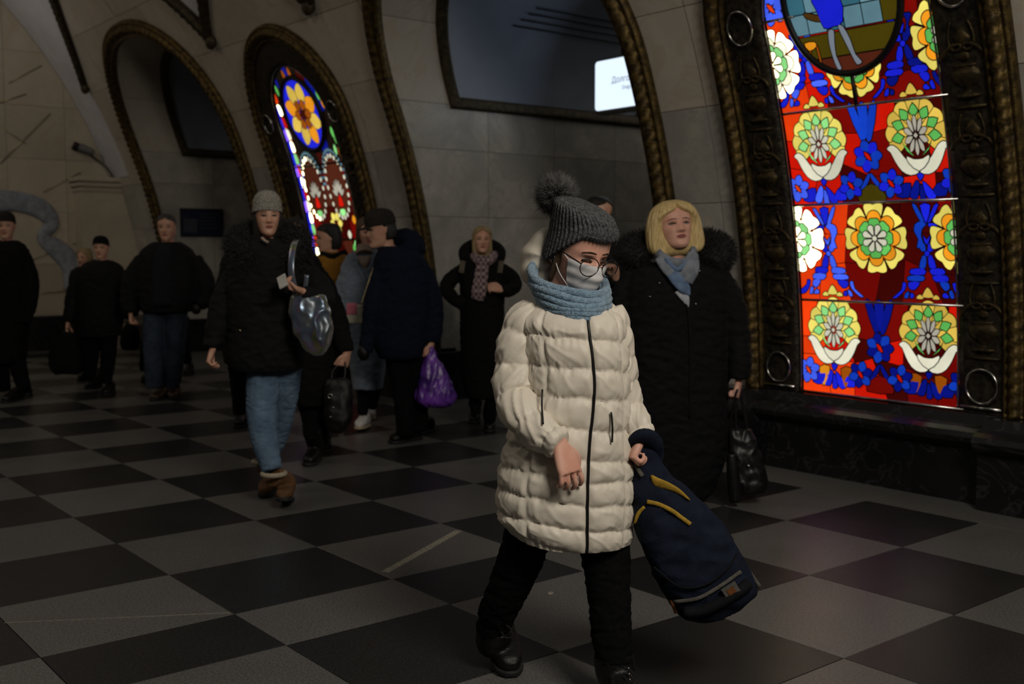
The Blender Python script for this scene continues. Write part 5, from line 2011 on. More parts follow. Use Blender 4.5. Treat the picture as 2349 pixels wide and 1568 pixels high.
mo, mi_ = patch(-0.50, -0.035, 1.12, 0.020)
mk = obj('face_mask', join([mo, mi_]), M['mask'], girl)
for s_ in (-1, 1):
    for zz, ze in ((-0.06, 0.05), (-0.42, -0.08)):
        a = hd.surf(s_ * 1.1, zz)
        lp_ = [hd.w(a[0] * 1.04, a[1] + 0.01, zz), hd.w(s_ * 0.325, 0.10, (zz + ze) / 2), hd.w(s_ * 0.345, -0.06, ze)]
        obj('ear_loop', tube(lp_, 0.0016, 6, 5), M['mask'], mk)
# round spectacles
gp = []
for s_ in (-1, 1):
    ring = []
    for k in range(40):
        a = 2 * math.pi * k / 40
        ring.append(hd.w(s_ * 0.165 + 0.135 * math.cos(a), 0.472 - 0.10 * abs(s_ * 0.165 + 0.135 * math.cos(a)) ** 1.5 * 2.0, -0.045 + 0.118 * math.sin(a)))
    gp.append(closed_tube(ring, 0.0017, 8))
    x = s_ * 0.30
    gp.append(tube([hd.w(x, 0.44, -0.01), hd.w(s_ * 0.345, 0.22, 0.01), hd.w(s_ * 0.36, -0.02, 0.02)], 0.0022, 8, 5))
gp.append(tube([hd.w(-0.035, 0.47, -0.01), hd.w(0, 0.485, 0.008), hd.w(0.035, 0.47, -0.01)], 0.0018, 8, 4))
gl_o = obj('spectacles', join(gp), M['glasses'], girl)
ml, nt_, b_ = nodes_of('lens')
setin(b_, Transmission_Weight=1.0, Roughness=0.02, IOR=1.05, Base_Color=(1, 1, 1, 1), Alpha=0.12)
M['lens'] = ml
for s_ in (-1, 1):
    obj('lens', ellipsoid(hd.w(s_ * 0.165, 0.455, -0.045), hd.dirw(0.128, -0.03 * s_, 0) * hd.h, hd.dirw(0, 0.004, 0) * hd.h, hd.dirw(0, 0, 0.112) * hd.h, 24, 8), M['lens'], gl_o)
# hair strands at the temple and nape under the hat
obj('hair', tube([hd.w(-0.31, 0.02, 0.02), hd.w(-0.325, 0.0, -0.2), hd.w(-0.30, -0.06, -0.42)], [(0.009, 0.006), (0.011, 0.007), (0.008, 0.006)], 10, 5), M['hair_brown'], girl)

# knitted snood: a stack of ribs round the neck
parts = []
rows = [(638, 1212, 1396, 0.20, 0.0150), (655, 1213, 1400, 0.225, 0.0140), (670, 1217, 1402, 0.235, 0.0130), (684, 1222, 1403, 0.24, 0.0125), (697, 1230, 1401, 0.24, 0.0125), (711, 1244, 1398, 0.235, 0.0140)]
for i, (y, xl, xr, th, r_) in enumerate(rows):
    c = at((xl + xr) / 2, y, D1 + 0.0)
    hw = (xr - xl) / 2 * s1 - r_ * 0.6
    loop = []
    for k in range(72):
        a = 2 * math.pi * k / 72
        q = c + RH * hw * math.cos(a) + FH * (th / 2) * math.sin(a) + UP * ((0.042 - 0.004 * i) * math.sin(a) - 0.024 * math.cos(a) * (1 - i * 0.10) + 0.004 * math.sin(3 * a + i * 1.4))
        loop.append(q)
    parts.append(closed_tube(loop, r_ * 0.92, 14))
    core = [p + unit(c - p) * 0.012 - UP * 0.010 for p in loop]
    parts.append(closed_tube(core, 0.011, 8))
sn = join(parts)
sv, sf = sn
N_ = vnormals(sv, sf)
kn = np.array([math.sin(600 * float((p - CAM) @ RH) + 420 * p[2]) for p in sv])
obj('knitted_snood', (sv + N_ * (0.0009 * kn)[:, None], sf), M['knit_blue'], girl)

# ------------------------------------------------------------------ rucksack swinging from her left hand
M['pack_navy'] = fabric('pack_navy', (0.007, 0.011, 0.026), 0.85, c2=(0.004, 0.007, 0.018), scale=20, bump=0.4)
M['pack_black'] = fabric('pack_black', (0.005, 0.005, 0.007), 0.85)
M['pack_yellow'] = fabric('pack_yellow', (0.42, 0.26, 0.035), 0.8, c2=(0.30, 0.18, 0.02))
M['pack_orange'] = fabric('pack_orange', (0.16, 0.055, 0.014), 0.8)
M['pack_strap'] = fabric('pack_strap', (0.10, 0.094, 0.082), 0.8)
DB = D1 - 0.05
bag = thing('rucksack', 'dark navy rucksack with yellow piping held by its strap', 'rucksack', tuple(at(1640, 1400, DB)))
axis = [((1478, 1030), (1470, 1010)), ]
secs = [  # left point, right point, thickness
    ((1456, 1012), (1502, 1012), 0.05), ((1452, 1060), (1508, 1050), 0.07), ((1450, 1112), (1540, 1092), 0.10), ((1452, 1170), (1598, 1140), 0.14), ((1466, 1232), (1652, 1196), 0.17), ((1492, 1300), (1692, 1262), 0.19),
    ((1524, 1356), (1722, 1318), 0.19), ((1556, 1402), (1732, 1350), 0.17), ((1600, 1424), (1700, 1384), 0.11)]
A = []
for (l, r, th) in secs:
    pl, pr_ = at(*l, DB), at(*r, DB)
    A.append([*pl, *pr_, th])
A = cr(A, 6)
rings = []
for a in A:
    pl, pr_ = a[:3], a[3:6]
    rings.append(ell_ring((pl + pr_) / 2, (pr_ - pl) / 2, FH * a[6] / 2, 48, 2.6))
bk = remesh([loft(rings, True)], 0.007, 2)
bk = wrinkle(bk, 0.007, 8, (1, 1, 1.4), 5)
body_o = obj('bag_body', bk, M['pack_navy'], bag)


def on_mesh(V, px, py, tol=0.014, lift=0.003):
    r = ray(px, py)
    d0 = V - CAM
    t = d0 @ r / (r @ r)
    e = np.linalg.norm(d0 - t[:, None] * r, axis=1)
    ok = e < tol
    tt = t[ok].min() if ok.any() else t[np.argmin(e)]
    return CAM + r * (tt - lift)


def stripe(name, pts, rad, m, par, V=bk[0]):
    return obj(name, tube([on_mesh(V, x, y) for x, y in pts], rad, 10, 5, ref=UP), m, par)


stripe('yellow_panel', [(1494, 1090), (1508, 1106), (1530, 1114), (1556, 1126), (1582, 1146)], [(0.004, 0.004), (0.016, 0.005), (0.014, 0.005), (0.009, 0.004), (0.003, 0.003)], M['pack_yellow'], bag)
stripe('yellow_piping', [(1484, 1150), (1510, 1156), (1540, 1170), (1562, 1186), (1584, 1202)], [(0.007, 0.004)] * 5, M['pack_yellow'], bag)
stripe('yellow_piping', [(1478, 1162), (1464, 1178), (1456, 1200)], [(0.005, 0.004), (0.006, 0.004), (0.004, 0.003)], M['pack_yellow'], bag)
stripe('seam', [(1500, 1300), (1560, 1345), (1620, 1340), (1672, 1300), (1692, 1268)], [(0.003, 0.003)] * 5, M['pack_black'], bag)
# bottom section in black with a worn light seam
stripe('bottom_band', [(1545, 1380), (1600, 1372), (1650, 1345), (1700, 1310)], [(0.006, 0.003)] * 4, M['pack_strap'], bag)
obj('base_panel', (lambda P: tube(P, [(0.030, 0.02)] * 5, 12, 4, ref=FH))([on_mesh(bk[0], x, y, lift=-0.010) for x, y in ((1570, 1402), (1610, 1398), (1650, 1380), (1690, 1356), (1715, 1338))]), M['pack_black'], bag)
c_ = on_mesh(bk[0], 1676, 1352)
obj('patch', obox(c_ - FH * 0.008, (RH * 0.8 + UP * 0.5) * 0.026, FH * 0.004, (UP * 0.8 - RH * 0.5) * 0.020), M['pack_strap'], bag, False)
obj('patch_mark', obox(c_ - FH * 0.0125, (RH * 0.8 + UP * 0.5) * 0.013, FH * 0.0015, (UP * 0.8 - RH * 0.5) * 0.010), M['pack_orange'], bag, False)
obj('strap_tail', tube([at(1700, 1290, DB - 0.02), at(1722, 1315, DB - 0.03), at(1745, 1347, DB - 0.03)], [(0.006, 0.002)] * 3, 8, 4), M['pack_strap'], bag)
obj('orange_tab', tube([at(1690, 1280, DB - 0.05), at(1697, 1300, DB - 0.055)], [(0.007, 0.003)] * 2, 8, 2), M['pack_orange'], bag)
obj('orange_tab', tube([at(1540, 1375, DB - 0.05), at(1551, 1405, DB - 0.05)], [(0.006, 0.003)] * 2, 8, 2), M['pack_orange'], bag)
st = [at(1450, 1040, DB + 0.01), at(1456, 1012, DB - 0.03), at(1476, 1000, DB - 0.045), at(1497, 1012, DB - 0.03), at(1504, 1042, DB), at(1500, 1075, DB + 0.01)]
obj('shoulder_strap', tube(st, [(0.018, 0.008), (0.024, 0.014), (0.03, 0.02), (0.03, 0.02), (0.026, 0.014), (0.02, 0.01)], 12, 5), M['pack_navy'], bag)
obj('strap_webbing', tube([at(1450, 1045, DB - 0.02), at(1460, 1068, DB - 0.03), at(1474, 1092, DB - 0.045)], [(0.007, 0.002)] * 3, 8, 4), M['pack_strap'], bag)
# ------------------------------------------------------------------ everyone else in the hall
def walker(label, D, head, coat_rows, coat_mat, sleeves, legs, leg_mat, shoes, shoe_mat, hands=(), skin='skin', hair=None, hat=None, vox=0.009, bvox=0.0065, wr=0.006, extra=(), seed=1.0, brow=None, coat_name='coat', leg_name='trousers', sole='rubber', face=True, shaft=None, wide=1.0):
    feet = [on_floor(x, y) for x, y, a, p, L in shoes]
    base_pt = np.mean(feet, axis=0)
    root = thing('person', label, 'person', (base_pt[0], base_pt[1], 0.0))
    h = Head(D, *head, wide=wide)
    sleeves = [[(s[0][0], s[0][1], s[0][2], s[0][3] * 0.6)] + list(s[1:]) for s in sleeves]
    cv = [torso(D, coat_rows)] + [limb(D, s, 18, 5) for s in sleeves] + list(extra)
    ct = wrinkle(remesh(cv, vox, 2), wr, 8.5, (1, 1, 1.8), seed)
    obj(coat_name, ct, coat_mat, root)
    inner = [(r[0], (r[1] + r[2]) / 2 - (r[2] - r[1]) * 0.36, (r[1] + r[2]) / 2 + (r[2] - r[1]) * 0.36, r[3] * 0.7, *(r[4:])) for r in coat_rows]
    hp = []
    for (wx, wy, wd), (tx, ty, td), nrm, curl, th in hands:
        w_, t_ = at(wx, wy, D + wd), at(tx, ty, D + td)
        hp += hand(w_, t_ - w_, nrm, 0.17, curl, 0.1, th)
    bd = remesh(h.mesh(64, 48) + [h.neck(), torso(D, inner)] + [limb(D, s, 12, 4, 0.6) for s in sleeves] + [limb(D, s, 12, 4, 0.75) for s in legs] + hp, bvox, 2)
    obj('body', bd, M[skin], root)
    if face:
        h.face_parts(root, brow)
    if legs:
        lg = wrinkle(remesh([limb(D, s, 18, 5) for s in legs], vox, 1), wr * 0.7, 16, (1, 1, 2.6), seed + 3)
        obj(leg_name, lg, leg_mat, root)
    for k, (x, y, a, p, L) in enumerate(shoes):
        ar = math.radians(a)
        d = -FH * math.cos(ar) + RH * math.sin(ar)
        toe = on_floor(x, y)
        heel = toe - d * L * (math.cos(math.radians(p)))
        sh = None
        if shaft:
            sx, sy, sd, sr = shaft[k]
            mid = heel + d * L * 0.2 + UP * 0.12
            sh = [(mid, sr * 0.9 * D / F), (at(sx, sy, D + sd), sr * D / F)]
        up, so = shoe_parts(heel, d, L, L * 0.37, 0.11, p, sh)
        b = obj('boot' if shaft else 'shoe', remesh(up, vox * 0.8, 1), shoe_mat, root)
        obj('sole', so, M[sole], b)
    return root, h, ct


def cap_of(h, m, root, name='hat', **kw):
    return obj(name, h.beanie(**kw), m, root)


SHORT = [(0.05, 0.33, 0.30, 0.44, 88), (0.15, 0.345, 0.33, 0.47, 80), (0.25, 0.35, 0.385, 0.485, 52), (0.35, 0.325, 0.37, 0.455, 8), (0.44, 0.26, 0.28, 0.39, 0), (0.51, 0.15, 0.14, 0.25, 0), (0.53, 0.03, 0.0, 0.08, 0)]
LONG = [(-0.95, 0.30, 0.10, 0.38, 80), (-0.75, 0.36, 0.16, 0.43, 74), (-0.5, 0.38, 0.22, 0.47, 66), (-0.25, 0.39, 0.30, 0.49, 62), (0.0, 0.385, 0.34, 0.50, 58), (0.15, 0.375, 0.37, 0.50, 50), (0.28, 0.365, 0.405, 0.50, 30), (0.38, 0.33, 0.38, 0.47, 4), (0.46, 0.26, 0.28, 0.40, 0), (0.53, 0.14, 0.13, 0.24, 0), (0.55, 0.03, 0.0, 0.08, 0)]
BOB = [(-0.63, 0.36, 0.18, 0.30, 60), (-0.57, 0.46, 0.30, 0.40, 56), (-0.46, 0.525, 0.36, 0.47, 60), (-0.30, 0.54, 0.37, 0.52, 59), (-0.12, 0.53, 0.375, 0.55, 57), (0.06, 0.51, 0.39, 0.56, 51), (0.19, 0.48, 0.42, 0.55, 38), (0.30, 0.44, 0.44, 0.53, 12), (0.40, 0.385, 0.40, 0.49, 2), (0.49, 0.29, 0.29, 0.40, 0), (0.555, 0.16, 0.14, 0.24, 0), (0.575, 0.03, 0.0, 0.08, 0)]
GR = (45, 50, 30)      # relaxed grip
FIST = (65, 75, 45)

# ---- blonde woman in the long black coat
D2 = 6.12
s2 = D2 / F
rows = [(603, 1490, 1612, 0.17, 0.03), (612, 1462, 1640, 0.22), (630, 1440, 1664, 0.27), (680, 1428, 1676, 0.31), (760, 1432, 1674, 0.33), (850, 1436, 1672, 0.34), (950, 1440, 1668, 0.35), (1040, 1446, 1662, 0.35), (1110, 1470, 1640, 0.33), (1140, 1500, 1615, 0.30)]
slv = [[(1652, 622, 0.0, 30), (1674, 690, -0.02, 32), (1690, 770, -0.05, 30), (1696, 830, -0.09, 27), (1694, 868, -0.10, 22)], [(1446, 625, 0.0, 30), (1428, 700, 0.0, 32), (1424, 790, -0.02, 30), (1440, 860, -0.06, 24)]]
collar = [tube([at(1478, 600, D2 - 0.02), at(1445, 580, D2 + 0.06), at(1470, 560, D2 + 0.15), at(1545, 556, D2 + 0.19), at(1625, 560, D2 + 0.15), at(1650, 580, D2 + 0.06), at(1630, 612, D2 - 0.04)], [0.06, 0.072, 0.075, 0.07, 0.08, 0.085, 0.07], 18, 6)]
legs = [[(1520, 1090, 0, 34), (1535, 1110, 0.02, 28), (1540, 1130, 0.02, 24)], [(1600, 1090, 0, 34), (1595, 1110, 0.0, 28), (1592, 1130, 0.0, 24)]]
blonde, h2, ct2 = walker('person with short blonde hair in long black coat and blue-grey neck scarf', D2, (1546, 466, 573, 12, -8, -5), rows, M['coat_charcoal'], slv, legs, M['trousers'], [(1600, 1152, 8, 0, 0.25), (1545, 1128, -4, 0, 0.25)], M['leather'],
                        hands=[((1694, 878, -0.10), (1690, 900, -0.11), FH * 0.4 - RH * 0.8, FIST, -1.0)], skin='skin_rosy', vox=0.008, bvox=0.005, wr=0.007, brow=M['hair_brown'], coat_name='long_coat', wide=1.16)
obj('hair', h2.hair(BOB, 150, 0.022, 37, 4), M['hair_blonde'], blonde)
fc = remesh(collar, 0.012, 1)
fo = obj('fur_collar', fc, M['fur_black'], blonde)
obj('fur', fur_on(fc, 5000, 0.035, 0.0016, 0.6, 3, 0.1), M['fur_black'], fo)
M['scarf_grey'] = fabric('scarf_grey', (0.24, 0.26, 0.30), 0.9, c2=(0.15, 0.17, 0.21), scale=25)
M['scarf_blue'] = fabric('scarf_blue', (0.16, 0.24, 0.38), 0.9, c2=(0.10, 0.15, 0.26), scale=22)
M['blouse'] = fabric('blouse', (0.52, 0.54, 0.60), 0.8)
dn = D2 - 0.13
sc_o = obj('neck_scarf', remesh([tube([at(1508, 578, dn + 0.08), at(1520, 592, dn + 0.03), at(1552, 606, dn), at(1582, 596, dn + 0.02), at(1592, 572, dn + 0.08)], [(0.030, 0.02), (0.034, 0.022), (0.036, 0.022), (0.034, 0.022), (0.03, 0.02)], 16, 6, ref=UP),
                                 tube([at(1512, 590, dn + 0.02), at(1535, 620, dn - 0.02), at(1560, 640, dn - 0.03)], [(0.03, 0.014), (0.036, 0.016), (0.03, 0.014)], 14, 6, ref=RH),
                                 tube([at(1590, 580, dn + 0.02), at(1584, 615, dn - 0.02), at(1574, 648, dn - 0.035)], [(0.03, 0.014), (0.05, 0.018), (0.035, 0.014)], 14, 6, ref=RH)], 0.006, 1), M['scarf_grey'], blonde)
obj('scarf_tail', tube([at(1530, 615, dn - 0.02), at(1552, 640, dn - 0.04), at(1572, 662, dn - 0.045), at(1582, 676, dn - 0.04)], [(0.024, 0.01), (0.036, 0.012), (0.032, 0.012), (0.006, 0.006)], 14, 6, ref=RH), M['scarf_blue'], sc_o)
obj('scarf_fold', tube([at(1526, 592, dn - 0.005), at(1552, 618, dn - 0.03), at(1578, 598, dn - 0.012)], [(0.010, 0.006), (0.014, 0.008), (0.010, 0.006)], 10, 6, ref=UP), M['scarf_blue'], sc_o)
obj('blouse', tube([at(1558, 664, dn - 0.03), at(1572, 684, dn - 0.04), at(1579, 704, dn - 0.035)], [(0.030, 0.008), (0.024, 0.008), (0.004, 0.004)], 12, 5, ref=RH), M['blouse'], blonde)
for (x, y) in ((1513, 649), (1491, 680), (1596, 697), (1605, 621)):
    obj('snap_button', ball(on_mesh(ct2[0], x, y, 0.02, 0.002), 0.0055, 10, 7), M['steel'], blonde)
obj('lapel_edge', tube([on_mesh(ct2[0], x, y, 0.02, 0.002) for x, y in ((1520, 610), (1545, 650), (1575, 700), (1582, 760), (1584, 860), (1582, 960))], 0.006, 8, 5), M['coat_black'], blonde)

# her shopping bag
M['bag_gloss'] = mat('bag_gloss', (0.007, 0.007, 0.008), 0.38, 0, 0.3, scale=8, bump=0.5, bscale=14)
b2 = thing('handbag', 'glossy black carrier bag with long handles held by blonde person', 'bag', tuple(on_floor(1690, 1152)))
db = D2 - 0.10
A = [[*at((xl + xr) / 2, y, db), (xr - xl) / 2 * s2, th / 2] for y, xl, xr, th in ((985, 1676, 1722, 0.04), (1020, 1672, 1738, 0.09), (1070, 1672, 1752, 0.13), (1110, 1676, 1758, 0.15), (1128, 1684, 1752, 0.12))]
obj('bag_body', wrinkle(remesh([loft([ell_ring(a[:3], RH * a[3], FH * a[4], 28, 2.8) for a in cr(A, 5)], True)], 0.008, 1), 0.008, 10, (1, 1, 1), 4), M['bag_gloss'], b2)
for pts in (((1690, 992), (1688, 950), (1689, 905), (1693, 886)), ((1716, 992), (1708, 950), (1700, 905), (1695, 886))):
    obj('handle', tube([at(x, y, db) for x, y in pts], (0.009, 0.004), 8, 5), M['bag_gloss'], b2)
obj('buckle', ball(at(1717, 1068, db - 0.07), 0.010, 10, 7), M['steel'], b2)
obj('slim_dark_item', tube([at(1678, 1040, db - 0.05), at(1680, 1070, db - 0.05), at(1685, 1120, db - 0.05), at(1687, 1150, db - 0.05)], [0.022, 0.032, 0.036, 0.030], 16, 5, p=2.6), M['bag_gloss'], b2)  # slim umbrella-like object of uncertain kind, grouped with the bag
obj('handle', tube([at(1678, 1045, db - 0.05), at(1676, 980, db - 0.05), at(1684, 920, db - 0.06), at(1692, 892, db - 0.06)], 0.006, 8, 5), M['bag_gloss'], b2)

# ---- dark-haired person half hidden behind the girl
D3 = 7.6
pr3, h3, ct3 = walker('dark-haired person in black coat half hidden behind the bobble hat', D3, (1374, 452, 532, 38, 5, 0), [(552, 1346, 1396, 0.16), (575, 1322, 1424, 0.24), (610, 1312, 1436, 0.28), (700, 1316, 1432, 0.30), (800, 1318, 1430, 0.30), (900, 1322, 1428, 0.3), (950, 1326, 1424, 0.28)], M['coat_black'],
       [[(1418, 590, 0, 20), (1436, 650, -0.03, 20), (1424, 655, -0.12, 17), (1412, 640, -0.18, 14)], [(1328, 590, 0, 20), (1316, 680, 0, 19), (1318, 750, -0.03, 15)]], [[(1350, 900, 0, 26), (1352, 980, 0, 20), (1352, 1040, 0, 15)], [(1398, 900, 0, 26), (1396, 980, 0, 20), (1394, 1040, 0, 15)]], M['trousers'],
       [(1352, 1060, 0, 0, 0.26), (1394, 1052, 5, 0, 0.26)], M['leather'], hands=[((1413, 636, -0.18), (1408, 612, -0.19), -RH * 0.5 - FH * 0.5, GR, 1.0)], seed=6)
obj('hair', h3.hair(SHORT), M['hair_dark'], pr3)

# ---- woman with the plaid scarf coming out of the passage
D4 = 8.62
sp, h4, ct4 = walker('person with fair hair and checked scarf in long black coat, standing in the passage mouth', D4, (1106, 520, 580, 6, 0, 0), [(588, 1088, 1128, 0.15), (600, 1066, 1148, 0.22), (630, 1056, 1160, 0.27), (700, 1056, 1156, 0.29), (780, 1056, 1158, 0.31), (860, 1060, 1160, 0.33), (900, 1068, 1152, 0.33), (910, 1076, 1146, 0.3)], M['coat_black2'],
                     [[(1064, 612, 0, 17), (1036, 640, 0.02, 17), (1024, 662, 0.0, 16), (1040, 684, -0.05, 14), (1062, 700, -0.10, 12)], [(1150, 612, 0, 17), (1172, 636, 0.0, 17), (1180, 656, -0.03, 16), (1160, 668, -0.12, 14), (1148, 664, -0.17, 11)]],
                     [[(1088, 880, 0, 18), (1090, 920, 0, 13), (1092, 950, 0, 11)], [(1130, 880, 0, 18), (1128, 930, -0.03, 13), (1126, 965, -0.05, 11)]], M['trousers'], [(1086, 972, -4, 0, 0.25), (1124, 992, 4, 0, 0.25)], M['leather'],
                     hands=[((1150, 664, -0.17), (1136, 660, -0.19), FH * 0.6 - UP * 0.4, GR, 1.0)], seed=9, shaft=[(1090, 925, 0, 16), (1127, 925, 0, 16)], brow=M['hair_brown'], coat_name='long_coat')
obj('hair', h4.hair(LONG), M['hair_fair'], sp)


def plaid(name, c1, c2):
    m, nt, b = nodes_of(name)
    setin(b, Roughness=0.95)
    tc = nt.nodes.new('ShaderNodeTexCoord')
    ch = nt.nodes.new('ShaderNodeTexChecker')
    ch.inputs['Scale'].default_value = 38
    ch.inputs['Color1'].default_value = (*c1, 1)
    ch.inputs['Color2'].default_value = (*c2, 1)
    nt.links.new(tc.outputs['Object'], ch.inputs['Vector'])
    nt.links.new(ch.outputs['Color'], b.inputs['Base Color'])
    return m


M['plaid'] = plaid('plaid', (0.30, 0.22, 0.22), (0.09, 0.055, 0.07))
d4 = D4 - 0.14
ps = obj('checked_scarf', remesh([tube([at(1086, 586, D4 - 0.05), at(1096, 596, d4), at(1112, 600, d4 - 0.01), at(1126, 594, d4), at(1134, 582, D4 - 0.05)], [0.032, 0.04, 0.042, 0.04, 0.032], 14, 5), tube([at(1108, 600, d4 - 0.02), at(1104, 630, d4 - 0.02), at(1098, 670, d4 - 0.03), at(1094, 688, d4 - 0.02)], [(0.05, 0.02), (0.055, 0.02), (0.06, 0.02), (0.05, 0.015)], 14, 5, ref=RH)], 0.008, 1), M['plaid'], sp)
hd4 = obj('hood', remesh([tube([at(1070, 600, D4 + 0.02), at(1070, 575, D4 + 0.10), at(1106, 560, D4 + 0.17), at(1142, 575, D4 + 0.10), at(1142, 600, D4 + 0.02)], [0.05, 0.06, 0.06, 0.06, 0.05], 14, 5)], 0.012, 1), M['coat_black2'], sp)
M['strap_tan'] = fabric('strap_tan', (0.12, 0.10, 0.07), 0.8)
for x in (1062, 1150):
    obj('rucksack_strap', tube([on_mesh(ct4[0], x, 598, 0.03, 0.004), on_mesh(ct4[0], x - 2, 612, 0.03, 0.004), on_mesh(ct4[0], x - 4, 626, 0.03, 0.004)], (0.022, 0.006), 10, 4, ref=RH), M['strap_tan'], sp)

# ---- man in navy parka and peaked cap
D5 = 8.05
nv, h5, ct5 = walker('person in navy hooded parka and dark peaked cap looking sideways', D5, (872, 484, 566, -62, 10, 0), [(566, 872, 938, 0.18), (584, 862, 966, 0.26), (610, 858, 980, 0.30), (660, 856, 990, 0.33), (720, 852, 992, 0.34), (780, 856, 986, 0.34), (808, 866, 980, 0.33), (820, 874, 972, 0.3)], M['coat_navy'],
                     [[(968, 606, 0, 24), (986, 670, 0.0, 25), (994, 740, -0.02, 23), (990, 786, -0.05, 17)], [(872, 612, -0.05, 22), (858, 690, -0.10, 22), (848, 760, -0.12, 19), (838, 806, -0.15, 15)]],
                     [[(908, 800, 0, 30), (922, 880, 0.0, 25), (930, 960, -0.03, 22), (928, 998, -0.03, 19)], [(950, 800, 0.02, 30), (956, 880, 0.06, 25), (960, 950, 0.08, 22), (962, 985, 0.08, 19)]], M['trousers'],
                     [(898, 1018, -40, 0, 0.29), (942, 1000, -30, 0, 0.29)], M['leather'], hands=[((988, 792, -0.06), (984, 812, -0.07), -RH * 0.6 + FH * 0.5, FIST, 1.0)], seed=12, extra=[tube([at(925, 590, D5), at(948, 570, D5 + 0.06), at(935, 548, D5 + 0.10), at(905, 545, D5 + 0.12)], [0.08, 0.09, 0.08, 0.05], 16, 5)], coat_name='parka')
obj('hair', h5.hair([(-0.30, 0.33, 0.05, 0.45, 95), (-0.1, 0.345, 0.15, 0.48, 92), (0.05, 0.34, 0.30, 0.47, 85), (0.2, 0.34, 0.35, 0.47, 60), (0.35, 0.31, 0.34, 0.44, 6), (0.45, 0.2, 0.2, 0.33, 0), (0.5, 0.05, 0.0, 0.1, 0)]), M['hair_dark'], nv)
M['cap_dark'] = fabric('cap_dark', (0.020, 0.017, 0.015), 0.85, sheen=0.0)
cp = obj('peaked_cap', h5.beanie(z0=0.12, z1=0.58, w=0.37, fr=0.43, bk=0.50, ribs=6, amp=0.008, brim=0.0, n=60, m=24), M['cap_dark'], nv)
pk = [h5.w(0.30 * math.sin(a), 0.36 + (0.30 if k else 0.0) * math.cos(a) ** 0.8, 0.13 - (0.05 if k else 0)) for k in (0, 1) for a in np.linspace(-1.35, 1.35, 17)]
V = np.array(pk + [p - UP * 0.006 for p in pk])
Fs = [[i, i + 1, 18 + i, 17 + i] for i in range(16)] + [[34 + i, 51 + i, 52 + i, 35 + i] for i in range(16)] + [[17 + i, 18 + i, 52 + i, 51 + i] for i in range(16)]
obj('peak', (V, Fs), M['cap_dark'], cp)
obj('glove', ellipsoid(at(834, 808, D5 - 0.16), RH * 0.045, FH * 0.04, UP * 0.06, 14, 8), M['leather'], nv)
# purple carrier bag
mp_, nt_, b_ = nodes_of('plastic_purple')
setin(b_, Base_Color=(0.16, 0.03, 0.42, 1), Roughness=0.35, Transmission_Weight=0.0, Specular_IOR_Level=0.5)
nz_ = nt_.nodes.new('ShaderNodeTexNoise')
nz_.inputs['Scale'].default_value = 7
rp_ = nt_.nodes.new('ShaderNodeValToRGB')
rp_.color_ramp.elements[0].color = (0.04, 0.012, 0.14, 1)
rp_.color_ramp.elements[1].color = (0.18, 0.05, 0.42, 1)
rp_.color_ramp.elements[0].position, rp_.color_ramp.elements[1].position = 0.38, 0.62
tcx = nt_.nodes.new('ShaderNodeTexCoord')
nt_.links.new(tcx.outputs['Object'], nz_.inputs['Vector'])
nt_.links.new(nz_.outputs['Fac'], rp_.inputs['Fac'])
nt_.links.new(rp_.outputs['Color'], b_.inputs['Base Color'])
M['plastic_purple'] = mp_
pb = thing('carrier_bag', 'full purple plastic carrier bag hanging from a hand', 'bag', tuple(at(998, 928, D5 - 0.07)))
A = [[*at((xl + xr) / 2, y, D5 - 0.07), (xr - xl) / 2 * D5 / F, th / 2] for y, xl, xr, th in ((796, 980, 996, 0.02), (815, 976, 1004, 0.05), (850, 968, 1020, 0.11), (885, 958, 1038, 0.17), (910, 954, 1046, 0.20), (924, 962, 1040, 0.18), (931, 978, 1020, 0.10))]
pv = wrinkle(remesh([loft([ell_ring(a[:3], RH * a[3], FH * a[4], 32, 2.3) for a in cr(A, 5)], True)], 0.008, 1), 0.012, 11, (1.6, 1.6, 0.5), 8)
obj('bag_body', pv, M['plastic_purple'], pb)
obj('handle', closed_tube([at(986 + 8 * math.cos(t), 803 + 10 * math.sin(t), D5 - 0.07) for t in np.linspace(0, 2 * math.pi, 20, endpoint=False)], 0.006, 8), M['plastic_purple'], pb)

# ---- woman in the pale blue coat beside him
D6 = 8.7
M['trainer_white'] = mat('trainer_white', (0.60, 0.57, 0.56), 0.6)
M['trainer_sole'] = mat('trainer_sole', (0.40, 0.33, 0.22), 0.7)
bl, h6, ct6 = walker('person in pale blue-grey belted coat with beige turtleneck and white trainers', D6, (842, 500, 566, 22, 4, 0), [(572, 824, 860, 0.15), (584, 800, 884, 0.22), (610, 784, 896, 0.27), (660, 780, 896, 0.28), (710, 790, 888, 0.27), (740, 794, 890, 0.29), (800, 800, 886, 0.31), (850, 806, 882, 0.32), (890, 812, 876, 0.3)], M['coat_blue'],
                     [[(800, 600, 0, 17), (788, 660, 0.0, 18), (796, 710, -0.05, 16), (812, 735, -0.10, 13)], [(880, 600, 0, 17), (892, 670, 0, 17), (890, 720, -0.03, 14)]],
                     [[(826, 860, 0, 18), (834, 905, 0.0, 14), (832, 950, -0.03, 11)], [(862, 860, 0.04, 18), (858, 900, 0.10, 14), (852, 935, 0.14, 11)]], M['trousers'],
                     [(822, 990, -8, 4, 0.25), (850, 964, 10, -10, 0.25)], M['trainer_white'], hands=[((812, 736, -0.10), (822, 752, -0.11), FH * 0.5 + RH * 0.5, GR, 1.0)], seed=15, sole='trainer_sole', coat_name='belted_coat', skin='skin_rosy')
obj('hair', h6.hair(LONG), M['hair_brown'], bl)
M['knit_beige'] = fabric('knit_beige', (0.40, 0.30, 0.24), 0.95)
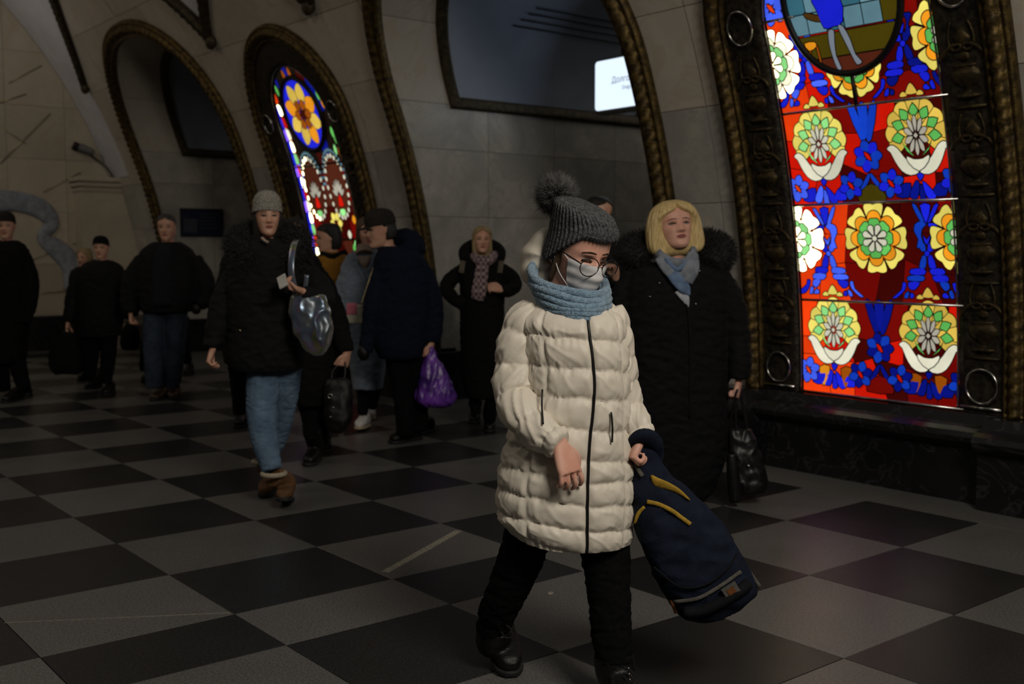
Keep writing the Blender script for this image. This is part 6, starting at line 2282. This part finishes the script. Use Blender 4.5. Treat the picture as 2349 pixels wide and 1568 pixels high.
obj('turtleneck', remesh([tube([at(838, 566, D6 - 0.05), at(836, 578, D6 - 0.07), at(836, 586, D6 - 0.09)], [0.068, 0.072, 0.075], 18, 4), tube([at(836, 588, D6 - 0.12), at(837, 604, D6 - 0.135), at(837, 620, D6 - 0.13)], [(0.055, 0.02), (0.035, 0.015), (0.005, 0.005)], 12, 4, ref=RH)], 0.007, 1), M['knit_beige'], bl)
obj('belt', closed_tube([at(839, 708, D6) + RH * 0.185 * math.cos(t) + FH * 0.155 * math.sin(t) for t in np.linspace(0, 2 * math.pi, 40, endpoint=False)], 0.016, 8), M['coat_blue'], bl)
obj('lapel', tube([on_mesh(ct6[0], x, y, 0.03, 0.004) for x, y in ((815, 600), (826, 622), (840, 650), (850, 670))], (0.018, 0.005), 8, 4), M['coat_blue'], bl)
cb = thing('shoulder_bag', 'small pink and white shoulder bag on a thin gold strap', 'bag', tuple(at(812, 740, D6 - 0.24)))
M['bag_pink'] = mat('bag_pink', (0.50, 0.13, 0.19), 0.45)
M['bag_white'] = mat('bag_white', (0.46, 0.44, 0.36), 0.45)
M['bag_olive'] = mat('bag_olive', (0.20, 0.18, 0.10), 0.5)
d6 = D6 - 0.27
obj('bag_body', remesh([obox(at(815, 720, d6), RH * 0.062, FH * 0.03, UP * 0.072)], 0.006, 4), M['bag_white'], cb)
obj('flap', remesh([obox(at(807, 708, d6 - 0.028), RH * 0.040, FH * 0.008, UP * 0.045)], 0.004, 3), M['bag_pink'], cb)
obj('gusset', remesh([obox(at(830, 718, d6 + 0.01), RH * 0.018, FH * 0.025, UP * 0.06)], 0.005, 3), M['bag_olive'], cb)
obj('strap', tube([at(828, 700, d6), at(838, 670, d6 + 0.03), at(848, 640, d6 + 0.06), at(862, 600, d6 + 0.12)], 0.005, 8, 5), M['brass'], cb)

# ---- person in the mustard jacket, seen from behind their shoulder
D7 = 9.7
mu, h7, ct7 = walker('dark-haired person in mustard jacket in front of the far glass panel', D7, (752, 514, 578, -70, 6, 0), [(578, 742, 778, 0.17), (592, 724, 806, 0.25), (620, 716, 812, 0.29), (700, 716, 810, 0.30), (760, 722, 806, 0.3)], M['mustard'], [[(724, 610, 0, 18), (714, 670, 0, 17), (716, 740, 0, 14)], [(806, 610, 0, 18), (814, 670, 0, 17), (812, 740, 0, 14)]],
                     [[(746, 750, 0, 22), (746, 840, 0, 18), (746, 905, 0, 14)], [(786, 750, 0, 22), (786, 840, 0, 18), (786, 905, 0, 14)]], M['trousers'], [(744, 936, 0, 0, 0.27), (786, 936, 0, 0, 0.27)], M['leather'], seed=18, coat_name='jacket')
obj('hair', h7.hair([(-0.42, 0.30, 0.02, 0.44, 100), (-0.2, 0.35, 0.08, 0.49, 98), (0.05, 0.36, 0.28, 0.51, 88), (0.2, 0.36, 0.36, 0.51, 64), (0.35, 0.34, 0.38, 0.48, 8), (0.46, 0.26, 0.27, 0.40, 0), (0.54, 0.1, 0.08, 0.2, 0)]), M['hair_dark'], mu)
obj('dark_collar', tube([at(738, 584, D7 - 0.06), at(765, 590, D7 - 0.10), at(792, 580, D7)], 0.035, 10, 5), M['coat_black2'], mu)

# ---- woman in grey beanie and black parka
D8 = 6.15
gh, h8, ct8 = walker('person in light grey beanie, black fur-trimmed parka and pale jeans looking ahead', D8, (613, 452, 540, 20, 2, 0), [(548, 585, 650, 0.16), (572, 548, 690, 0.24), (600, 528, 706, 0.30), (650, 520, 708, 0.33), (710, 524, 704, 0.34), (770, 526, 700, 0.35), (820, 530, 694, 0.36), (846, 540, 688, 0.34)], M['coat_black'],
                     [[(544, 612, 0, 30), (520, 680, 0.0, 31), (500, 745, -0.03, 27), (486, 796, -0.06, 21)], [(696, 608, 0, 30), (730, 660, -0.05, 30), (738, 690, -0.10, 29), (712, 684, -0.20, 24), (694, 670, -0.25, 17)]],
                     [[(610, 830, 0, 40), (602, 920, -0.05, 37), (606, 1000, -0.10, 31), (624, 1078, -0.15, 23)], [(655, 830, 0.03, 38), (648, 920, 0.10, 33), (634, 1000, 0.18, 26), (612, 1050, 0.24, 20)]], M['jeans_light'],
                     [(650, 1172, 6, 12, 0.25), (605, 1142, -4, -8, 0.25)], mat('boot_tan', (0.16, 0.075, 0.028), 0.7, c2=(0.09, 0.042, 0.016), scale=14, bump=0.2),
                     hands=[((488, 800, -0.06), (478, 832, -0.08), RH * 0.8 + FH * 0.2, GR, 1.0), ((694, 668, -0.25), (664, 658, -0.28), UP * 0.75 - RH * 0.3 - FH * 0.3, (40, 50, 30), 1.0)], seed=21, vox=0.008, bvox=0.005, shaft=[(626, 1092, -0.15, 25), (606, 1066, 0.20, 24)], coat_name='parka', leg_name='jeans', brow=M['brow'])
M['beanie_grey'] = mat('beanie_grey', (0.40, 0.38, 0.33), 0.95, c2=(0.17, 0.16, 0.14), scale=120, bump=0.8, bscale=220)
obj('beanie', h8.beanie(z0=0.08, z1=0.68, w=0.385, fr=0.43, bk=0.50, ribs=50, amp=0.012, brim=0.0, n=150, m=40, tilt=0.09), M['beanie_grey'], gh)
obj('hair', h8.hair([(-0.9, 0.30, 0.05, 0.38, 78), (-0.5, 0.37, 0.16, 0.45, 70), (-0.2, 0.375, 0.24, 0.47, 66), (0.0, 0.37, 0.28, 0.47, 64), (0.2, 0.34, 0.30, 0.44, 60), (0.3, 0.2, 0.1, 0.3, 0)]), M['hair_dark'], gh)
fb = remesh([tube([at(594, 602, D8 - 0.12), at(562, 580, D8 - 0.06), at(556, 552, D8 + 0.06), at(612, 536, D8 + 0.15), at(670, 548, D8 + 0.06), at(682, 580, D8 - 0.05), at(650, 604, D8 - 0.12)], [0.035, 0.06, 0.075, 0.07, 0.075, 0.065, 0.04], 16, 6)], 0.012, 1)
fo8 = obj('fur_trim', fb, M['fur_black'], gh)
M['fur_smoke'] = mat('fur_smoke', (0.028, 0.027, 0.024), 0.8, c2=(0.006, 0.006, 0.006), scale=40)
obj('fur', fur_on(fb, 4500, 0.055, 0.0018, 0.7, 11, 0.15), M['fur_smoke'], fo8)
M['shearling'] = mat('shearling', (0.50, 0.43, 0.32), 0.95, scale=90, bump=0.8)
for (x, y, dd, r) in ((628, 1086, -0.16, 0.062), (604, 1058, 0.20, 0.058)):
    obj('cuff', closed_tube([at(x, y, D8 + dd) + RH * r * math.cos(t) + FH * r * math.sin(t) for t in np.linspace(0, 2 * math.pi, 28, endpoint=False)], 0.014, 8), M['shearling'], gh)
obj('zip_pull', ball(on_mesh(ct8[0], 551, 758, 0.02, 0.004), 0.009, 8, 6), M['brass'], gh)
obj('scarf_edge', tube([on_mesh(ct8[0], x, y, 0.05, 0.01) for x, y in ((600, 545), (608, 552), (616, 556))], 0.008, 8, 4), M['knit_beige'], gh)
ph = thing('mobile_phone', 'mobile phone in a light case held at chest height', 'phone', tuple(at(645, 655, D8 - 0.32)))
M['phone_case'] = mat('phone_case', (0.48, 0.47, 0.44), 0.35)
M['phone_glass'] = mat('phone_glass', (0.02, 0.02, 0.022), 0.1)
pcx = at(648, 645, D8 - 0.315)
ux, uz = unit(RH * 0.80 + UP * 0.45), unit(UP * 0.55 - RH * 0.3 + FH * 0.75)
uy = unit(np.cross(ux, uz))
obj('case', remesh([obox(pcx, ux * 0.026, uy * 0.006, uz * 0.050)], 0.003, 2), M['phone_case'], ph)
obj('screen', obox(pcx - uy * 0.0062, ux * 0.022, uy * 0.0008, uz * 0.045), M['phone_glass'], ph, False)

# iridescent bag on her shoulder
mh, nt_, b_ = nodes_of('holographic')
setin(b_, Metallic=0.7, Roughness=0.3)
lw = nt_.nodes.new('ShaderNodeLayerWeight')
nz_ = nt_.nodes.new('ShaderNodeTexNoise')
nz_.inputs['Scale'].default_value = 9
tcx = nt_.nodes.new('ShaderNodeTexCoord')
nt_.links.new(tcx.outputs['Object'], nz_.inputs['Vector'])
ad_ = nt_.nodes.new('ShaderNodeMath')
ad_.operation = 'ADD'
nt_.links.new(lw.outputs['Facing'], ad_.inputs[0])
nt_.links.new(nz_.outputs['Fac'], ad_.inputs[1])
rp_ = nt_.nodes.new('ShaderNodeValToRGB')
e_ = rp_.color_ramp.elements
e_[0].position, e_[0].color = 0.45, (0.16, 0.18, 0.20, 1)
e_[1].position, e_[1].color = 1.3, (0.5, 0.5, 0.5, 1)
for p_, c_ in ((0.62, (0.14, 0.20, 0.28, 1)), (0.72, (0.20, 0.15, 0.26, 1)), (0.80, (0.28, 0.25, 0.13, 1)), (0.90, (0.14, 0.26, 0.16, 1)), (0.98, (0.24, 0.24, 0.25, 1))):
    e_.new(p_).color = c_
nt_.links.new(ad_.outputs[0], rp_.inputs['Fac'])
nt_.links.new(rp_.outputs['Color'], b_.inputs['Base Color'])
M['holographic'] = mh
hb = thing('shoulder_bag', 'shiny silver iridescent bag slung from a shoulder', 'bag', tuple(at(715, 806, D8 - 0.12)))
A = [[*at((xl + xr) / 2, y, D8 - 0.24), (xr - xl) / 2 * D8 / F, th / 2] for y, xl, xr, th in ((680, 674, 740, 0.04), (700, 670, 748, 0.08), (740, 670, 757, 0.11), (765, 682, 756, 0.11), (795, 702, 748, 0.08), (810, 716, 738, 0.04))]
hv_ = wrinkle(remesh([loft([ell_ring(a[:3], RH * a[3], FH * a[4], 28, 3.0) for a in cr(A, 5)], True)], 0.007, 1), 0.015, 9, (1, 1, 0.8), 14)
obj('bag_body', hv_, M['holographic'], hb, False)
obj('strap', tube([at(684, 690, D8 - 0.17), at(670, 640, D8 - 0.20), at(668, 600, D8 - 0.19), at(674, 560, D8 - 0.13), at(684, 548, D8 - 0.04)], (0.018, 0.004), 10, 5, ref=RH), M['holographic'], hb)
obj('strap', tube([at(688, 690, D8 - 0.18), at(700, 660, D8 - 0.2), at(704, 630, D8 - 0.2)], (0.012, 0.004), 10, 5, ref=RH), M['holographic'], hb)

# ---- person in black right behind her
D9 = 7.25
bk9, h9, ct9 = walker('dark-haired person in black knee-length coat and tall boots behind the silver bag', D9, (678, 500, 562, 4, 4, 0), [(566, 660, 700, 0.16), (584, 638, 722, 0.24), (612, 626, 738, 0.29), (680, 624, 760, 0.31), (760, 630, 768, 0.32), (840, 640, 770, 0.33), (890, 656, 766, 0.32), (925, 668, 756, 0.30)], M['coat_black2'],
                      [[(716, 606, 0, 24), (744, 660, -0.02, 25), (772, 730, -0.05, 24), (794, 806, -0.10, 18)], [(640, 610, 0, 24), (628, 690, 0.0, 24), (626, 770, 0, 18)]],
                      [[(700, 900, 0, 24), (712, 960, -0.03, 20), (714, 1000, -0.05, 17)], [(740, 900, 0.05, 24), (740, 950, 0.10, 20), (738, 990, 0.14, 17)]], M['trousers'],
                      [(706, 1070, -4, 0, 0.26), (744, 1040, 8, 0, 0.26)], M['leather'], hands=[((796, 812, -0.10), (790, 832, -0.11), -RH * 0.6 + FH * 0.4, FIST, 1.0)], seed=24, shaft=[(714, 985, -0.04, 22), (738, 978, 0.12, 21)])
obj('hair', h9.hair(LONG), M['hair_dark'], bk9)
hb9 = thing('handbag', 'large black leather handbag with metal studs', 'bag', tuple(at(776, 988, D9 - 0.12)))
A = [[*at((xl + xr) / 2, y, D9 - 0.14), (xr - xl) / 2 * D9 / F, th / 2] for y, xl, xr, th in ((868, 752, 796, 0.06), (885, 744, 804, 0.10), (925, 744, 808, 0.14), (960, 746, 806, 0.15), (982, 752, 796, 0.13), (990, 762, 786, 0.08))]
obj('bag_body', wrinkle(remesh([loft([ell_ring(a[:3], RH * a[3], FH * a[4], 28, 2.8) for a in cr(A, 5)], True)], 0.008, 1), 0.006, 8, (1, 1, 1), 3), M['leather'], hb9)
for x_ in (760, 788):
    obj('handle', tube([at(x_, 876, D9 - 0.16), at(x_ + 4, 850, D9 - 0.14), at(790, 826, D9 - 0.12)], 0.008, 8, 5), M['leather'], hb9)
for (x, y, r) in ((757, 908, 0.013), (765, 934, 0.007), (758, 956, 0.007)):
    if r > 0.01:
        c_ = at(x, y, D9 - 0.225)
        obj('ring', closed_tube([c_ + RH * r * math.cos(t) + UP * r * math.sin(t) for t in np.linspace(0, 2 * math.pi, 18, endpoint=False)], 0.004, 6), M['steel'], hb9)
    else:
        obj('stud', ball(at(x, y, D9 - 0.225), r, 8, 6), M['steel'], hb9)

# ---- person in dark hood to the left, behind the grey beanie
D15 = 8.3
p15, h15, ct15 = walker('dark-coated person mostly hidden behind the black fur-trimmed parka', D15, (548, 520, 580, -10, 8, 0), [(578, 528, 570, 0.16), (590, 512, 592, 0.22), (625, 506, 600, 0.27), (700, 508, 598, 0.29), (790, 512, 594, 0.29), (830, 518, 590, 0.28)], M['coat_black'], [[(520, 606, 0, 17), (510, 670, 0, 17), (508, 730, 0, 14)], [(588, 606, 0, 17), (598, 670, 0, 17), (598, 730, 0, 14)]],
       [[(540, 820, 0, 20), (546, 890, 0, 16), (548, 950, 0, 12)], [(576, 820, 0, 20), (576, 890, 0, 16), (576, 950, 0, 12)]], M['trousers'], [(546, 982, 0, 0, 0.26), (578, 975, 4, 0, 0.26)], M['leather'], seed=27)
hb15 = h15.beanie(z0=0.05, z1=0.62, w=0.40, fr=0.42, bk=0.52, ribs=8, amp=0.01, brim=0.0, n=48, m=20)
obj('hood', hb15, M['coat_black'], p15)

# ---- grey-haired man in dark jacket and jeans
D10 = 10.45
mn, h10, ct10 = walker('grey-haired person in open dark jacket and blue jeans near the notice board', D10, (382, 492, 552, 6, 2, 0), [(556, 352, 414, 0.20), (574, 326, 440, 0.30), (600, 318, 452, 0.36), (650, 318, 456, 0.40), (690, 322, 450, 0.40), (714, 328, 440, 0.38)], M['coat_black'],
                       [[(326, 590, 0, 22), (304, 640, 0, 23), (296, 690, -0.03, 20), (300, 718, -0.06, 15)], [(448, 590, 0, 22), (468, 640, 0, 23), (472, 680, -0.03, 20), (456, 700, -0.08, 16)]],
                       [[(358, 705, 0, 27), (352, 780, -0.05, 24), (354, 850, -0.08, 21), (354, 890, -0.10, 18)], [(404, 705, 0, 27), (402, 780, 0.0, 24), (398, 850, 0.04, 21), (392, 885, 0.06, 18)]], M['jeans_dark'],
                       [(352, 920, -6, 0, 0.29), (392, 916, 6, 0, 0.29)], mat('shoe_brown', (0.06, 0.035, 0.02), 0.4), hands=[((300, 722, -0.06), (302, 738, -0.07), RH * 0.7, GR, 1.0)], seed=30, vox=0.011, bvox=0.008, coat_name='jacket', leg_name='jeans')
obj('hair', h10.hair(SHORT), M['hair_grey'], mn)
obj('glove', ellipsoid(at(450, 708, D10 - 0.12), RH * 0.05, FH * 0.04, UP * 0.055, 14, 8), M['leather'], mn)
M['sweater'] = fabric('sweater', (0.012, 0.014, 0.020), 0.95)
obj('sweater', torso(D10 - 0.04, [(560, 366, 402, 0.2), (585, 356, 412, 0.32), (640, 352, 416, 0.38), (700, 352, 416, 0.38)]), M['sweater'], mn)

# ---- woman in black beanie with a holdall
D11 = 10.8
wb, h11, ct11 = walker('person in black beanie and black coat beside the grey wall ribbon', D11, (232, 545, 594, 4, 0, 0), [(596, 214, 250, 0.17), (608, 190, 274, 0.26), (630, 182, 284, 0.32), (680, 180, 284, 0.34), (735, 184, 280, 0.35), (770, 190, 272, 0.34)], M['coat_black'],
                       [[(192, 622, 0, 17), (174, 670, 0, 18), (162, 715, -0.03, 15), (156, 738, -0.05, 11)], [(274, 622, 0, 17), (286, 680, 0, 17), (284, 730, 0, 13)]],
                       [[(212, 760, 0, 20), (208, 820, 0.05, 17), (204, 870, 0.10, 13)], [(250, 760, 0, 20), (248, 820, -0.03, 17), (242, 880, -0.06, 13)]], M['trousers'],
                       [(200, 893, -6, 0, 0.27), (240, 908, 5, 0, 0.27)], M['leather'], hands=[((156, 742, -0.05), (155, 758, -0.06), RH * 0.7, FIST, 1.0)], seed=33, vox=0.011, bvox=0.008)
obj('beanie', h11.beanie(z0=0.12, z1=0.60, w=0.365, fr=0.41, bk=0.48, ribs=30, amp=0.012, brim=0.0, n=90, m=24, tilt=0.10), M['coat_black2'], wb)
ho = thing('holdall', 'big soft black holdall carried low in one hand', 'bag', tuple(at(150, 858, D11 - 0.06)))
A = [[*at((xl + xr) / 2, y, D11 - 0.16), (xr - xl) / 2 * D11 / F, th / 2] for y, xl, xr, th in ((768, 138, 168, 0.08), (785, 124, 180, 0.16), (815, 116, 188, 0.22), (840, 118, 188, 0.24), (856, 128, 182, 0.18))]
obj('bag_body', wrinkle(remesh([loft([ell_ring(a[:3], RH * a[3], FH * a[4], 28, 2.5) for a in cr(A, 5)], True)], 0.012, 1), 0.010, 8, (1, 1, 1), 3), M['coat_black2'], ho)
obj('handle', tube([at(140, 776, D11 - 0.16), at(154, 752, D11 - 0.08), at(168, 776, D11 - 0.16)], 0.010, 8, 5), M['leather'], ho)

# ---- person at the left edge of the picture
D12 = 10.6
le, h12, ct12 = walker('person in long black overcoat and dark cap at the left edge', D12, (14, 490, 548, 14, 2, 0), [(552, -8, 38, 0.19), (566, -34, 58, 0.28), (600, -42, 68, 0.34), (680, -42, 66, 0.36), (760, -38, 60, 0.36), (815, -32, 56, 0.35), (830, -26, 50, 0.33)], M['coat_black2'],
                       [[(58, 584, 0, 19), (68, 640, 0, 20), (66, 700, -0.03, 17), (56, 740, -0.06, 13)], [(-34, 584, 0, 19), (-46, 660, 0, 19), (-44, 730, 0, 14)]],
                       [[(-4, 815, 0, 20), (4, 860, 0.05, 17), (10, 895, 0.08, 14)], [(36, 815, 0, 20), (48, 865, -0.05, 17), (58, 895, -0.1, 14)]], M['trousers'], [(8, 925, -6, 0, 0.29), (62, 912, 25, 0, 0.29)], M['leather'], seed=36, vox=0.011, bvox=0.008, coat_name='overcoat')
obj('cap', h12.beanie(z0=0.12, z1=0.60, w=0.37, fr=0.42, bk=0.48, ribs=6, amp=0.008, brim=0.0, n=48, m=20, tilt=0.10), M['cap_dark'], le)

# ---- fair-haired person just behind the black beanie
D13 = 11.9
fh_, h13, ct13 = walker('fair-haired person in black coat glimpsed behind the black beanie', D13, (194, 570, 612, -20, 4, 0), [(612, 178, 210, 0.16), (624, 164, 228, 0.24), (660, 160, 234, 0.29), (740, 162, 232, 0.3), (790, 166, 228, 0.3)], M['coat_black'], [[(170, 636, 0, 13), (162, 690, 0, 13), (164, 730, 0, 10)], [(228, 636, 0, 13), (234, 690, 0, 13), (232, 730, 0, 10)]],
                         [[(184, 780, 0, 15), (184, 820, 0, 12), (184, 850, 0, 10)], [(212, 780, 0, 15), (212, 820, 0, 12), (212, 850, 0, 10)]], M['trousers'], [(184, 873, 0, 0, 0.26), (212, 873, 0, 0, 0.26)], M['leather'], seed=39, vox=0.013, bvox=0.009)
obj('hair', h13.hair(LONG), M['hair_fair'], fh_)

# ---- person walking behind the grey-haired man
D14 = 11.8
bm_, h14, ct14 = walker('dark-clothed person almost hidden behind the blue jeans', D14, (386, 508, 556, 0, 4, 0), [(558, 354, 392, 0.17), (572, 338, 412, 0.25), (610, 332, 420, 0.30), (700, 334, 418, 0.31), (750, 338, 414, 0.3)], M['coat_black'], [[(342, 590, 0, 15), (328, 650, 0, 15), (312, 700, 0, 13), (304, 722, 0, 10)], [(412, 590, 0, 15), (424, 660, 0, 15), (424, 710, 0, 11)]],
                         [[(350, 740, 0, 18), (338, 800, 0, 15), (332, 850, 0, 12)], [(404, 740, 0, 18), (420, 790, 0.1, 15), (428, 830, 0.2, 12)]], M['trousers'], [(330, 876, 0, 0, 0.27), (430, 860, 8, 0, 0.27)], M['leather'], hands=[((304, 724, 0), (300, 738, 0), RH * 0.7, FIST, 1.0)], seed=42, vox=0.013, bvox=0.009)
obj('hair', h14.hair(SHORT), M['hair_dark'], bm_)
h2b = thing('holdall', 'dark bag hanging to the left of the blue jeans', 'bag', tuple(at(296, 806, D14 - 0.02)))
A = [[*at((xl + xr) / 2, y, D14 - 0.02), (xr - xl) / 2 * D14 / F, th / 2] for y, xl, xr, th in ((745, 286, 312, 0.06), (758, 280, 318, 0.12), (785, 276, 320, 0.16), (802, 282, 314, 0.13))]
obj('bag_body', remesh([loft([ell_ring(a[:3], RH * a[3], FH * a[4], 24, 2.6) for a in cr(A, 4)], True)], 0.012, 1), M['coat_black2'], h2b)
obj('handle', tube([at(288, 750, D14 - 0.02), at(300, 734, D14 - 0.02), at(311, 750, D14 - 0.02)], 0.009, 8, 4), M['leather'], h2b)

bpy.data.scenes.remove(WORK)
